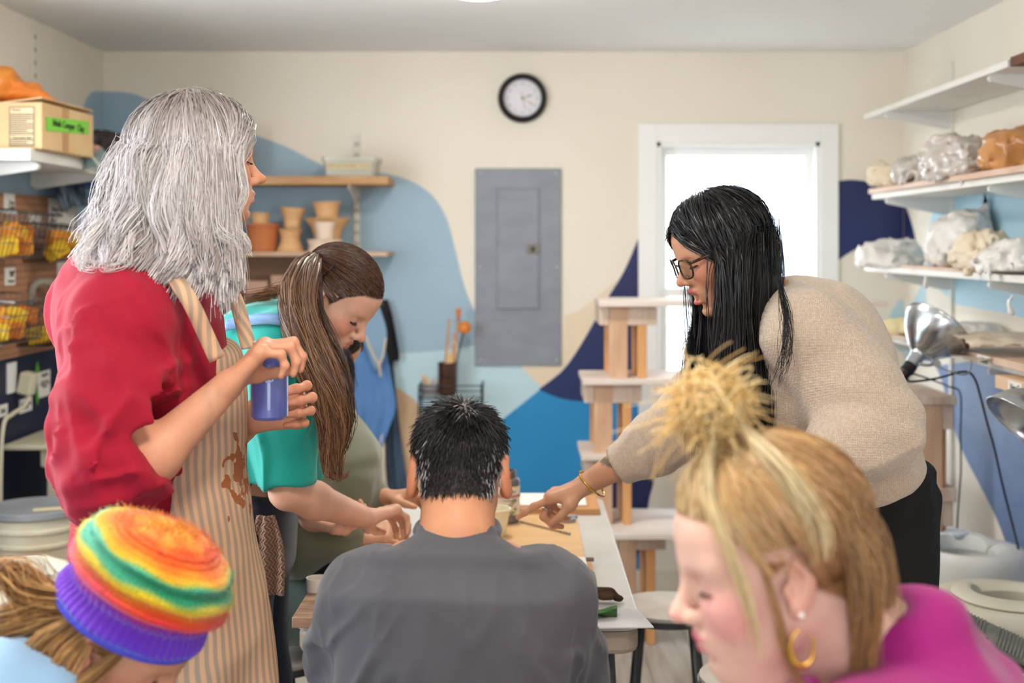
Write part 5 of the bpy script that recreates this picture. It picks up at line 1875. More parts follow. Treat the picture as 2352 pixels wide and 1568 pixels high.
# ------------------------------------------------------------------ people: shared builders
def local(C, R, p):
    return np.asarray(C) + np.asarray(R) @ np.asarray(p, float)


def head(s, C, R, k=1.0, jaw_open=0.0, fem=True, ears=True, lipw=1.0, nose=1.0, ear_k=1.0):
    """adds a head with a face; C: centre at eye level, R columns forward, left, up"""
    L = lambda x, y, z: local(C, R, np.array([x, y, z]) * k)
    E = lambda c, r, kk, op='u', RR=None: s.ell(L(*c), np.array(r) * k, R if RR is None else RR, k=kk * k, op=op)
    E((-.012, 0, .038), (.096, .0745, .080), .02)
    E((.030, 0, .038), (.056, .060, .052), .03)
    E((.026, 0, -.025), (.057, .0595, .074), .03)
    E((.030, 0, -.070), (.044, .046 if fem else .050, .034), .03)
    for sd in (-1, 1):
        s.cap(L(-.004, sd * .050, -.052), L(.050, sd * .022, -.094 - jaw_open * .6), .0135 * k, .012 * k, k=.03 * k)
        E((.054, sd * .041, -.030), (.022, .019, .022), .03)
        s.cap(L(.0765, sd * .012, .0165), L(.062, sd * .047, .0175), .0085 * k, .007 * k, k=.02 * k)
    E((.068, 0, -.099 - jaw_open), (.0155, .0185, .0145), .02)
    E((.066, 0, -.066), (.024, .028, .026), .02)
    for sd in (-1, 1):
        E((.0885, sd * .032, -.0015), (.015, .0185, .0105), .014, 'sub')
        E((.0655, sd * .0325, -.002), (.0145, .0155, .0135), .006)
    s.cap(L(.0805, 0, .010), L(.098 + .004 * nose, 0, -.027), .0068 * k, .0078 * k, k=.013 * k)
    E((.101 + .004 * nose, 0, -.0335), (.0115 * nose, .0105, .0098), .008)
    for sd in (-1, 1):
        E((.0925, sd * .0125, -.0375), (.0115, .0068, .0082), .006)
        E((.099, sd * .0065, -.0455), (.005, .003, .003), .003, 'sub')
    # philtrum and lips
    E((.0885, 0, -.0605), (.0085, .0205 * lipw, .0058), .007)
    E((.0855, 0, -.0735 - jaw_open), (.0085, .0175 * lipw, .0068), .007)
    if jaw_open > .004:
        E((.087, 0, -.067 - jaw_open * .45), (.020, .0165, .0035 + jaw_open * .42), .004, 'sub')
    else:
        s.cap(L(.0965, -.02, -.0672), L(.0965, .02, -.0672), .0022 * k, k=.004 * k, op='sub')
    E((.078, 0, -.0845 - jaw_open), (.010, .016, .005), .01, 'sub')
    if ears:
        for sd in (-1, 1):
            Re = np.asarray(R) @ rotm(0, -14, sd * 22)
            E((-.014, sd * .0765 * ear_k ** .3, -.010), np.array((.0185, .0078, .0315)) * ear_k, .006, 'u', Re)
            E((-.007, sd * .0845 * ear_k ** .3, -.006), np.array((.0098, .0075, .0205)) * ear_k, .005, 'sub', Re)
            E((-.004, sd * .077, -.036), (.0085, .0062, .010), .006, 'u', Re)
            E((.0025, sd * .078, -.014), (.004, .005, .007), .004)
    return L


def hand(s, W, f, n, left, curls, thumb, k=1.0, spread=(0.10, 0.03, -.04, -.12), paints=None, palm_k=.014):
    """wrist W, f: wrist to knuckles, n: where the palm faces; curls: per finger three bend angles in degrees;
    thumb: three directions in (f, t, n) weights. Returns finger joints."""
    f = unit(f)
    n = unit(n - f * np.dot(n, f))
    t = np.cross(n, f) if left else np.cross(f, n)
    W = np.asarray(W, float)
    off = (.031, .0105, -.010, -.029)
    fwd = (.088, .092, .087, .078)
    lens = ((.043, .026, .021), (.047, .030, .022), (.043, .028, .022), (.034, .021, .019))
    rad = (.0092, .0095, .0090, .0080)
    out = []
    for i in range(4):
        B = W + (f * fwd[i] + t * off[i]) * k
        s.cap(W + t * off[i] * .55 * k, B, .0150 * k, .0118 * k, k=palm_k)
        s.ell(B - n * .003, np.array([.0125, .0125, .0125]) * k, k=.008)
        p = B
        d0 = unit(f + t * spread[i])
        ang = 0
        js = [B]
        for j in range(3):
            ang += math.radians(curls[i][j])
            d = d0 * math.cos(ang) + n * math.sin(ang)
            q = p + d * lens[i][j] * k
            r0 = rad[i] * (1, .93, .86)[j] * k
            r1 = rad[i] * (.95, .88, .72)[j] * k
            s.cap(p, q, r0, r1, k=.0045)
            if j < 2:
                s.ell(q, np.ones(3) * r1 * 1.08, k=.004)
            p = q
            js.append(q)
        back = -n * math.cos(ang) + d0 * math.sin(ang)
        if paints is not None:
            paints.append((js[3] + back * rad[i] * .75 * k - d * .002, .0062 * k, (1.06, .84, .80)))
            for q in js[1:3]:
                paints.append((q + back * rad[i] * .8, .008 * k, (.96, .80, .76)))
        out.append(js)
    p = W + (f * .018 + t * .020 + n * .006) * k
    js = [p]
    s.cap(W + t * .006 * k, p, .018 * k, .0155 * k, k=.012)
    for j, (ln, r0, r1) in enumerate(((.044, .0155, .0115), (.033, .0108, .0100), (.027, .0100, .0080))):
        w = thumb[j]
        d = unit(f * w[0] + t * w[1] + n * w[2])
        q = p + d * ln * k
        s.cap(p, q, r0 * k, r1 * k, k=.010 if j == 0 else .005)
        p = q
        js.append(q)
    s.cap(js[1], W + (f * .07 + t * .022) * k, .009 * k, .008 * k, k=.018)
    if paints is not None:
        paints.append((js[3] - n * .006, .007 * k, (1.06, .84, .80)))
    out.append(js)
    return out


def limb(s, a, b, c, r, k=.025, bulge=1.06):
    """upper and lower limb with taper; r: radii at a, mid upper, b, mid lower, c"""
    a, b, c = map(np.asarray, (a, b, c))
    s.chain([a, (a * .45 + b * .55), b], [r[0], r[1], r[2]], k=k)
    s.chain([b, b * .68 + c * .32, c], [r[2], r[3], r[4]], k=k)
    return s


def skeleton_body(s, J, g=1.0):
    """torso, arms, legs from the joint dictionary"""
    side = unit(np.asarray(J['sl']) - np.asarray(J['sr']))
    nk, ch, pv = map(np.asarray, (J['neck'], J['chest'], J['pelvis']))
    wa = ch * .45 + pv * .55
    s.loft([pv - (ch - pv) * .12, pv, wa, ch, ch * .35 + nk * .65, nk], [.13 * g, .155 * g, .135 * g, .155 * g, .125 * g, .05], [.09 * g, .105 * g, .095 * g, .105 * g, .075 * g, .05], side, k=.05)
    for a in 'lr':
        sh, el, wr = J['s' + a], J['e' + a], J['w' + a]
        limb(s, sh, el, wr, [.050 * g, .045 * g, .037 * g, .040 * g, .0255], k=.02)
        if 'h' + a in J:
            hp, kn, an = map(np.asarray, (J['h' + a], J['k' + a], J['a' + a]))
            limb(s, hp, kn, an, [.082 * g, .075 * g, .055 * g, .052 * g, .036], k=.03)
            if 't' + a in J:
                s.chain([an, np.asarray(J['t' + a])], [.036, .026], k=.02)
    s.cap(nk - (nk - ch) * .1, np.asarray(J['skull']), .054, .050, k=.03)
    return s


def mesh_body(s, coarse, fine, coarse_box=None, smooth=1):
    """fine: list of (lo, hi, h); the coarse mesh leaves those boxes free"""
    ms = []
    for lo, hi, h in fine:
        V, Q = s.mesh(h, (np.asarray(lo), np.asarray(hi)), smooth=smooth)
        ms.append((V, Q))
    V, Q = s.mesh(coarse, coarse_box)
    c = V[Q].mean(1)
    keep = np.ones(len(Q), bool)
    for lo, hi, h in fine:
        keep &= ~((c > np.asarray(lo) + .010) & (c < np.asarray(hi) - .010)).all(1)
    ms.append((V, Q[keep]))
    V, Q = join_meshes(ms)
    used = np.zeros(len(V), bool)
    used[Q.ravel()] = True
    m = np.cumsum(used) - 1
    return V[used], m[Q]


def box_around(pts, pad):
    p = np.asarray(pts, float)
    return p.min(0) - pad, p.max(0) + pad


HAIRLINE = np.array([(-.12, -.05), (-.06, -.048), (-.035, -.030), (-.02, .02), (.0, .005), (.015, -.005), (.035, .035), (.062, .062), (.085, .068)])


def hair_mask(Lc, soft=.006, up=0.0):
    """1 where the scalp carries hair (local head coordinates)"""
    z = np.interp(Lc[:, 0], HAIRLINE[:, 0], HAIRLINE[:, 1]) + up
    m = np.clip((Lc[:, 2] - z) / soft + .5, 0, 1)
    ear = (np.abs(Lc[:, 1]) > .072) & (Lc[:, 2] < .03)
    return np.where(ear | (np.linalg.norm(Lc, axis=1) > .2), 0, m)


def skin_paint(V, base, C=None, R=None, hair=None, lips=(186, 96, 92), blush=None, paints=(), extra=None, k=1.0, lip_open=0.0, hair_up=0.0, lipw=1.0):
    col = np.tile(np.array(lin(base)[:3]), (len(V), 1))
    nz = vnoise(V, 30, 2)[:, None] * .05 + vnoise(V, 90, 4)[:, None] * .03
    col *= 1 + nz * [1, 1.3, 1.3]
    if C is not None:
        Lc = (V - np.asarray(C)) @ np.asarray(R) / k

        def blob(c, r):
            d = (Lc - np.asarray(c)) / np.asarray(r)
            return np.clip(1.25 - np.linalg.norm(d, axis=1), 0, .5)[:, None] * 2
        lp = np.array(lin(lips)[:3])
        for c, r in (((.095, 0, -.0600), (.016, .0215 * lipw, .0058)), ((.093, 0, -.0735 - lip_open), (.016, .0185 * lipw, .0066))):
            w = blob(c, r)
            col = col * (1 - w) + lp * w
        if blush is not None:
            bl = np.array(lin(blush)[:3])
            for sd in (-1, 1):
                w = blob((.06, sd * .045, -.03), (.035, .03, .03)) * .7
                col = col * (1 - w) + bl * w
            w = blob((.112, 0, -.034), (.016, .014, .014)) * .5
            col = col * (1 - w) + bl * w
        # warmer ears: light showing through them put into the colour
        w = ((np.abs(Lc[:, 1]) > .074) & (np.abs(Lc[:, 0]) < .05) & (np.abs(Lc[:, 2]) < .06))[:, None] * .35
        col = col * (1 - w) + col * np.array([1.0, .62, .55]) * w
        if hair is not None:
            w = hair_mask(Lc, up=hair_up)[:, None]
            col = col * (1 - w) + np.array(lin(hair)[:3]) * w
    for c, r, m in paints:
        d = np.linalg.norm(V - np.asarray(c), axis=1)
        w = np.clip(1.5 - d / r, 0, 1)[:, None]
        col = col * (1 - w) + col * np.array(m) * w
    if extra is not None:
        col = extra(V, col)
    return np.clip(col, 0, 1)


m_skin = mat('skin', (220, 170, 140), .5, attr='Col', sss=.18, spec=.4, bump=(420, .06))
m_hair = mat('hair_strands', (90, 60, 40), .36, attr='Col', spec=.55, aniso=0.3)
m_hairm = mat('hair_strands_matte', (90, 60, 40), .5, attr='Col', spec=.4)
m_lash = mat('eyelash', (40, 28, 24), .6)
m_eyew = mat('eye_white', (232, 226, 220), .15)
m_iris = mat('eye_iris', (60, 40, 30), .1)


def hair_obj(name, curves, r0, r1, parent, tones, material=None, seed=1, label=None, root_dark=0.0, tone_of=None, sides=3, around=None, twist=.5):
    """strands as thin tapering tubes, or flat ribbons lying around a centre line; curves (N, n, 3)"""
    A = np.asarray(curves, float)
    N, n = A.shape[:2]
    rg = np.random.default_rng(seed)
    T = np.gradient(A, axis=1)
    T /= np.linalg.norm(T, axis=2)[..., None] + 1e-9
    ref = rg.normal(size=(N, 1, 3))
    if around is not None:
        sides = 2
        out = A - np.asarray(around)
        out[:, :, 2] *= .35
        out /= np.linalg.norm(out, axis=2)[..., None] + 1e-9
        ref = out + ref * twist
    U = np.cross(T, ref)
    U /= np.linalg.norm(U, axis=2)[..., None] + 1e-9
    W = np.cross(T, U)
    t = np.linspace(0, 1, n)
    rr = (r0 + (r1 - r0) * t)[None, :, None] * rg.uniform(.7, 1.25, (N, 1, 1))
    rings = []
    for k in range(sides):
        a = 2 * math.pi * k / sides
        rings.append(A + rr * (math.cos(a) * U + math.sin(a) * W))
    V = np.stack(rings, 2).reshape(-1, 3)
    base = (np.arange(N)[:, None, None] * n + np.arange(n - 1)[None, :, None]) * sides
    ks = np.arange(sides)[None, None, :]
    k2 = (ks + 1) % sides
    Q = np.stack([base + ks, base + k2, base + sides + k2, base + sides + ks], -1)
    Q = (Q[:, :, :1] if sides == 2 else Q).reshape(-1, 4)
    tn = np.array([lin(c)[:3] for c in tones])
    if tone_of is None:
        w = rg.random(N) * (len(tn) - 1)
        i = np.minimum(w.astype(int), len(tn) - 2) if len(tn) > 1 else np.zeros(N, int)
        f = (w - i)[:, None]
        c = tn[i] * (1 - f) + tn[np.minimum(i + 1, len(tn) - 1)] * f
        c = np.repeat(c[:, None, :], n, 1)
    else:
        c = tone_of(A, tn, rg)
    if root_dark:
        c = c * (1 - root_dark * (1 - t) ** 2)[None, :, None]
    c = c * rg.uniform(.82, 1.18, (N, 1, 1))
    col = np.repeat(c[:, :, None, :], sides, 2).reshape(-1, 3)
    return obj(name, V, Q, material or m_hair, parent, smooth=True, colors=np.clip(col, 0, 1), label=label, kind='stuff' if N > 100 else None)


def slerp(a, b, t):
    d = np.clip((a * b).sum(-1, keepdims=True), -1, 1)
    w = np.arccos(d)
    s = np.sin(w) + 1e-6
    return np.sin((1 - t) * w) / s * a + np.sin(t * w) / s * b


SK_C, SK_R = np.array([-.012, 0, .036]), np.array([.100, .0785, .086])


def scalp_roots(N, rg, cond=None, up=0.0):
    """random unit vectors whose skull point lies in the hair region (local head frame)"""
    out = []
    while sum(map(len, out)) < N:
        u = rg.normal(size=(N * 3, 3))
        u /= np.linalg.norm(u, axis=1)[:, None]
        p = SK_C + SK_R * u
        m = hair_mask(p, up=up) > .5
        if cond is not None:
            m &= cond(p)
        out.append(u[m])
    return np.concatenate(out)[:N]


def over_skull(roots, targets, n, lift=.004, k=1.0, grow=.0):
    """curves on the skull from roots to targets (unit vectors, local)"""
    cs = []
    for i in range(n):
        t = i / (n - 1)
        u = slerp(roots, targets, np.full((len(roots), 1), t))
        cs.append((SK_C + (SK_R + lift + grow * t) * u) * k)
    return np.stack(cs, 1)


def to_world(cv, C, R):
    return cv @ np.asarray(R).T + np.asarray(C)


def hermite(p0, m0, p1, m1, n):
    t = np.linspace(0, 1, n)[None, :, None]
    p0, m0, p1, m1 = (x[:, None, :] for x in (p0, m0, p1, m1))
    return (2 * t ** 3 - 3 * t ** 2 + 1) * p0 + (t ** 3 - 2 * t ** 2 + t) * m0 + (-2 * t ** 3 + 3 * t ** 2) * p1 + (t ** 3 - t ** 2) * m1


def resample(A, n):
    """even arc-length resampling of each curve"""
    A = np.asarray(A)
    d = np.linalg.norm(np.diff(A, axis=1), axis=2)
    s = np.concatenate([np.zeros((len(A), 1)), np.cumsum(d, 1)], 1)
    out = np.zeros((len(A), n, 3))
    for i in range(len(A)):
        q = np.linspace(0, s[i, -1], n)
        for j in range(3):
            out[i, :, j] = np.interp(q, s[i], A[i, :, j])
    return out


def clump(A, n_guides, strength, rg, power=1.5, keep=.25):
    """draws strands together into locks towards their tips"""
    g = rg.choice(len(A), n_guides, replace=False)
    e = A[:, -1]
    best = np.zeros(len(A), int)
    bd = np.full(len(A), 1e9)
    for j in g:
        d = ((e - e[j]) ** 2).sum(1) + .5 * ((A[:, len(A[0]) // 2] - A[j, len(A[0]) // 2]) ** 2).sum(1)
        m = d < bd
        best[m], bd[m] = j, d[m]
    t = np.linspace(0, 1, A.shape[1])
    w = (strength * t ** power)[None, :, None]
    G_ = A[best]
    return A * (1 - w) + (G_ + (A - G_) * keep) * w


def brows(C, R, parent, col, sides=(-1, 1), k=1.0, up=0.0):
    rg = np.random.default_rng(5)
    cs = []
    for sd in sides:
        for i in range(90):
            t = rg.random()
            y = .011 + .036 * t
            x = .0855 - .021 * t ** 2.2
            z = .0155 + .007 * math.sin(t * 2.2) + rg.normal() * .0016 + up
            p = np.array([x + .001, sd * y, z])
            d = np.array([-.003 * t, sd * .0075, .0035 * (1 - 1.4 * t)])
            cs.append([p, p + d * .5 + [.0008, 0, .0006], p + d])
    A = to_world(np.array(cs) * k, C, R)
    return hair_obj('eyebrow', resample(A, 4), .0007, .0003, parent, [col, tuple(int(c * .8) for c in col)], m_hairm, seed=3)


def eyes(C, R, parent, look=25, sides=(-1, 1), k=1.0, lash=(40, 28, 24), open_=.0):
    """lash lines of lowered lids, with the eye showing as far as it is open"""
    for sd in sides:
        pts = []
        for a in np.linspace(-62, 66, 17):
            e = math.radians(look + 6 * (a / 60) ** 2 * -1)
            ca, sa = math.cos(math.radians(a)), math.sin(math.radians(a))
            pts.append((.0655 + .0152 * ca * math.cos(e), sd * (.0325 + .0160 * sa), -.002 - .0143 * math.sin(e) + .0016 * (abs(a) / 60) ** 2))
        w = to_world(np.array(pts) * k, C, R)
        G().tube(w, np.concatenate([np.linspace(.0005, .0011, 8), np.linspace(.0011, .0008, 9)]) * k, 6).obj('eyelid_line', m_lash, parent, smooth=True)
        rg = np.random.default_rng(9)
        cs = []
        for i in range(46):
            a = rg.uniform(-55, 64)
            j = np.interp(a, np.linspace(-62, 66, 17), range(17))
            p = np.array([np.interp(j, range(17), np.array(pts)[:, q]) for q in range(3)])
            d = np.array([.0075 * math.cos(math.radians(a)), sd * .0065 * math.sin(math.radians(a)), -.0028])
            cs.append([p, p + d * .5 + [0, 0, -.0008], p + d])
        A = to_world(np.array(cs) * k, C, R)
        hair_obj('eyelash', resample(A, 4), .0005, .0002, parent, [lash, lash], m_hairm, seed=4)
        if open_:
            e = math.radians(look + 8)
            c = np.array([.0655 + .0148 * math.cos(e), sd * .0325, -.002 - .0148 * math.sin(e) + .001]) * k
            fr = np.asarray(R) @ rotm(0, look + 8, 0)
            G().sphere(local(C, R, c), (.0022 * k, .0085 * k, .0020 * k * open_), 14, fr).obj('eye', m_eyew, parent, smooth=True)
            G().sphere(local(C, R, c + np.array([.0012, 0, 0])), (.0015 * k, .0042 * k, .0022 * k * open_), 12, fr).obj('iris', m_iris, parent, smooth=True)


def garment(name, s, h, material, parent, box=None, smooth=1, colors=None, label=None):
    V, Q = s.mesh(h, box, smooth=smooth)
    return obj(name, V, Q, material, parent, smooth=True, colors=None if colors is None else colors(V), label=label)


def crease(p, scale, stretch, amp, seed, sharp=3.0):
    """sharp folds standing out of a garment"""
    n = np.abs(vnoise(np.asarray(p) @ np.asarray(stretch).T, scale, seed))
    return -amp * np.clip(1 - n * sharp, 0, 1) ** 1.3


def stretch_dir(d, f=.25):
    """matrix that lengthens noise along d"""
    d = unit(d)
    return np.eye(3) - (1 - f) * np.outer(d, d)


def wave_of(p, d, freq, ph=0.0, warp=.6, wf=6, seed=1):
    return np.sin((p @ np.asarray(d)) * freq + ph + warp * 3 * vnoise(p, wf, seed))


def knit_material(name, c, c2, sx=420, sy=300, strength=.5, noise=40, mix=.7, axis=(1, 0, 0), rough=.9):
    """fine knitted rows as relief"""
    m = mat(name, c, rough, c2=c2, vary=noise, mix=mix, sheen=.4)
    nt, b, N, L = nodes_of(m)
    tc = N('ShaderNodeTexCoord')
    w1 = N('ShaderNodeTexWave')
    w1.wave_type = 'BANDS'
    w1.bands_direction = 'Z'
    w1.inputs['Scale'].default_value = sx / 6.283
    w1.inputs['Distortion'].default_value = 2.0
    w1.inputs['Detail Scale'].default_value = 3
    w2 = N('ShaderNodeTexWave')
    w2.wave_type = 'BANDS'
    w2.bands_direction = 'X'
    w2.inputs['Scale'].default_value = sy / 6.283
    w2.inputs['Distortion'].default_value = 3.0
    L(tc.outputs['Object'], w1.inputs['Vector'])
    L(tc.outputs['Object'], w2.inputs['Vector'])
    ad = N('ShaderNodeMath')
    ad.operation = 'MULTIPLY'
    L(w1.outputs['Fac'], ad.inputs[0])
    L(w2.outputs['Fac'], ad.inputs[1])
    bp = N('ShaderNodeBump')
    bp.inputs['Strength'].default_value = strength
    bp.inputs['Distance'].default_value = .004
    L(ad.outputs[0], bp.inputs['Height'])
    L(bp.outputs[0], b.inputs['Normal'])
    return m


def cloth_material(name, c, c2=None, scale=500, strength=.15, rough=.85, sheen=.25, vary=8, mix=.5):
    return mat(name, c, rough, c2=c2 or tuple(int(v * .88) for v in c), vary=vary, mix=mix, bump=(scale, strength), sheen=sheen)
# ------------------------------------------------------------------ seated man in the grey T-shirt, from behind
def build_man():
    Y = 2.2
    R = frame_from((0.02, 1.0, -.30))
    C = P(1056, 1082, 2.24)
    J = dict(neck=P(1050, 1222, 2.16), chest=P(1046, 1400, 2.14), pelvis=np.array([-.115, 2.12, .56]),
             sl=P(836, 1372, 2.17), sr=P(1268, 1368, 2.17), skull=local(C, R, (-.03, 0, -.05)),
             el=P(745, 1600, 2.26), er=P(1342, 1600, 2.26), wl=np.array([-.19, 2.70, .79]), wr=np.array([.02, 2.74, .79]),
             hl=np.array([-.21, 2.14, .53]), hr=np.array([-.02, 2.14, .53]), kl=np.array([-.27, 2.55, .50]), kr=np.array([.05, 2.55, .50]),
             al=np.array([-.27, 2.52, .08]), ar=np.array([.05, 2.52, .08]), tl=np.array([-.27, 2.66, .04]), tr=np.array([.05, 2.66, .04]))
    s = SDF()
    head(s, C, R, 1.0, fem=False, ear_k=1.28)
    skeleton_body(s, J, .94)
    s.cap(J['neck'], local(C, R, (-.05, 0, -.03)), .055, .050, k=.03)
    pts = []
    cur = [(25, 30, 20)] * 4
    hand(s, J['wl'], (.2, 1, -.05), (.1, 0, -1), True, cur, [(.6, .7, .3), (.8, .4, .3), (.9, .2, .2)], paints=pts)
    hand(s, J['wr'], (-.2, 1, -.05), (-.1, 0, -1), False, cur, [(.6, .7, .3), (.8, .4, .3), (.9, .2, .2)], paints=pts)
    hb = box_around([C], .155)
    hb = (hb[0] - [0, 0, .05], hb[1])
    fine = [(hb[0], hb[1], .0036), (J['wl'] - [.08, .06, .07], J['wl'] + [.12, .2, .06], .0065), (J['wr'] - [.12, .06, .07], J['wr'] + [.08, .2, .06], .0065)]
    V, Q = mesh_body(s, .013, fine)

    def extra(V, col):
        Lc = (V - C) @ R
        st = np.clip((-.03 - Lc[:, 2]) / .03, 0, 1) * np.clip((Lc[:, 0] + .02) / .03, 0, 1) * (Lc[:, 2] > -.15) * (np.linalg.norm(Lc, axis=1) < .17) * .35
        return col * (1 - st[:, None]) + np.array(lin((120, 108, 100))[:3]) * st[:, None]
    body = obj('person', V, Q, m_skin, smooth=True, base=(-.115, 2.12, 0), colors=skin_paint(V, (212, 150, 114), C, R, hair=(34, 30, 30), paints=pts, extra=extra),
               label='person in a grey T-shirt with short dark hair, seated with back turned', cat='person')
    # T-shirt
    t = SDF()
    side = unit(J['sr'] - J['sl'])
    nk, ch, pv = J['neck'], J['chest'], J['pelvis']
    t.loft([pv + [0, 0, -.06], pv + [0, 0, .08], ch * .6 + pv * .4, ch + [0, 0, .02], nk * .55 + ch * .45 + [0, 0, .0], nk + [0, .01, -.012]],
           [.195, .19, .196, .208, .158, .074], [.14, .135, .135, .128, .096, .070], side, k=.06, rnd=.03)
    for a in 'lr':
        sh, el = J['s' + a], J['e' + a]
        d = unit(el - sh)
        t.chain([sh * .55 + nk * .45 + [0, 0, -.045], sh, sh + d * .19], [.056, .066, .062], k=.05)
        t.cutb(sh + d * .175, d, sh + d * .23, .085)
    # neck hole and collar
    t.cap(nk + [0, .01, .03], nk + [0, .02, .10], .056, .060, k=.012, op='sub')

    def disp(p):
        q = p - ch
        r = np.abs(vnoise(p * [1, 1, .45], 11, 3)) * .016 * np.clip((ch[2] + .12 - p[:, 2]) / .25, 0, 1)
        d1 = wave_of(p, (.75, 0, .65), 55, 0, .7, 7, 2) * .0055 * np.clip((p[:, 0] - .02) / .12, 0, 1) * np.clip((ch[2] + .05 - p[:, 2]) / .1, 0, 1)
        d2 = wave_of(p, (-.75, 0, .65), 55, 1, .7, 7, 5) * .0055 * np.clip((-.22 - p[:, 0]) / .12, 0, 1) * np.clip((ch[2] + .05 - p[:, 2]) / .1, 0, 1)
        lowz = np.clip((ch[2] + .10 - p[:, 2]) / .15, 0, 1)
        c1 = crease(p, 20, stretch_dir((-.65, 0, .75), .2), .009, 3) * np.clip((p[:, 0] + .08) / .1, 0, 1) * lowz
        c2 = crease(p, 20, stretch_dir((.65, 0, .75), .2), .009, 6) * np.clip((-.14 - p[:, 0]) / .1, 0, 1) * lowz
        c3 = crease(p, 24, stretch_dir((.2, 0, 1), .3), .004, 9)
        return (r * .6 + (d1 + d2) * .5 + c1 + c2 + c3) * np.clip((np.linalg.norm(p - nk, axis=1) - .09) / .06, 0, 1) + .001
    t.disp = disp
    m = cloth_material('tshirt_grey', (88, 88, 94), (74, 74, 80), 700, .2)
    sh_ = garment('tshirt', t, .007, m, body, smooth=0)
    ring = [nk + np.array([.067 * math.cos(a), .010 + .064 * math.sin(a), .002 + .012 * math.sin(a)]) for a in np.linspace(0, 2 * math.pi, 40, endpoint=False)]
    G().tube(ring, .009, 8, closed=True).obj('collar', m, body, smooth=True)
    # trousers
    t = SDF()
    for a in 'lr':
        t.chain([J['h' + a], J['k' + a], J['a' + a] + [0, 0, .03]], [.10, .075, .062], k=.04)
    t.ell(pv + [0, 0, -.02], (.18, .13, .12), k=.05)
    garment('trousers', t, .016, cloth_material('trousers_dark', (52, 54, 64)), body)
    # short hair
    rg = np.random.default_rng(11)
    N = 6500
    nV = vnormals(V, Q)
    Lv = (V - C) @ R
    cand = np.where(hair_mask(Lv) > .6)[0]
    pick = rg.choice(cand, N)
    p0 = Lv[pick] + rg.normal(size=(N, 3)) * .0015
    nrm = (nV @ R)[pick]
    crown = np.array([-.06, -.01, .10])
    fl = p0 - crown
    fl -= nrm * (fl * nrm).sum(1)[:, None]
    fl /= np.linalg.norm(fl, axis=1)[:, None] + 1e-6
    ln = np.clip(.010 + .017 * np.clip((p0[:, 2] + .02) / .11, 0, 1), .008, .05)[:, None] * rg.uniform(.7, 1.2, (N, 1))
    jit = rg.normal(size=(N, 3)) * .10
    d1 = nrm * .36 + fl * .85 + jit
    d2 = nrm * .05 + fl * 1.0 + jit * 1.5
    cs = np.stack([p0, p0 + d1 * ln * .35, p0 + d1 * ln * .5 + d2 * ln * .3, p0 + d1 * ln * .55 + d2 * ln * .6], 1)

    def tone(A, tn, r_):
        Lc = (A[:, 0] - C) @ R
        g = np.clip((.055 - Lc[:, 2]) / .09, 0, 1) * np.clip((np.abs(Lc[:, 1]) - .035) / .035, 0, 1)
        pick = (r_.random(len(A)) < g * .8)[:, None]
        return np.repeat(np.where(pick, tn[1], tn[0])[:, None, :], A.shape[1], 1)
    hair_obj('hair', to_world(cs, C, R), .0011, .0005, body, [(30, 26, 26), (172, 170, 172)], m_hair, seed=2, tone_of=tone)
    return body


build_man()
stool(-.115, 2.08, .44, .16, 'round metal stool under the seated man')
# ------------------------------------------------------------------ standing woman in the beige sweater, pointing
def tail_hair(over_w, ends, m1, n_tail, out_first=.02):
    """continues skull curves (world) down to the ends"""
    p = over_w[:, -1]
    t = over_w[:, -1] - over_w[:, -2]
    t /= np.linalg.norm(t, axis=1)[:, None] + 1e-9
    L = np.linalg.norm(ends - p, axis=1)[:, None]
    tl = hermite(p, t * L * .6, ends, m1 * L, n_tail)
    return np.concatenate([over_w, tl[:, 1:]], 1)


def bundle_curves(guide, radii, N, n, rg, wave=0.0, wf=20.0, flat=(1, 1, 1), frizz=.0):
    """strands around a guide curve with varying bundle radius"""
    g = crom(guide, 8)
    g = resample(g[None], n)[0]
    r = np.interp(np.linspace(0, 1, n), np.linspace(0, 1, len(radii)), radii)
    o = rg.normal(size=(N, 3)) * .5
    o = np.clip(o, -1, 1) * np.asarray(flat)
    ph = (o[:, 0] * 3 + rg.normal(size=N) * .4)[:, None]
    t = np.linspace(0, 1, n)[None, :]
    sl = rg.uniform(.72, 1.0, (N, 1))
    ti = np.linspace(0, 1, n)
    q = np.clip(t * sl, 0, 1)
    gi = np.stack([np.interp(q, ti, g[:, j]) for j in range(3)], -1)
    A = gi + o[:, None, :] * np.interp(q, ti, r)[..., None]
    w = wave * t * np.sin(t * wf + ph * 2)
    A[:, :, 0] += w
    A[:, :, 1] += wave * .6 * t * np.cos(t * wf * .9 + ph)
    if frizz:
        A += rg.normal(size=A.shape) * frizz * t[..., None]
    return A


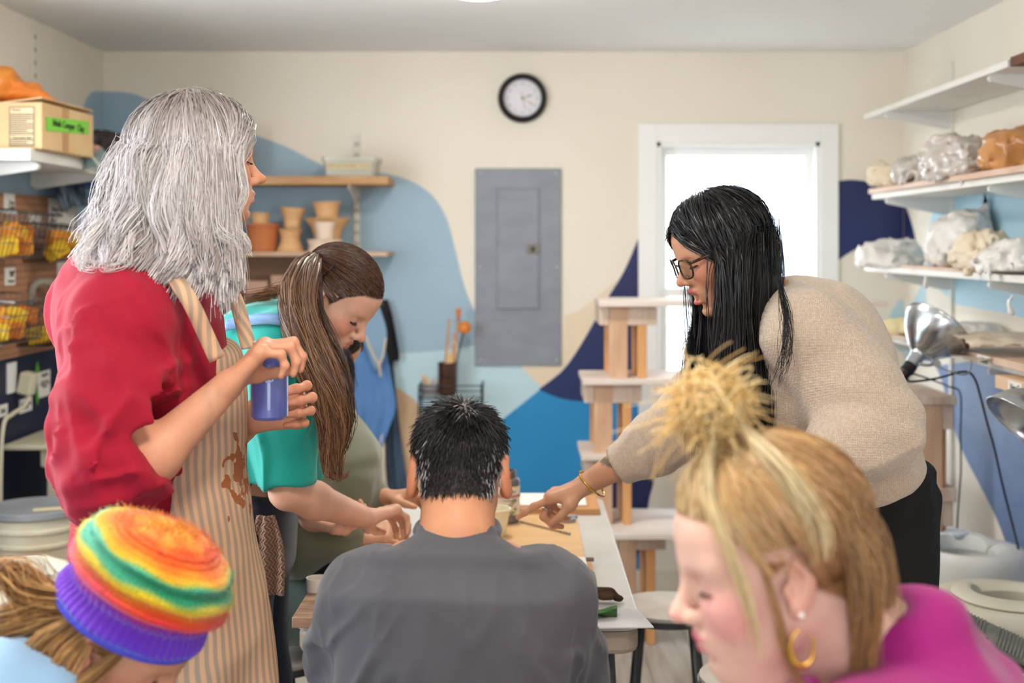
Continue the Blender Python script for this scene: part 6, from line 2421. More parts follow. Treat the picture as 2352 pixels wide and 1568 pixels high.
def build_pointing_woman():
    R = frame_from((-.90, -.20, -.37))
    C = P(1651, 573, 2.75)
    px = lambda *a: P(*a)
    J = dict(neck=px(1772, 690, 2.78), chest=px(1858, 862, 2.80), pelvis=px(1985, 1130, 2.80),
             sl=px(1848, 762, 2.63), sr=px(1715, 815, 2.97), skull=local(C, R, (-.03, 0, -.05)),
             el=px(2030, 985, 2.58), wl=px(1842, 1066, 2.50), er=px(1560, 985, 3.02), wr=px(1345, 1112, 3.07),
             hl=np.array([.74, 2.75, .98]), hr=np.array([.74, 2.86, .98]), kl=np.array([.735, 2.75, .52]), kr=np.array([.725, 2.87, .52]),
             al=np.array([.75, 2.74, .09]), ar=np.array([.74, 2.88, .09]), tl=np.array([.62, 2.73, .035]), tr=np.array([.59, 2.88, .035]))
    s = SDF()
    head(s, C, R, 1.0, jaw_open=.014)
    skeleton_body(s, J, 1.1)
    pts = []
    hj = hand(s, J['wr'], (-.93, .04, -.34), (-.30, 0, -.95), False, [(4, 8, 4), (52, 66, 34), (60, 70, 36), (62, 66, 36)],
              [(.62, .52, .45), (.86, .10, .42), (.92, -.12, .30)], paints=pts, spread=(.04, .02, -.02, -.05))
    hl = hand(s, J['wl'], (-.9, .35, -.2), (.3, .9, .1), True, [(35, 45, 25)] * 4, [(.7, .5, .3), (.9, .2, .3), (.9, .1, .3)], paints=pts)
    hb = box_around([C], .15)
    hw = box_around([J['wr']] + [j for f in hj for j in f] + [J['wr'] * .6 + J['er'] * .4], .03)
    hl_ = box_around([J['wl']] + [j for f in hl for j in f], .03)
    V, Q = mesh_body(s, .014, [(hb[0] - [0, 0, .03], hb[1], .0031), (hw[0], hw[1], .0031), (hl_[0], hl_[1], .005)])
    tat = J['wr'] * .70 + J['er'] * .30 + np.array([-.01, -.035, .02])

    def extra(V, col):
        d = np.linalg.norm((V - tat) / [.030, .05, .012], axis=1) + vnoise(V, 120, 2) * .3
        w = (np.clip(1.1 - d, 0, .4) * 2.0)[:, None]
        return col * (1 - w) + np.array(lin((84, 88, 74))[:3]) * w
    body = obj('person', V, Q, m_skin, smooth=True, base=(.74, 2.8, 0),
               colors=skin_paint(V, (206, 152, 120), C, R, hair=(20, 17, 18), lips=(190, 84, 84), blush=(206, 130, 104), paints=pts, lip_open=.014, extra=extra),
               label='person with long black hair and glasses in a beige sweater, leaning and pointing', cat='person')
    # teeth behind the parted lips
    G().sphere(local(C, R, (.079, 0, -.0655)), (.006, .012, .003), 14, R).obj('teeth', mat('teeth', (236, 228, 216), .3), body, smooth=True)
    eyes(C, R, body, look=22, open_=.6)
    brows(C, R, body, (36, 26, 24))
    # glasses
    m_tort = mat('glasses_tortoise', (34, 24, 20), .2, c2=(96, 60, 30), vary=60, mix=.6)
    gl = None
    rings = []
    for sd in (-1, 1):
        ring = []
        for a in np.linspace(0, 2 * math.pi, 28, endpoint=False):
            ca, sa = math.cos(a), math.sin(a)
            e = (abs(ca) ** 3 + abs(sa) ** 3) ** (-1 / 3)
            ring.append(local(C, R, (.1005 - .010 * (ca * sd * .5 + .5) ** 2 * 1.0, sd * .0345 + .0235 * ca * e * 1.0, -.006 + .0205 * sa * e)))
        rings.append(ring)
    g = G()
    for r_ in rings:
        g.tube(r_, .0021, 8, closed=True)
    g.tube(crom([local(C, R, p) for p in ((.0995, -.0125, .001), (.1035, 0, .005), (.0995, .0125, .001))], 6), .002, 8)
    for sd in (-1, 1):
        g.tube([local(C, R, p) for p in ((.0895, sd * .058, .006), (.085, sd * .0665, .007), (.03, sd * .0775, .009), (-.012, sd * .083, .008), (-.03, sd * .083, -.012))], [.0036, .0034, .0030, .0026, .0024], 8)
    gl = g.obj('glasses', m_tort, body, smooth=True, label='dark tortoiseshell glasses')
    m_lens = m_glass
    for r_ in rings:
        G().prism(np.array(r_), R[:, 0] * -.0004, R[:, 0] * .0004).obj('lens', m_lens, gl)
    # sweater
    m_sw = knit_material('sweater_oatmeal', (224, 202, 180), (196, 170, 146), 640, 470, .55, noise=150, mix=.5)
    t = SDF()
    side = unit(J['sl'] - J['sr'])
    nk, ch, pv = J['neck'], J['chest'], J['pelvis']
    up = unit(nk - pv)
    t.loft([pv + (ch - pv) * .10, pv * .65 + ch * .35, ch * .9 + pv * .1, ch * .55 + nk * .45, nk - up * .01], [.185, .195, .195, .165, .075], [.125, .140, .150, .120, .075], side, k=.06)
    # rounded upper back
    t.ell(px(1900, 790, 2.80), (.14, .17, .13), frame_from(up, (-.5, 0, .7)), k=.08)
    for a, rr in (('l', (.082, .088, .078, .080, .050)), ('r', (.075, .078, .070, .066, .047))):
        sh, el, wr = J['s' + a], J['e' + a], J['w' + a]
        d = unit(wr - el)
        t.chain([sh * .7 + nk * .3, sh, sh * .4 + el * .6, el], [rr[0] * .8, rr[0], rr[1], rr[2]], k=.05)
        fr = .80 if a == 'l' else .64
        e1 = el + (wr - el) * fr
        t.chain([el, el * .55 + e1 * .45, e1], [rr[2], rr[3], rr[4] + .004], k=.03)
        t.chain([e1 - d * .045, e1 + d * .004], [rr[4], rr[4] - .004], k=.006)
        t.cutb(e1 + d * .006, d, e1 + d * .06, .075)
        t.cap(e1 - d * .03, e1 + d * .05, rr[4] - .012, k=.003, op='sub')
    t.cut(px(1880, 1096, 2.6), (px(2085, 1052, 2.6) - px(1880, 1096, 2.6))[[2, 1, 0]] * np.array([0, 0, 0]) + np.array([-.2, 0, -1.0])) if False else None

    elb = J['el']

    def disp(p):
        q = p - elb
        r = np.linalg.norm(q, axis=1)
        w = np.clip(1 - r / .20, 0, 1)
        a = wave_of(p, (.25, 0, 1), 95, 0, .55, 8, 3) * .006 * w
        qr = p - J['er']
        b = wave_of(p, (.9, 0, .45), 120, 0, .6, 9, 6) * .0055 * np.clip(1 - np.linalg.norm(qr, axis=1) / .20, 0, 1)
        return a * .5 + b * .6 + np.abs(vnoise(p, 9, 7)) * .008 - .002 + crease(p, 13, stretch_dir((.75, 0, .45)), .009, 5) * np.clip(1.3 - r / .16, 0, 1) + crease(p, 14, stretch_dir((-.3, 0, 1)), .008, 8) * np.clip(1.3 - np.linalg.norm(qr, axis=1) / .17, 0, 1)
    t.disp = disp
    garment('sweater', t, .007, m_sw, body, smooth=1)
    # ribbed cuffs and hem
    for a, rr in (('l', .050), ('r', .047)):
        el, wr = J['e' + a], J['w' + a]
        d = unit(wr - el)
        e1 = el + (wr - el) * (.80 if a == 'l' else .64)
        Rm = frame_from(np.cross((0, 1, .3), d), d)
        wob = lambda an, z: 1 + .035 * np.sign(np.sin(an * 26)) * np.abs(np.sin(an * 26)) ** .5
        G().lathe([(rr - .008, -.052), (rr + .002, -.048), (rr + .003, -.02), (rr + .001, .004), (rr - .006, .008), (rr - .012, .0), (rr - .012, -.05)], 104, e1, Rm, closed=True, wob=wob).obj('cuff', m_sw, body, smooth=True)
    # trousers
    t = SDF()
    t.loft([pv + (ch - pv) * .16, pv, pv + [.0, 0, -.12], pv + [-.01, 0, -.5], pv + [-.005, .01, -.93]], [.165, .178, .185, .185, .185], [.125, .155, .150, .125, .12], (0, -1, 0), k=.03, pw=2.2)
    t.disp = lambda p: np.sin(p[:, 0] * 60 + 5 * vnoise(p, 4, 2)) * .004 + np.sin(p[:, 1] * 55 + 4 * vnoise(p, 4, 3)) * .004
    garment('trousers', t, .012, cloth_material('trousers_black', (15, 15, 17), (10, 10, 12), 600, .2, sheen=0), body)
    for a in 'lr':
        an, to = J['a' + a], J['t' + a]
        G().sphere((an + to) / 2 + [-.01, 0, -.03], (.13, .045, .045), 16).obj('shoe', m_black, body, smooth=True)
    # hair
    rg = np.random.default_rng(21)
    N = 9500
    u = scalp_roots(N, rg)
    p0 = SK_C + SK_R * u
    sgn = np.where(p0[:, 1] + rg.normal(size=N) * .006 >= 0, 1.0, -1.0)
    az = np.arctan2(np.abs(u[:, 1]), u[:, 0])           # 0 front .. pi back
    az = np.clip(az + rg.normal(size=N) * .12, 1.12, math.pi)
    tz = -.35 + rg.normal(size=N) * .12
    tg = np.stack([np.cos(az) * np.sqrt(1 - tz ** 2), sgn * np.sin(az) * np.sqrt(1 - tz ** 2), tz], 1)
    over = to_world(over_skull(u, tg, 6, lift=.006, grow=.008) + rg.normal(size=(N, 1, 3)) * .0035, C, R)
    pe = over[:, -1]
    bottom = px(1640, 985, 2.7)[2] + rg.normal(size=N) * .03 - np.abs(rg.normal(size=N)) * .02
    ex = pe[:, 0] * .82 + .18 * px(1660, 0, 2.7)[0] + rg.normal(size=N) * .014
    ex = np.clip(ex, px(1572, 0, 2.7)[0], px(1782, 0, 2.7)[0]) + rg.normal(size=N) * .006
    ey = np.clip(pe[:, 1], 2.60, 2.86) * .8 + .2 * 2.66
    ends = np.stack([ex, ey + rg.normal(size=N) * .008, bottom], 1)
    A = clump(tail_hair(over, ends, np.tile([[0, 0, -.8]], (N, 1)), 7), 420, .5, rg)
    hair_obj('hair', A, .0010, .0006, body, [(10, 9, 10), (18, 15, 16), (30, 26, 27)], m_hair, seed=5, around=C)
    # a few wisps in front of the mouth and behind the shoulder
    Aw = bundle_curves([px(1640, 640, 2.88), px(1606, 720, 2.86), px(1580, 810, 2.78), px(1582, 930, 2.70), px(1600, 1010, 2.68)], [.002, .006, .014, .022, .028], 120, 14, rg, .004, 9)
    Ab = bundle_curves([px(1790, 640, 2.60), px(1806, 740, 2.52), px(1802, 830, 2.51), px(1780, 890, 2.52)], [.004, .010, .012, .008], 60, 14, rg, .01, 7)
    hair_obj('hair', np.concatenate([Aw, Ab]), .0007, .0003, body, [(16, 14, 16), (36, 32, 34)], m_hair, seed=6)
    # dark body of the hair under the strands
    t = SDF()
    t.ell(local(C, R, SK_C + [-.012, 0, 0]), np.array([.092, .080, .085]), R, k=.02)
    t.loft([px(1690, 560, 2.75), px(1705, 660, 2.74), px(1690, 800, 2.72), px(1676, 930, 2.71)], [.075, .082, .062, .045], [.055, .080, .075, .060], (0, 1, 0), k=.04)
    for sd in (1,):
        t.ell(local(C, R, (-.01, .072, -.03)), (.05, .02, .07), R, k=.03)
    # keep the face free
    t.cut(local(C, R, (.028, 0, -.02)), R @ np.array([1.0, 0, -.12]) * 1.0, k=.01)
    V, Q = t.mesh(.007, smooth=1)
    obj('hair', V, Q, mat('hair_black_base', (15, 13, 14), .5), body, smooth=True)
    # bracelet and rings
    wb = J['wr'] * .93 + J['er'] * .07
    d = unit(J['wr'] - J['er'])
    Rm = frame_from(np.cross((.15, 1, .2), d + np.array([.25, 0, -.1])), d + np.array([.25, 0, -.1]))
    ring = [wb + np.array([.0, 0, -.008]) + Rm @ np.array([.040 * math.cos(a), .034 * math.sin(a), 0]) for a in np.linspace(.2, 2 * math.pi - .2, 40)]
    m_gold = mat('gold', (214, 170, 84), .22, metal=1.0)
    G().tube(ring, .0028, 8).obj('bracelet', m_gold, body, smooth=True, label='thin gold bangle')
    mj = (hj[1][0] * .45 + hj[1][1] * .55)
    dd = unit(hj[1][1] - hj[1][0])
    Rr = frame_from(np.cross((0, 1, .2), dd), dd)
    G().tube([mj + Rr @ np.array([.0102 * math.cos(a), .0102 * math.sin(a), 0]) for a in np.linspace(0, 2 * math.pi, 20, endpoint=False)], .0022, 6, closed=True).obj('finger_ring', m_zinc, body, smooth=True)
    return body


build_pointing_woman()
# ------------------------------------------------------------------ blonde woman in the foreground, profile to the left
def build_blonde():
    R = frame_from((-.955, -.06, -.22))
    k = 1.06
    ear = P(1838, 1345, 1.375)
    C = ear - R @ (np.array([-.012, .080, -.010]) * k)
    px = lambda *a: P(*a)
    nk = px(2005, 1485, 1.48)
    J = dict(neck=nk, chest=nk + np.array([.10, 0, -.22]), pelvis=nk + np.array([.22, .02, -.62]),
             sl=nk + np.array([-.045, -.18, -.085]), sr=nk + np.array([.035, .18, -.085]), skull=local(C, R, (-.03, 0, -.05)),
             el=nk + np.array([-.02, -.21, -.36]), er=nk + np.array([-.02, .21, -.36]), wl=nk + np.array([-.25, -.12, -.42]), wr=nk + np.array([-.25, .10, -.42]))
    pv = J['pelvis']
    for a, y in (('l', -.09), ('r', .09)):
        J['h' + a] = pv + np.array([-.02, y, -.03])
        J['k' + a] = pv + np.array([-.42, y * 1.3, -.02])
        J['a' + a] = np.array([pv[0] - .40, pv[1] + y * 1.3, .08])
        J['t' + a] = np.array([pv[0] - .53, pv[1] + y * 1.3, .04])
    s = SDF()
    head(s, C, R, k, nose=1.0)
    skeleton_body(s, J, 1.05)
    s.cap(nk, local(C, R, (-.04, 0, -.05)), .060, .056, k=.03)
    s.ell(local(C, R, np.array([.03, 0, -.115]) * k), (.04, .04, .022), R, k=.03)
    pts = []
    hand(s, J['wl'], (-1, .1, -.1), (0, .2, -1), True, [(25, 30, 20)] * 4, [(.6, .7, .3), (.8, .4, .3), (.9, .2, .2)], paints=pts)
    hand(s, J['wr'], (-1, -.1, -.1), (0, -.2, -1), False, [(25, 30, 20)] * 4, [(.6, .7, .3), (.8, .4, .3), (.9, .2, .2)], paints=pts)
    hb = box_around([C], .165)
    fine = [(hb[0] - [0, 0, .02], hb[1], .0030)] + [(J['w' + a] - [.20, .08, .08], J['w' + a] + [.05, .08, .06], .008) for a in 'lr']
    V, Q = mesh_body(s, .016, fine)

    def extra(V, col):
        Lc = (V - C) @ R / k
        # soft pink lids
        for sd in (-1, 1):
            d = (Lc - [.078, sd * .034, .003]) / [.02, .018, .009]
            w = (np.clip(1.2 - np.linalg.norm(d, axis=1), 0, .4) * 1.2)[:, None]
            col = col * (1 - w) + np.array(lin((206, 150, 140))[:3]) * w
        return col
    body = obj('person', V, Q, m_skin, smooth=True, base=(pv[0], pv[1], 0),
               colors=skin_paint(V, (228, 184, 166), C, R, hair=(150, 108, 68), lips=(206, 112, 122), blush=(236, 164, 160), paints=pts, k=k, extra=extra, hair_up=.004),  # scalp tone darkened to stand for shade under the strands
               label='person with a messy blonde topknot in a magenta sweater', cat='person')
    eyes(C, R, body, look=30, k=k, lash=(120, 84, 66))
    brows(C, R, body, (196, 158, 124), k=k)
    # sweater
    t = SDF()
    ch = J['chest']
    side = unit(J['sl'] - J['sr'])
    t.loft([pv + (ch - pv) * .05, pv * .5 + ch * .5, ch, nk * .5 + ch * .5, nk + np.array([.03, 0, .015])], [.19, .20, .205, .165, .070], [.16, .16, .16, .125, .070], side, k=.06)
    t.chain([nk + np.array([.030, 0, -.03]), nk + np.array([.036, 0, .004])], [.090, .068], k=.03)
    t.ell(nk + np.array([.080, 0, -.105]), (.12, .19, .10), k=.06)
    for a in 'lr':
        sh, el, wr = J['s' + a], J['e' + a], J['w' + a]
        t.chain([sh * .7 + nk * .3, sh, el], [.075, .08, .065], k=.06)
        t.chain([el, wr], [.065, .045], k=.04)
    t.chain([nk + np.array([-.055, 0, .0]), nk + np.array([-.02, 0, .13])], [.064, .070], k=.012, op='sub')
    t.disp = lambda p: np.abs(vnoise(p, 9, 3)) * .016 + wave_of(p, (.6, .2, .75), 45, 0, .8, 5, 4) * .004 - .005
    garment('sweater', t, .008, cloth_material('sweater_magenta', (166, 20, 122), (146, 12, 104), 300, .25, sheen=.2), body)
    t = SDF()
    for a in 'lr':
        t.chain([J['h' + a], J['k' + a], J['a' + a] + [0, 0, .03]], [.10, .078, .062], k=.04)
    t.ell(pv, (.14, .18, .12), k=.05)
    garment('trousers', t, .02, cloth_material('jeans_blue', (62, 76, 108)), body)
    # hair gathered to the topknot
    rg = np.random.default_rng(31)
    knot = np.array([.022, .006, .150])
    kd = unit((knot - SK_C) / SK_R)
    N = 10000
    u = scalp_roots(N, rg, up=.006)
    tg = np.tile(kd, (N, 1)) + rg.normal(size=(N, 3)) * .10
    tg /= np.linalg.norm(tg, axis=1)[:, None]
    ov = over_skull(u, tg, 9, lift=.005)
    bulge = np.sin(np.linspace(0, math.pi, 9))[None, :, None] * rg.uniform(0, .012, (N, 1, 1))
    ov = ov + (ov - SK_C) / np.linalg.norm(ov - SK_C, axis=2)[..., None] * bulge
    ov[:, -1] = knot * .75 + ov[:, -1] * .25 + rg.normal(size=(N, 3)) * .006
    w_ = vnoise(u * 3, 2.2, 4)[:, None, None] * .008 * np.linspace(0, 1, 9)[None, :, None]
    ov = ov + w_
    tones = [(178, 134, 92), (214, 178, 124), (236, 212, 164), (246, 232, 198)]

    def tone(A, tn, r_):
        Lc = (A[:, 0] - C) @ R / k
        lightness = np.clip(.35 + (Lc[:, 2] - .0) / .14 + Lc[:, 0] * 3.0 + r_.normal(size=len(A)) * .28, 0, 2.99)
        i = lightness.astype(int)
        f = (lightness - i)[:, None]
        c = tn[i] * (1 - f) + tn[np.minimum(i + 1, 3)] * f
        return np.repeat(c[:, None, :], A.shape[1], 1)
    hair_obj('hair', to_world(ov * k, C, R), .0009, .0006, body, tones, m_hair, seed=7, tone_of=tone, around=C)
    # the knot: loops and loose ends
    cs = []
    for i in range(600):
        ax = unit(rg.normal(size=3) + [0, 0, .6])
        a1 = unit(np.cross(ax, rg.normal(size=3)))
        a2 = np.cross(ax, a1)
        r_ = rg.uniform(.016, .038)
        ph, span = rg.uniform(0, 6.28), rg.uniform(2.5, 5.0)
        t_ = np.linspace(0, 1, 12)
        rr = r_ * (1 + .25 * np.sin(t_ * 5 + ph))
        c = knot + [.0, 0, .022] + rg.normal(size=3) * .008
        cs.append(c + rr[:, None] * (np.cos(ph + span * t_)[:, None] * a1 + np.sin(ph + span * t_)[:, None] * a2 * .8))
    for i in range(420):
        d = unit(np.array([rg.normal() * .75 + .35, rg.normal() * .6, .55 + rg.normal() * .45]))
        ln = rg.uniform(.02, .055)
        p = knot + [0, 0, .028] + rg.normal(size=3) * .014
        t_ = np.linspace(0, 1, 12)[:, None]
        cs.append(p + d * ln * t_ + np.array([rg.normal() * .02, rg.normal() * .02, -.03 * abs(rg.normal())]) * t_ ** 2)
    hair_obj('hair', to_world(np.array(cs) * k, C, R), .0013, .0006, body, [(204, 160, 96), (232, 196, 128), (246, 226, 176)], m_hair, seed=8, label='messy blonde topknot')
    # loose locks falling from the knot and at the nape
    L = lambda *p: local(C, R, np.array(p) * k)
    locks = []
    for (g, r_, n_) in (([L(.03, .02, .15), L(.055, .060, .10), L(.050, .084, .04), L(.044, .084, -.03), L(.044, .08, -.075)], [.004, .008, .008, .006, .004], 40),
                        ([L(.02, .03, .155), L(.02, .075, .10), L(.012, .094, .04), L(.008, .096, .012)], [.008, .018, .016, .010], 110),
                        ([L(.0, .03, .15), L(-.025, .078, .10), L(-.040, .094, .045), L(-.036, .094, .01)], [.006, .014, .016, .010], 70),
                        ([L(.05, .01, .14), L(.082, .045, .088), L(.075, .073, .035), L(.064, .078, -.02), L(.060, .076, -.05)], [.006, .012, .013, .010, .008], 60),
                        ([L(-.06, .05, .06), L(-.085, .062, .0), L(-.075, .066, -.06), L(-.06, .062, -.12), L(-.062, .055, -.16)], [.012, .018, .018, .014, .012], 320),
                        ([L(-.08, .0, .06), L(-.112, .012, .0), L(-.105, .02, -.06), L(-.09, .02, -.13)], [.012, .020, .020, .016], 260),
                        ([L(.02, .07, .02), L(.018, .084, -.03), L(.016, .084, -.08), L(.006, .078, -.13)], [.002, .003, .004, .004], 40)):
        locks.append(bundle_curves(g, r_, n_, 14, rg, .004, 8))
    hair_obj('hair', np.concatenate([locks[0], locks[2]]), .0010, .0005, body, [(234, 206, 150), (246, 230, 190), (214, 174, 112)], m_hair, seed=9)
    hair_obj('hair', np.concatenate(locks[4:]), .0010, .0005, body, [(150, 108, 66), (196, 150, 96), (120, 96, 72)], m_hair, seed=10)
    # earrings
    m_gold = MATS['gold']
    lobe = L(-.004, .086, -.040)
    G().sphere(lobe + [0, -.004, .004], .0036, 12).obj('pearl_stud', mat('pearl', (244, 238, 230), .2, coat=.6), body, smooth=True)
    hp = []
    for a in np.linspace(math.radians(100), math.radians(400), 30):
        hp.append(lobe + np.array([.0125 * math.cos(a), -.006, -.030 + .019 * math.sin(a)]))
    G().tube(hp, np.concatenate([np.linspace(.0015, .0042, 15), np.linspace(.0042, .0015, 15)]), 8).obj('hoop_earring', m_gold, body, smooth=True, label='thick gold hoop earring')
    return body


build_blonde()
# ------------------------------------------------------------------ person in the rainbow knit hat, foreground
def build_hat_person():
    R = frame_from((.80, -.20, -.57))
    k = 1.0
    C = P(284, 1462, 1.78)
    px = lambda *a: P(*a)
    nk = px(150, 1500, 1.78)
    J = dict(neck=nk, chest=nk + np.array([-.14, 0, -.18]), pelvis=nk + np.array([-.30, .0, -.56]),
             sr=nk + np.array([-.05, -.17, -.05]), sl=nk + np.array([-.05, .17, -.05]), skull=local(C, R, (-.04, 0, -.05)),
             er=nk + np.array([.02, -.22, -.30]), el=nk + np.array([.02, .20, -.30]), wr=nk + np.array([.24, -.10, -.38]), wl=nk + np.array([.24, .10, -.38]))
    pv = J['pelvis']
    for a, y in (('l', .09), ('r', -.09)):
        J['h' + a] = pv + np.array([.02, y, -.03])
        J['k' + a] = pv + np.array([.42, y * 1.3, -.02])
        J['a' + a] = np.array([pv[0] + .40, pv[1] + y * 1.3, .08])
        J['t' + a] = np.array([pv[0] + .53, pv[1] + y * 1.3, .04])
    s = SDF()
    head(s, C, R, k)
    skeleton_body(s, J, 1.0)
    pts = []
    hand(s, J['wr'], (1, .1, -.1), (0, .2, -1), False, [(25, 30, 20)] * 4, [(.6, .7, .3), (.8, .4, .3), (.9, .2, .2)], paints=pts)
    hand(s, J['wl'], (1, -.1, -.1), (0, -.2, -1), True, [(25, 30, 20)] * 4, [(.6, .7, .3), (.8, .4, .3), (.9, .2, .2)], paints=pts)
    hb = box_around([C], .15)
    fine = [(hb[0] - [0, 0, .03], hb[1], .0036)] + [(J['w' + a] - [.05, .08, .08], J['w' + a] + [.20, .08, .06], .008) for a in 'lr']
    V, Q = mesh_body(s, .016, fine)
    body = obj('person', V, Q, m_skin, smooth=True, base=(pv[0], pv[1], 0),
               colors=skin_paint(V, (206, 148, 118), C, R, hair=(150, 104, 62), lips=(176, 92, 86), blush=(196, 112, 92), paints=pts),
               label='person in a rainbow knit hat and pale blue top, bent over', cat='person')
    eyes(C, R, body, look=18, open_=1.0)
    brows(C, R, body, (120, 84, 56))
    # hat: knitted dome, colours run in bands with the yarn's own drift
    n, m = 352, 74
    A = np.zeros((m, n, 3))
    hgt = np.zeros((m, n))
    ang = np.linspace(0, 2 * math.pi, n, endpoint=False)
    prof = crom([(.092, -.012), (.101, .0), (.104, .018), (.104, .036), (.112, .048), (.121, .075), (.118, .105), (.104, .135), (.078, .158), (.040, .172), (.001, .176)], 8)
    prof = resample(np.column_stack([prof, np.zeros(len(prof))])[None], m)[0]
    for i in range(m):
        r, z = prof[i, 0] * (.90 + .14 * min(1, max(0, (.05 - prof[i, 1]) / .05))), prof[i, 1]
        rr = r * np.ones(n)
        if z < .054:
            rr = rr + .0016 * np.sin(ang * 58) * min(1, (z + .012) / .012)
        else:
            rr = rr + .0018 * np.sin(z * 900) + .0010 * np.sin(ang * 90 + (i % 2) * math.pi)
            rr = rr + .004 * np.sin(z * 190 + .6) * min(1, r / .06)
        A[i, :, 0] = rr * np.cos(ang) * 1.06 - .012 - .10 * max(0, z - .05)
        A[i, :, 1] = rr * np.sin(ang) * .92
        A[i, :, 2] = z * .76 + .036 + .012 * np.cos(ang)
        hgt[i] = z
    bands = [(-.012, (66, 150, 226)), (-.004, (70, 110, 220)), (.002, (104, 52, 214)), (.030, (112, 44, 190)), (.040, (150, 46, 150)), (.046, (214, 50, 120)), (.056, (236, 44, 70)), (.066, (240, 78, 34)),
             (.076, (246, 132, 26)), (.084, (250, 196, 30)), (.092, (246, 206, 34)), (.098, (196, 190, 40)), (.104, (40, 150, 104)), (.118, (30, 140, 100)), (.130, (60, 190, 150)), (.138, (190, 190, 50)), (.144, (246, 170, 30)), (.154, (244, 110, 26)), (.164, (240, 84, 30)), (.176, (246, 160, 40))]
    bh = np.array([-.012, -.004, .002, .046, .056, .061, .068, .080, .092, .099, .104, .108, .113, .126, .134, .139, .143, .152, .164, .176])
    bc = np.array([lin(b[1])[:3] for b in bands])
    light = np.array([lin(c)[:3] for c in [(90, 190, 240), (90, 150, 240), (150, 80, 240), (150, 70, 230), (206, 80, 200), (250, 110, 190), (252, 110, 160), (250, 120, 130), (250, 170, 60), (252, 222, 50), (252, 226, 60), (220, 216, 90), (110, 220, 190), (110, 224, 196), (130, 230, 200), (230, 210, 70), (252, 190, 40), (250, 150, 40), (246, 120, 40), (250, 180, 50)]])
    V2 = A.reshape(-1, 3)
    z = hgt.reshape(-1) + .0025 * np.sin(np.tile(ang, m) * 7 + hgt.reshape(-1) * 60)
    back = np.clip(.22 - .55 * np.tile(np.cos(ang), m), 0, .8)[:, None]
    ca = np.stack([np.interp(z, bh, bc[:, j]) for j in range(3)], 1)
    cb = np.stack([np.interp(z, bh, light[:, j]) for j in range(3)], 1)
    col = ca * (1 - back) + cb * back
    Fq = []
    for i in range(m - 1):
        a = np.arange(n)
        b = (a + 1) % n
        Fq.append(np.stack([i * n + a, i * n + b, (i + 1) * n + b, (i + 1) * n + a], 1))
    m_yarn = mat('rainbow_yarn', (200, 100, 60), .95, attr='Col', sheen=.4, bump=(260, .5))
    W = to_world(V2, C, R)
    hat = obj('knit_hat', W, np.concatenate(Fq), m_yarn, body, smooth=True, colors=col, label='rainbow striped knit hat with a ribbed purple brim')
    hem = [to_world(A[1, j] * [1, 1, 1], C, R) for j in range(0, n, 8)]
    G().tube(hem, .006, 8, closed=True).obj('rolled_hem', mat('yarn_blue_violet', (84, 84, 216), .95, bump=(260, .5)), hat, smooth=True)
    # yarn fuzz
    rg = np.random.default_rng(41)
    idx = rg.integers(n * 22, len(W), 3200)
    cen = local(C, R, (-.012, 0, .08))
    nr = W[idx] - cen
    nr /= np.linalg.norm(nr, axis=1)[:, None]
    d = nr * .8 + rg.normal(size=nr.shape) * .8
    fz = np.stack([W[idx], W[idx] + d * .0022 + nr * .001, W[idx] + d * .0042 + rg.normal(size=nr.shape) * .001], 1)
    hair_obj('yarn_fuzz', fz, .00035, .0002, hat, [(200, 100, 60), (200, 100, 60)], m_yarn, seed=4, tone_of=lambda A_, tn, r_: np.repeat(col[idx][:, None, :], 3, 1))
    # top
    t = SDF()
    ch = J['chest']
    side = unit(J['sl'] - J['sr'])
    t.loft([pv + (ch - pv) * .05, pv * .5 + ch * .5, ch, nk * .45 + ch * .55, nk], [.18, .185, .19, .16, .080], [.13, .13, .14, .115, .075], side, k=.06)
    for a in 'lr':
        sh, el, wr = J['s' + a], J['e' + a], J['w' + a]
        t.chain([sh * .7 + nk * .3, sh, el], [.075, .08, .062], k=.06)
        t.chain([el, wr], [.062, .042], k=.04)
    t.chain([nk + np.array([.03, 0, .0]), nk + np.array([.12, 0, .07])], [.062, .070], k=.015, op='sub')
    t.disp = lambda p: np.abs(vnoise(p, 8, 3)) * .020 + wave_of(p, (.7, .1, -.7), 50, 0, .8, 5, 4) * .006 - .006
    garment('shirt', t, .0085, cloth_material('shirt_pale_blue', (150, 190, 222), (128, 170, 208), 300, .2), body)
    t = SDF()
    for a in 'lr':
        t.chain([J['h' + a], J['k' + a], J['a' + a] + [0, 0, .03]], [.10, .078, .062], k=.04)
    t.ell(pv, (.14, .18, .12), k=.05)
    garment('trousers', t, .02, cloth_material('trousers_slate', (70, 78, 92)), body)
    # hair: bun at the nape, locks along the cheek
    L = lambda *p: local(C, R, np.array(p) * k)
    locks = []
    for (g, r_, n_, wv) in (([L(-.06, -.05, .03), L(-.10, -.05, .0), L(-.13, -.05, -.01), L(-.165, -.045, -.005), L(-.20, -.05, -.03)], [.018, .022, .026, .024, .018], 420, .010),
                            ([L(-.07, -.03, .02), L(-.11, -.06, -.03), L(-.14, -.06, -.07), L(-.13, -.055, -.12), L(-.10, -.05, -.17)], [.016, .022, .022, .018, .014], 380, .012),
                            ([L(-.02, -.062, .020), L(-.025, -.090, -.03), L(.0, -.102, -.09), L(.03, -.10, -.15), L(.05, -.095, -.22)], [.008, .022, .026, .022, .018], 300, .008),
                            ([L(-.045, -.055, .020), L(-.06, -.088, -.04), L(-.045, -.10, -.11), L(-.02, -.10, -.18), L(.0, -.10, -.26)], [.008, .022, .026, .022, .018], 300, .008),
                            ([L(.03, -.066, .030), L(.022, -.080, -.01), L(.012, -.098, -.05), L(.020, -.10, -.11), L(.035, -.095, -.17)], [.006, .010, .013, .012, .010], 110, .004)):
        locks.append(bundle_curves(g, r_, n_, 11, rg, wv, 9))
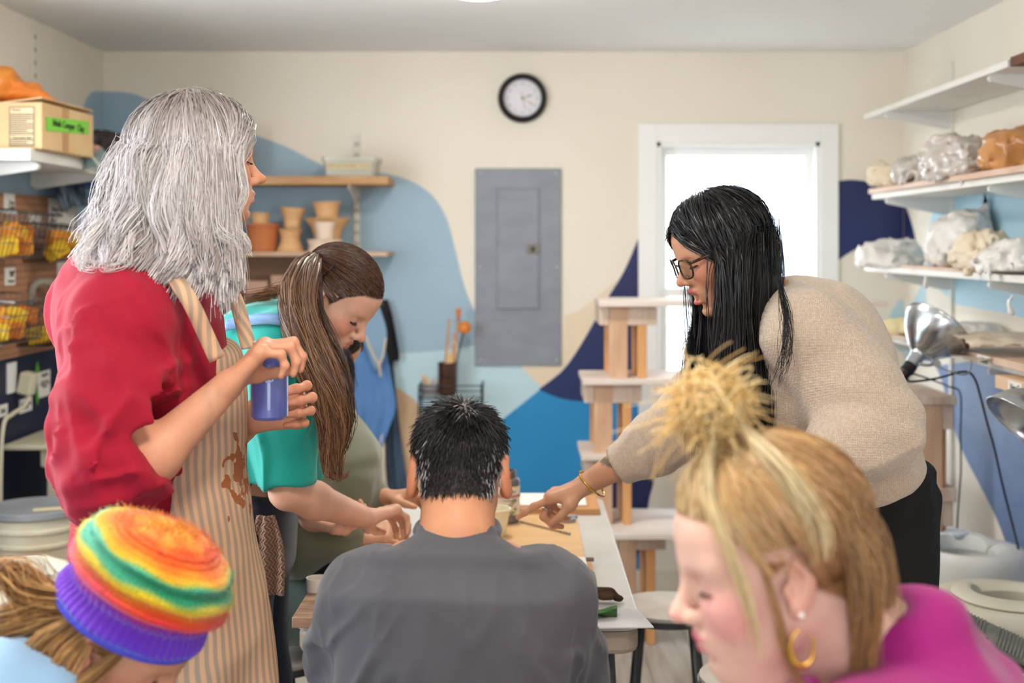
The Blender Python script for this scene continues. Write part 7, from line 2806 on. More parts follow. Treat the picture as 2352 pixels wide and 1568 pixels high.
    hair_obj('hair', np.concatenate(locks), .0010, .0006, body, [(120, 78, 44), (176, 124, 70), (216, 172, 110)], m_hair, seed=12)
    N = 800
    u = scalp_roots(N, rg, cond=lambda p: (p[:, 2] < .06) & (p[:, 0] < .04))
    tg = np.tile(unit(np.array([-.75, -.3, -.25])), (N, 1)) + rg.normal(size=(N, 3)) * .15
    tg /= np.linalg.norm(tg, axis=1)[:, None]
    hair_obj('hair', to_world(over_skull(u, tg, 9, lift=.004), C, R), .0010, .0007, body, [(120, 78, 44), (176, 124, 70)], m_hair, seed=13)
    return body


build_hat_person()
# ------------------------------------------------------------------ standing woman with grey hair, red shirt and striped apron
def build_red_woman():
    fh = np.array([.90, .42, .05])
    R = frame_from(fh)
    C = P(462, 374, 2.36)
    px = lambda *a: P(*a)
    fb = unit((.92, .38, 0))                 # body forward
    lb = np.cross((0, 0, 1), fb)             # her left
    nk = px(378, 622, 2.37)
    ch = px(345, 800, 2.40)
    pv = px(345, 1260, 2.42)
    J = dict(neck=nk, chest=ch, pelvis=pv, sr=px(275, 735, 2.20), sl=px(275, 735, 2.20) + lb * .36, skull=local(C, R, (-.035, 0, -.06)),
             er=px(270, 1128, 2.12), wr=px(524, 884, 2.20), el=px(430, 1080, 2.62), wl=px(588, 955, 2.47))
    for a, sg in (('l', 1), ('r', -1)):
        J['h' + a] = pv + lb * sg * .09
        J['k' + a] = np.array([pv[0] + .02, pv[1], .50]) + lb * sg * .10
        J['a' + a] = np.array([pv[0], pv[1], .08]) + lb * sg * .10
        J['t' + a] = np.array([pv[0], pv[1], .04]) + lb * sg * .11 + fb * .13
    s = SDF()
    head(s, C, R, 1.0, nose=1.25)
    skeleton_body(s, J, 1.08)
    pts = []
    jar = px(619, 880, 2.30)
    # right hand closes over the lid, left hand holds the jar from the far side
    h1 = hand(s, J['wr'], (.66, .16, .70), (.66, .16, -.66), False, [(40, 62, 34), (40, 66, 36), (44, 68, 38), (50, 68, 38)], [(.55, .6, .5), (.7, .1, .6), (.75, -.1, .6)], paints=pts, spread=(.10, .03, -.03, -.10))
    h2 = hand(s, J['wl'], (.95, -.10, .22), (-.05, -1, .05), True, [(42, 74, 44), (44, 76, 44), (46, 78, 44), (50, 78, 44)], [(.4, .8, .2), (.5, .7, .5), (.5, .6, .6)], paints=pts, spread=(.16, .04, -.06, -.16))
    hb = box_around([C], .16)
    hw = box_around([j for f in h1 + h2 for j in f] + [J['wr'], J['wl']], .028)
    fa = box_around([J['er'], J['wr']], .055)
    V, Q = mesh_body(s, .014, [(hb[0], hb[1], .0035), (hw[0], hw[1], .0031), (fa[0] + [0, 0, 0], np.minimum(fa[1], [hw[0][0] + .012, 9, 9]), .005)])
    body = obj('person', V, Q, m_skin, smooth=True, base=(pv[0], pv[1], 0),
               colors=skin_paint(V, (214, 154, 122), C, R, hair=(176, 168, 164), lips=(186, 112, 98), blush=(206, 124, 92), paints=pts),
               label='person with long grey hair in a red shirt and striped apron, holding a blue jar', cat='person')
    eyes(C, R, body, look=8, open_=1.2)
    brows(C, R, body, (170, 150, 136))
    # shirt
    m_red = cloth_material('shirt_crimson', (168, 8, 44), (150, 4, 36), 500, .18, sheen=.04)
    t = SDF()
    side = unit(J['sl'] - J['sr'])
    low = pv + np.array([0, 0, .0])
    t.loft([low, pv * .62 + ch * .38, ch * .85 + pv * .15, ch * .55 + nk * .45, nk + [0, 0, .0]], [.190, .178, .192, .165, .075], [.150, .138, .150, .115, .075], side, k=.06)
    t.ell(ch + fb * -.05 + [0, 0, .06], (.13, .19, .16), frame_from(fb), k=.06)
    # sleeves: full upper arm, rolled at the elbow
    sh, el, wr = J['sr'], J['er'], J['wr']
    t.chain([sh * .7 + nk * .3, sh, sh * .5 + el * .5 + [-.005, -.01, 0], el + [-.02, 0, .06]], [.074, .082, .080, .070], k=.06)
    e1 = el + (wr - el) * .24
    d = unit(wr - el)
    t.chain([el + [-.022, 0, .05], e1 + [-.01, 0, .005]], [.070, .060], k=.05)
    t.cap(el + [-.022, -.004, .0], el + d * .04 + [-.005, -.003, .0], .066, .062, k=.03)
    t.cutb(e1 + d * .01, d + np.array([.25, 0, -.05]), e1 + d * .06, .092)
    sh, el = J['sl'], J['el']
    t.chain([sh * .7 + nk * .3, sh, el], [.085, .09, .085], k=.06)
    # open neck
    t.chain([nk + fb * .04 + [0, 0, .03], nk + fb * .02 + [0, 0, .10]], [.052, .06], k=.01, op='sub')
    elr = J['er']

    def disp(p):
        w = np.clip(1 - np.linalg.norm((p - elr - [0, 0, .10]) / [1.2, 1, 1.15], axis=1) / .22, 0, 1)
        a = wave_of(p, (.35, 0, .95), 80, 0, .6, 7, 3) * .013 * w
        b = np.abs(vnoise(p * [1, 1, .5], 9, 4)) * .016
        c = wave_of(p, (.9, 0, -.35), 48, 1, .8, 4, 8) * .006 * np.clip((1.45 - p[:, 2]) / .2, 0, 1) * np.clip((p[:, 2] - 1.15) / .15, 0, 1)
        k1 = crease(p, 22, stretch_dir((.9, .1, .30), .3), .012, 3) * np.clip(w * 1.6, 0, 1)
        k2 = crease(p, 13, stretch_dir((.45, 0, -.9), .2), .009, 7) * np.clip((p[:, 2] - 1.1) / .1, 0, 1)
        return a * .35 + b * .5 + c * .4 + k1 + k2 + .002
    t.disp = disp
    garment('shirt', t, .0068, m_red, body, smooth=0)
    # collar: a folded flap on the far shoulder side and behind the neck
    rows = []
    A = np.zeros((5, 24, 3))
    for j in range(24):
        a = math.radians(-150 + 300 * j / 23)
        cdir = -fb * math.cos(a) * .9 + lb * math.sin(a)
        for i in range(5):
            r_ = [.060, .070, .082, .098, .112][i]
            z = [.055, .070, .066, .045, .018][i] - .035 * (1 - math.cos(a)) * .5
            A[i, j] = nk + cdir * r_ + np.array([0, 0, z - .02])
    G().grid(A, .004).obj('collar', m_red, body, smooth=True)
    # rolled cuff edge
    Rm = frame_from(np.cross((0, 1, .2), d), d)
    # apron
    m_apr = mat('apron_linen_stripe', (196, 168, 138), .9, bump=(500, .2))
    nt, b, N, L = nodes_of(m_apr)
    tc = N('ShaderNodeTexCoord')
    dp = N('ShaderNodeVectorMath')
    dp.operation = 'DOT_PRODUCT'
    dp.inputs[1].default_value = (.75, .66, .04)
    L(tc.outputs['Object'], dp.inputs[0])
    nz = N('ShaderNodeTexNoise')
    nz.inputs['Scale'].default_value = 5
    L(tc.outputs['Object'], nz.inputs['Vector'])
    m1 = N('ShaderNodeMath')
    m1.operation = 'MULTIPLY_ADD'
    m1.inputs[1].default_value = .028
    L(nz.outputs['Fac'], m1.inputs[0])
    L(dp.outputs['Value'], m1.inputs[2])
    sn = N('ShaderNodeMath')
    sn.operation = 'MULTIPLY'
    sn.inputs[1].default_value = 2 * math.pi / .0155
    L(m1.outputs[0], sn.inputs[0])
    s2 = N('ShaderNodeMath')
    s2.operation = 'SINE'
    L(sn.outputs[0], s2.inputs[0])
    cr = N('ShaderNodeValToRGB')
    els = cr.color_ramp.elements
    els[0].position, els[0].color = .25, lin((176, 154, 132))
    els[1].position, els[1].color = .75, lin((222, 178, 142))
    mr = N('ShaderNodeMapRange')
    mr.inputs[1].default_value = -1
    mr.inputs[2].default_value = 1
    L(s2.outputs[0], mr.inputs[0])
    L(mr.outputs[0], cr.inputs[0])
    # iron-brown clay stain prints
    st = N('ShaderNodeVectorMath')
    st.operation = 'LENGTH'
    sv = N('ShaderNodeVectorMath')
    sv.operation = 'SUBTRACT'
    sv.inputs[1].default_value = tuple(px(545, 1090, 2.28) - np.array([pv[0], pv[1], 0]))
    sq = N('ShaderNodeVectorMath')
    sq.operation = 'MULTIPLY'
    sq.inputs[1].default_value = (1.2, .15, .62)
    nz2 = N('ShaderNodeTexNoise')
    nz2.inputs['Scale'].default_value = 34
    L(tc.outputs['Object'], nz2.inputs['Vector'])
    L(tc.outputs['Object'], sv.inputs[0])
    L(sv.outputs[0], sq.inputs[0])
    L(sq.outputs[0], st.inputs[0])
    sm = N('ShaderNodeMath')
    sm.operation = 'MULTIPLY_ADD'
    sm.inputs[1].default_value = .16
    L(nz2.outputs['Fac'], sm.inputs[0])
    L(st.outputs['Value'], sm.inputs[2])
    ls = N('ShaderNodeMath')
    ls.operation = 'LESS_THAN'
    ls.inputs[1].default_value = .108
    L(sm.outputs[0], ls.inputs[0])
    mx = N('ShaderNodeMix')
    mx.data_type = 'RGBA'
    mx.inputs[7].default_value = lin((164, 96, 56))
    L(ls.outputs[0], mx.inputs[0])
    L(cr.outputs[0], mx.inputs[6])
    L(mx.outputs[2], b.inputs['Base Color'])
    t = SDF()
    flare = fb * .03
    t.loft([np.array([pv[0], pv[1], .34]) + fb * .07, np.array([pv[0], pv[1], .70]) + fb * .055, low + fb * .03 + [0, 0, .0], pv * .62 + ch * .38 + fb * .02, ch * .75 + pv * .25 + fb * .015, ch + fb * .02 + [0, 0, -.01]],
           [.235, .225, .212, .190, .170, .150], [.20, .185, .166, .152, .160, .150], side, k=.04)
    cfr = ch + fb * .035
    t.cut(pv + fb * .012, -fb + np.array([0, 0, .0]), k=.006)
    # bib narrows upward: cut away behind a leaning plane on the near and far side
    nrm = -fb * .80 - lb * .10 + np.array([0, 0, .38])
    t.cut(px(440, 800, 2.25), unit(-fb * .9 + np.array([0, 0, .42])), k=.006)
    t.cut(px(550, 762, 2.3), (-.08, 0, 1.0), k=.006)
    t.disp = lambda p: np.sin((p @ np.array([.75, .66, 0])) * 46 + 3 * vnoise(p, 3, 5)) * .010 * np.clip((1.05 - p[:, 2]) / .3, 0, 1) + np.abs(vnoise(p, 8, 6)) * .010 - .004
    V, Q = t.mesh(.0085, smooth=1)
    apron = obj('apron', V, Q, m_apr, body, smooth=True, base=(pv[0], pv[1], 0), label='striped linen apron with brown clay stains')
    # shoulder straps
    for pts_ in ([px(498, 825, 2.225), px(472, 768, 2.215), px(440, 700, 2.19), px(412, 655, 2.20), px(390, 625, 2.26), px(360, 610, 2.40)], [px(572, 800, 2.38), px(562, 765, 2.40), px(545, 700, 2.46), px(520, 650, 2.50), px(495, 605, 2.50), px(440, 590, 2.46)]):
        c = crom(pts_, 6)
        wd = np.gradient(c, axis=0)
        A = np.stack([c + np.cross(unit(w) * .014, np.array([.3, -1, .1])) * sgn for sgn in (-1, 1) for w in [wd[len(wd) // 2]]], 1) if False else None
        A = np.zeros((len(c), 3, 3))
        for i in range(len(c)):
            sd = unit(np.cross(wd[i], (.35, -.9, .25))) * .014
            A[i] = [c[i] - sd, c[i] + [0, -.001, 0], c[i] + sd]
        G().grid(A, .003).obj('apron_strap', m_apr, apron, smooth=True)
    # pocket
    A = np.zeros((10, 10, 3))
    # jeans
    t = SDF()
    for a in 'lr':
        t.chain([J['h' + a], J['k' + a], J['a' + a] + [0, 0, .03]], [.118, .085, .075], k=.05)
    t.loft([pv + [0, 0, -.10], pv + [0, 0, -.02], pv + [0, 0, .05]], [.165, .172, .165], [.135, .14, .13], side, k=.04)
    garment('jeans', t, .016, cloth_material('jeans_light', (128, 162, 206), (104, 138, 188), 500, .2), body)
    for a in 'lr':
        an, to = J['a' + a], J['t' + a]
        G().sphere((an + to) / 2 + np.array([0, 0, -.015]), (.125, .045, .045), 16, frame_from(fb)).obj('shoe', m_black, body, smooth=True)
    # white apron tie at the back of the waist
    t = SDF()
    t.loft([low, pv * .62 + ch * .38, ch * .85 + pv * .15], [.202, .190, .204], [.162, .150, .162], side, k=.05)
    zt_ = px(0, 1044, 2.4)[2]
    t.cut((0, 0, zt_ + .013), (0, 0, 1))
    t.cut((0, 0, zt_ - .013), (0, 0, -1))
    t.cut(pv + fb * .02, fb)
    V, Q = t.mesh(.006, (pv - [.3, .3, 0] + [0, 0, zt_ - pv[2] - .03], pv + [.3, .3, 0] + [0, 0, zt_ - pv[2] + .03]))
    obj('apron_tie', V, Q, m_trim, apron, smooth=True)
    # hair
    rg = np.random.default_rng(51)
    N_ = 17000
    u = scalp_roots(N_, rg)
    p0 = SK_C + SK_R * u
    sgn = np.where(p0[:, 1] + rg.normal(size=N_) * .008 >= 0, 1.0, -1.0)
    az = np.arctan2(np.abs(u[:, 1]), u[:, 0])
    az = np.clip(az * 1.02 + rg.normal(size=N_) * .12, 1.22, math.pi)
    tz = -.30 + rg.normal(size=N_) * .14
    tg = np.stack([np.cos(az) * np.sqrt(1 - tz ** 2), sgn * np.sin(az) * np.sqrt(1 - tz ** 2), tz], 1)
    over = to_world(over_skull(u, tg, 5, lift=.008, grow=.018) + rg.normal(size=(N_, 1, 3)) * .004, C, R)
    pe = over[:, -1]
    cen = C - R[:, 0] * .01
    out = pe - cen
    out[:, 2] = 0
    out /= np.linalg.norm(out, axis=1)[:, None] + 1e-6
    backness = np.clip(-(out @ R[:, 0]) * .5 + .5, 0, 1)
    ln = .165 + .045 * (1 - np.abs(backness - .35)) + rg.normal(size=N_) * .022
    ends = pe + out * (.010 + .052 * backness ** 1.6)[:, None] + rg.normal(size=(N_, 3)) * .010
    ends[:, 2] = pe[:, 2] - ln
    m1_ = np.stack([out[:, 0] * .25 * backness, out[:, 1] * .2, -.75 * np.ones(N_)], 1)
    Ah = tail_hair(over, ends, m1_, 9)
    tt = np.clip((np.arange(Ah.shape[1]) - 4) / 8, 0, 1)[None, :]
    cl = vnoise(ends, 16, 3)[:, None]
    w = .015 * tt * np.sin(tt * 9 + cl * 5)
    Ah += w[..., None] * out[:, None, :] + (w * .8)[..., None] * np.cross(out, [0, 0, 1.0])[:, None, :]

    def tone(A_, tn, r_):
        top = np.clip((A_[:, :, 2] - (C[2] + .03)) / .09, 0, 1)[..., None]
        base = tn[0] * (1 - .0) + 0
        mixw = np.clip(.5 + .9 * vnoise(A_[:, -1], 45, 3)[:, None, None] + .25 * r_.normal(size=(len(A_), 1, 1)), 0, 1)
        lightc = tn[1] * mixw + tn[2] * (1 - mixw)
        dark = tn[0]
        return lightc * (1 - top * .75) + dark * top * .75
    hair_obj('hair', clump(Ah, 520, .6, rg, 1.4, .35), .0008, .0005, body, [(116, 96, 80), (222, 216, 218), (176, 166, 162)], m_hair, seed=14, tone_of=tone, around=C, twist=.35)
    # loose curls on the shoulder and over the cheek
    locks = [bundle_curves([px(520, 470, 2.29), px(535, 520, 2.27), px(560, 550, 2.26), px(572, 590, 2.27)], [.006, .009, .007, .003], 90, 14, rg, .006, 7),
             bundle_curves([px(505, 470, 2.28), px(500, 530, 2.25), px(540, 560, 2.25), px(552, 600, 2.26)], [.008, .011, .008, .003], 90, 14, rg, .006, 7),
             bundle_curves([px(548, 270, 2.36), px(562, 300, 2.33), px(548, 370, 2.29), px(560, 440, 2.28), px(540, 500, 2.27)], [.004, .006, .008, .008, .006], 120, 14, rg, .004, 6),
             bundle_curves([px(235, 520, 2.22), px(195, 570, 2.18), px(180, 605, 2.17), px(215, 612, 2.16), px(245, 590, 2.16)], [.012, .014, .012, .010, .010], 26, 14, rg, .010, 9),
             bundle_curves([px(300, 540, 2.18), px(280, 600, 2.15), px(240, 615, 2.14), px(255, 585, 2.13)], [.012, .012, .010, .010], 22, 14, rg, .010, 9)]
    hair_obj('hair', np.concatenate(locks), .0009, .0004, body, [(236, 232, 232), (206, 196, 190)], m_hair, seed=15)
    # body of the hair
    t = SDF()
    t.ell(local(C, R, SK_C + [-.012, 0, 0]), np.array([.095, .082, .086]), R, k=.02)
    t.loft([px(420, 360, 2.36), px(400, 470, 2.35), px(385, 560, 2.33), px(385, 610, 2.32)], [.085, .092, .085, .05], [.085, .095, .085, .045], side, k=.04)
    t.cut(local(C, R, (.02, 0, -.02)), R @ np.array([1.0, 0, -.1]), k=.01)
    V, Q = t.mesh(.008, smooth=1)
    obj('hair', V, Q, mat('hair_grey_base', (176, 168, 166), .6), body, smooth=True)
    # jar in her hands
    jr_ = .0335
    z0 = px(619, 962, 2.30)[2]
    jt = empty('blue_jar', (jar[0], 2.30, z0), 'clear jar of periwinkle blue glaze held in both hands', 'jar')
    m_peri = mat('periwinkle_glaze', (98, 110, 184), .25, coat=.6)
    m_cap = mat('jar_cap_white', (226, 224, 220), .4)
    G().lathe([(.001, 0), (jr_ - .006, 0), (jr_, .006), (jr_, .10), (jr_ - .003, .108), (jr_ - .008, .113), (jr_ - .008, .118), (.001, .118)], 40, (jar[0], 2.30, z0)).obj('glass', m_peri, jt, smooth=True, angle=40)
    G().lathe([(.001, .118), (jr_ - .004, .118), (jr_ - .004, .138), (jr_ - .006, .14), (.001, .14)], 40, (jar[0], 2.30, z0)).obj('cap', m_cap, jt, smooth=True, angle=40)
    V, Fc = text_geo('B', .03)
    a = -math.pi / 2 + (V[:, 0] + .006) / jr_
    rr = jr_ + .0006 + V[:, 2]
    obj('lettering', np.column_stack([jar[0] + rr * np.cos(a), 2.30 + rr * np.sin(a), z0 + .078 + V[:, 1]]), Fc, mat('pale_marker', (196, 204, 236), .5), jt)
    return body


build_red_woman()
# ------------------------------------------------------------------ bending woman in the teal T-shirt
def build_teal_woman():
    R = frame_from((.74, -.20, -.64))
    C = P(775, 684, 3.0)
    px = lambda *a: P(*a)
    nk = px(688, 742, 3.01)
    ch = px(612, 900, 3.02)
    pv = px(540, 1190, 3.02)
    J = dict(neck=nk, chest=ch, pelvis=pv, sr=px(655, 800, 2.84), sl=px(680, 800, 3.20), skull=local(C, R, (-.035, 0, -.05)),
             er=px(660, 1128, 2.83), wr=px(842, 1190, 3.06), el=px(690, 1110, 3.24), wl=px(712, 1200, 3.26))
    for a, y in (('l', .10), ('r', -.10)):
        J['h' + a] = pv + np.array([0, y, -.03])
        J['k' + a] = np.array([pv[0] + .02, pv[1] + y, .50])
        J['a' + a] = np.array([pv[0] - .02, pv[1] + y, .08])
        J['t' + a] = np.array([pv[0] + .12, pv[1] + y, .04])
    s = SDF()
    head(s, C, R, 1.0)
    skeleton_body(s, J, 1.04)
    pts = []
    h1 = hand(s, J['wr'], (.55, .80, .02), (.25, -.10, -.95), False, [(30, 45, 25), (34, 48, 28), (38, 50, 30), (40, 50, 30)], [(.6, .55, .4), (.85, .1, .4), (.9, 0, .3)], paints=pts)
    h2 = hand(s, J['wl'], (.88, -.25, -.12), (.1, .2, .95), True, [(30, 50, 30), (36, 55, 32), (42, 58, 34), (46, 58, 34)], [(.6, .6, .3), (.8, .3, .4), (.9, .1, .3)], paints=pts)
    hb = box_around([C], .15)
    hw = box_around([j for f in h1 for j in f] + [J['wr']], .028)
    hv = box_around([j for f in h2 for j in f] + [J['wl']], .028)
    V, Q = mesh_body(s, .011, [(hb[0] - [0, 0, .02], hb[1], .0032), (hw[0], hw[1], .0036), (hv[0], hv[1], .004)])

    def extra(V, col):
        Lc = (V - C) @ R
        d = np.linalg.norm(Lc - [.1095, -.012, -.030], axis=1)
        w = np.clip(1.6 - d / .0022, 0, 1)[:, None]
        return col * (1 - w) + np.array(lin((70, 60, 58))[:3]) * w
    body = obj('person', V, Q, m_skin, smooth=True, base=(pv[0], pv[1], 0),
               colors=skin_paint(V, (228, 176, 150), C, R, hair=(64, 42, 32), lips=(196, 110, 104), blush=(222, 146, 124), paints=pts, extra=extra),
               label='person in a teal T-shirt with a long brown ponytail, bending over the table', cat='person')
    eyes(C, R, body, look=24, open_=.7)
    brows(C, R, body, (84, 58, 46))
    # T-shirt
    m_teal = cloth_material('tshirt_teal', (26, 166, 152), (16, 146, 136), 600, .15, sheen=.2)
    t = SDF()
    side = unit(J['sl'] - J['sr'])
    t.loft([pv + (ch - pv) * .08, pv * .6 + ch * .4, ch, ch * .5 + nk * .5, nk], [.175, .175, .185, .160, .070], [.125, .120, .130, .105, .066], side, k=.05)
    t.ell(px(612, 772, 3.0), (.13, .17, .085), k=.06)
    for a in 'lr':
        sh, el = J['s' + a], J['e' + a]
        d = unit(el - sh)
        Ls = np.linalg.norm(el - sh)
        t.chain([sh * .7 + nk * .3, sh, sh + d * Ls * .5, sh + d * Ls * 1.02], [.070, .076, .072, .064], k=.05)
        t.cutb(sh + d * Ls * .955, d, sh + d * Ls * 1.07, .10)
    t.chain([nk + [.03, 0, -.0], nk + unit(C - nk) * .12], [.054, .062], k=.01, op='sub')

    def disp(p):
        a = wave_of(p, (.9, 0, .25), 60, 0, .7, 4, 3) * .0045 * np.clip((1.30 - p[:, 2]) / .2, 0, 1)
        return a * .6 + np.abs(vnoise(p * [1, 1, .6], 10, 4)) * .008 + crease(p, 16, stretch_dir((.1, 0, 1), .2), .010, 6) * np.clip((1.36 - p[:, 2]) / .1, 0, 1) + .001
    t.disp = disp
    tee = garment('tshirt', t, .007, m_teal, body, smooth=0)
    tv = np.zeros(len(tee.data.vertices) * 3)
    tee.data.vertices.foreach_get('co', tv)
    tv = tv.reshape(-1, 3) + np.array(tee['wl'])
    tp = np.column_stack([VX + F * tv[:, 0] / tv[:, 1], VY - F * (tv[:, 2] - CAMZ) / tv[:, 1]])

    def on_tee(x, y):
        d = np.hypot(tp[:, 0] - x, tp[:, 1] - y)
        near = d < 14
        return px(x, y, (tv[near, 1].min() if near.any() else 2.85) - .004)
    # overall straps and dark denim
    m_str = mat('denim_strap', (134, 168, 206), .85, c2=(100, 136, 180), vary=20, stretch=(1, 1, 6), mix=.7, bump=(500, .3))
    for pts_ in ([on_tee(*q) for q in ((520, 748), (555, 740), (590, 734), (625, 733), (660, 738), (688, 752), (706, 780))],):
        c = crom(pts_, 8)
        wd = np.gradient(c, axis=0)
        A = np.zeros((len(c), 3, 3))
        for i in range(len(c)):
            sd = unit(np.cross(wd[i], (.05, -.9, .42))) * .0125
            A[i] = [c[i] - sd, c[i] + [0, -.002, .002], c[i] + sd]
        G().grid(A, .004).obj('overall_strap', m_str, body, smooth=True)
        G().tube(A[:, 0] + [0, -.001, .001], .0014, 5).obj('strap_stitching', mat('stitch_blue', (84, 110, 160), .8), body)
    t = SDF()
    t.loft([pv + (ch - pv) * .20, pv, pv + [0, 0, -.1]], [.182, .19, .18], [.135, .145, .14], side, k=.04)
    for a in 'lr':
        t.chain([J['h' + a], J['k' + a], J['a' + a] + [0, 0, .03]], [.11, .085, .075], k=.05)
    garment('overalls', t, .011, cloth_material('denim_dark', (36, 44, 66), (26, 32, 50), 400, .2), body)
    for a in 'lr':
        an, to = J['a' + a], J['t' + a]
        G().sphere((an + to) / 2 + np.array([.01, 0, -.015]), (.125, .045, .045), 16).obj('shoe', m_black, body, smooth=True)
    # tan towel tucked at the hip
    m_tw = mat('towel_tan', (206, 156, 122), .95, sheen=.3)
    nt, b, N, L = nodes_of(m_tw)
    tc = N('ShaderNodeTexCoord')
    sp = N('ShaderNodeSeparateXYZ')
    L(tc.outputs['Object'], sp.inputs[0])

    def mm(op, x, y=None):
        n_ = N('ShaderNodeMath')
        n_.operation = op
        for i, v in enumerate((x, y)):
            if v is None:
                continue
            if isinstance(v, (int, float)):
                n_.inputs[i].default_value = v
            else:
                L(v, n_.inputs[i])
        return n_.outputs[0]
    zig = mm('PINGPONG', mm('MULTIPLY', sp.outputs[2], 1.0), .009)
    wv = mm('SINE', mm('MULTIPLY', mm('ADD', sp.outputs[0], mm('MULTIPLY', zig, .8)), 2 * math.pi / .0075))
    bp = N('ShaderNodeBump')
    bp.inputs['Strength'].default_value = .9
    bp.inputs['Distance'].default_value = .006
    L(wv, bp.inputs['Height'])
    L(bp.outputs[0], b.inputs['Normal'])
    cr = N('ShaderNodeValToRGB')
    cr.color_ramp.elements[0].color = lin((150, 104, 80))
    cr.color_ramp.elements[1].color = lin((222, 174, 138))
    mr = mm('MULTIPLY_ADD', wv, .5)
    nt.nodes[-1].inputs[2].default_value = .5
    L(mr, cr.inputs[0])
    L(cr.outputs[0], b.inputs['Base Color'])
    rows = [(1185, 596, 624), (1215, 590, 634), (1250, 588, 645), (1300, 590, 650), (1366, 590, 650)]
    r = crom(np.array(rows, float), 5)
    A = np.zeros((len(r), 14, 3))
    for i, (py, a_, b_) in enumerate(r):
        for j in range(14):
            u = j / 13
            A[i, j] = px(a_ + (b_ - a_) * u, py, 2.84)
            A[i, j, 1] += .008 * math.sin(u * 9 + i * .1) - .004
    tag(G().grid(A, .008).obj('tan_towel', m_tw, smooth=True), 'tan chevron-textured towel hanging from the bending woman\'s hip', 'towel')
    # hair drawn back to the clip
    rg = np.random.default_rng(61)
    tie_l = np.array([-.092, -.036, .045])
    tie = local(C, R, tie_l)
    kd = unit((tie_l - SK_C) / SK_R)
    N_ = 6000
    u = scalp_roots(N_, rg, cond=lambda p: (p[:, 2] > .012) | (p[:, 0] < -.04))
    tg = np.tile(kd, (N_, 1)) + rg.normal(size=(N_, 3)) * .07
    tg /= np.linalg.norm(tg, axis=1)[:, None]
    ov = over_skull(u, tg, 9, lift=.004)
    hair_obj('hair', to_world(ov, C, R), .0010, .0008, body, [(58, 38, 30), (84, 56, 42), (110, 76, 54)], m_hair, seed=16, around=C)
    cols = [(70, 46, 36), (120, 84, 58), (166, 122, 84)]
    locks = [bundle_curves([tie, px(700, 632, 2.88), px(684, 700, 2.80), px(704, 790, 2.73), px(742, 880, 2.72), px(768, 970, 2.73), px(762, 1050, 2.74), px(770, 1095, 2.74)], [.014, .030, .038, .036, .036, .034, .028, .020], 2600, 15, rg, .010, 12),
             bundle_curves([tie, px(718, 640, 2.88), px(722, 720, 2.84), px(745, 800, 2.76), px(774, 880, 2.74), px(786, 960, 2.74), px(772, 1040, 2.75)], [.010, .018, .020, .022, .028, .026, .018], 1000, 15, rg, .010, 12),
             bundle_curves([px(740, 900, 2.73), px(752, 1000, 2.73), px(742, 1060, 2.73), px(765, 1098, 2.73), px(795, 1092, 2.73), px(797, 1080, 2.74)], [.02, .018, .012, .008, .005, .003], 120, 18, rg, .005, 8),
             bundle_curves([tie, px(690, 640, 2.95), px(640, 668, 2.96), px(590, 680, 2.94), px(556, 684, 2.92)], [.012, .018, .020, .018, .016], 160, 18, rg, .012, 10)]
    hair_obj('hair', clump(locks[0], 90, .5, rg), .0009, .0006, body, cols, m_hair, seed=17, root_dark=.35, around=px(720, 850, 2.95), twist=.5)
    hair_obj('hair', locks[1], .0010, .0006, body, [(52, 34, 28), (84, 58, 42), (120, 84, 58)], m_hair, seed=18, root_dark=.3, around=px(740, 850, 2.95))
    hair_obj('hair', np.concatenate(locks[2:]), .0008, .0004, body, [(150, 104, 66), (110, 74, 50)], m_hair, seed=19)
    # dark clip at the tie
    G().tube([tie + R @ np.array([.006 * math.cos(a), .018 * math.sin(a) - .01, .016 * math.cos(a) * .6]) + np.array([0, -.02, 0]) for a in np.linspace(0, 2 * math.pi, 20, endpoint=False)], .006, 8, closed=True).obj('hair_tie', m_black, body, smooth=True)
    q0, q1 = local(C, R, (-.028, -.084, .085)), local(C, R, (-.030, -.092, .032))
    G().tube([q0, (q0 + q1) / 2 + [0, -.003, 0], q1], .0018, 6).obj('hair_pin', m_black, body, smooth=True)
    # long earring
    lobe = local(C, R, (-.004, -.085, -.042))
    G().tube([lobe, lobe + [0, -.002, -.03], lobe + [.001, -.002, -.06]], .0012, 6).obj('earring', MATS['gold'], body, smooth=True)
    for i in range(4):
        G().sphere(lobe + [0, -.002, -.012 - .015 * i], .0026, 8).obj('earring_bead', m_zinc, body, smooth=True)
    return body


build_teal_woman()


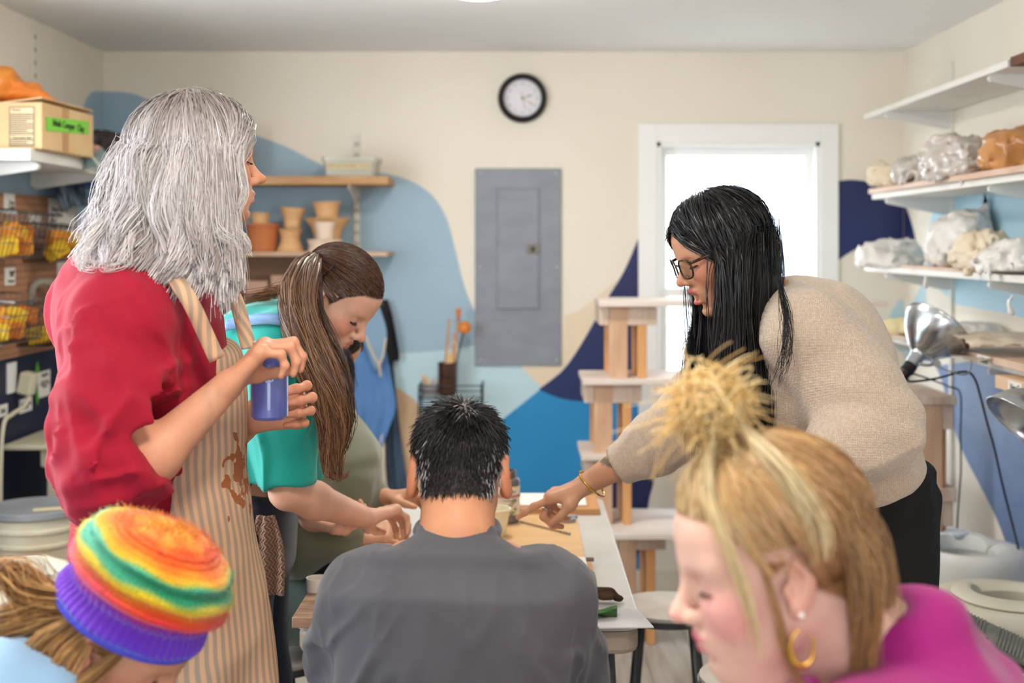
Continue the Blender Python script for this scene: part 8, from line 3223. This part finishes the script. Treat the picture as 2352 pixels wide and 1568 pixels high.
# ------------------------------------------------------------------ seated person in olive behind her
def build_olive_person():
    R = frame_from((.80, -.12, -.58))
    C = P(742, 800, 3.56)
    px = lambda *a: P(*a)
    nk = px(718, 892, 3.54)
    ch = px(705, 1040, 3.54)
    pv = px(640, 1330, 3.52)
    J = dict(neck=nk, chest=ch, pelvis=pv, sr=px(672, 975, 3.38), sl=px(735, 960, 3.70), skull=local(C, R, (-.035, 0, -.05)),
             er=px(690, 1250, 3.30), wr=px(812, 1232, 3.34), el=px(800, 1125, 3.66), wl=px(880, 1142, 3.52))
    for a, y in (('l', .10), ('r', -.10)):
        J['h' + a] = pv + np.array([.0, y, -.02])
        J['k' + a] = pv + np.array([.36, y * 1.1, -.05])
        J['a' + a] = np.array([pv[0] + .30, pv[1] + y * 1.1, .08])
        J['t' + a] = np.array([pv[0] + .43, pv[1] + y * 1.1, .04])
    s = SDF()
    head(s, C, R, 1.0)
    skeleton_body(s, J, 1.1)
    pts = []
    h1 = hand(s, J['wr'], (.9, .25, .05), (-.1, .3, -.95), False, [(25, 35, 20)] * 4, [(.6, .7, .3), (.8, .4, .3), (.9, .2, .2)], paints=pts)
    h2 = hand(s, J['wl'], (.95, -.15, .05), (-.1, -.45, -.9), True, [(22, 34, 22), (26, 36, 22), (30, 38, 24), (34, 38, 24)], [(.7, .55, .4), (.9, .2, .35), (.95, .1, .3)], paints=pts)
    hb = box_around([C], .15)
    hw = box_around([j for f in h1 for j in f] + [J['wr']], .028)
    hv = box_around([j for f in h2 for j in f] + [J['wl']], .028)
    V, Q = mesh_body(s, .012, [(hb[0], hb[1], .005), (hw[0], hw[1], .0042), (hv[0], hv[1], .004)])
    body = obj('person', V, Q, m_skin, smooth=True, base=(pv[0], pv[1], 0), colors=skin_paint(V, (214, 160, 128), C, R, hair=(50, 34, 30), paints=pts),
               label='person in an olive sweater seated at the table behind the bending woman', cat='person')
    eyes(C, R, body, look=24)
    brows(C, R, body, (60, 44, 36))
    m_ol = cloth_material('sweater_olive', (122, 126, 104), (104, 108, 88), 400, .25, sheen=.5)
    t = SDF()
    side = unit(J['sl'] - J['sr'])
    t.loft([pv + [0, 0, -.06], pv * .6 + ch * .4 + [.02, 0, 0], ch + [.03, 0, -.02], ch * .5 + nk * .5, nk], [.19, .195, .195, .16, .07], [.155, .165, .165, .12, .07], side, k=.06)
    t.ell(ch + np.array([.10, 0, -.06]), (.10, .15, .12), k=.06)
    for a in 'lr':
        sh, el, wr = J['s' + a], J['e' + a], J['w' + a]
        t.chain([sh * .7 + nk * .3, sh, el], [.075, .082, .070], k=.06)
        t.chain([el, wr * .94 + el * .06], [.068, .042], k=.04)
    t.disp = lambda p: np.abs(vnoise(p, 8, 3)) * .018 + wave_of(p, (.3, 0, .95), 50, 0, .8, 5, 4) * .004 * np.clip((.95 - p[:, 2]) / .1, 0, 1) - .006
    garment('sweater', t, .009, m_ol, body, smooth=1)
    t = SDF()
    for a in 'lr':
        t.chain([J['h' + a], J['k' + a], J['a' + a] + [0, 0, .03]], [.125, .100, .080], k=.05)
    t.ell(pv + [0, 0, -.02], (.16, .20, .13), k=.06)
    t.disp = lambda p: np.abs(vnoise(p, 9, 5)) * .014 - .004
    garment('trousers', t, .012, cloth_material('trousers_green_grey', (84, 98, 92), (66, 80, 76), 300, .4, sheen=.5), body, smooth=1)
    for a in 'lr':
        an, to = J['a' + a], J['t' + a]
        G().sphere((an + to) / 2 + np.array([.01, 0, -.015]), (.125, .045, .045), 16).obj('shoe', m_black, body, smooth=True)
    rg = np.random.default_rng(71)
    N_ = 600
    u = scalp_roots(N_, rg)
    az = np.arctan2(u[:, 1], u[:, 0])
    az = np.where(np.abs(az) < 1.1, np.sign(az) * 1.1, az)
    tg = np.stack([np.cos(az) * .94, np.sin(az) * .94, np.full(N_, -.33)], 1)
    over = to_world(over_skull(u, tg, 7, lift=.006, grow=.01), C, R)
    ends = over[:, -1] + rg.normal(size=(N_, 3)) * .015 + [0, 0, -.10]
    A = tail_hair(over, ends, np.tile([[0, 0, -.7]], (N_, 1)), 7)
    hair_obj('hair', A, .002, .001, body, [(40, 28, 24), (66, 46, 38)], m_hair, seed=20)
    lock = bundle_curves([px(786, 790, 3.46), px(802, 840, 3.44), px(806, 880, 3.44), px(796, 915, 3.45)], [.006, .012, .012, .005], 140, 14, rg, .006, 9)
    hair_obj('hair', lock, .0009, .0005, body, [(34, 24, 22), (58, 40, 34)], m_hair, seed=21)
    return body


build_olive_person()
stool(P(625, 0, 3.52)[0], 3.53, .45, .16, 'round metal stool under the person in olive')
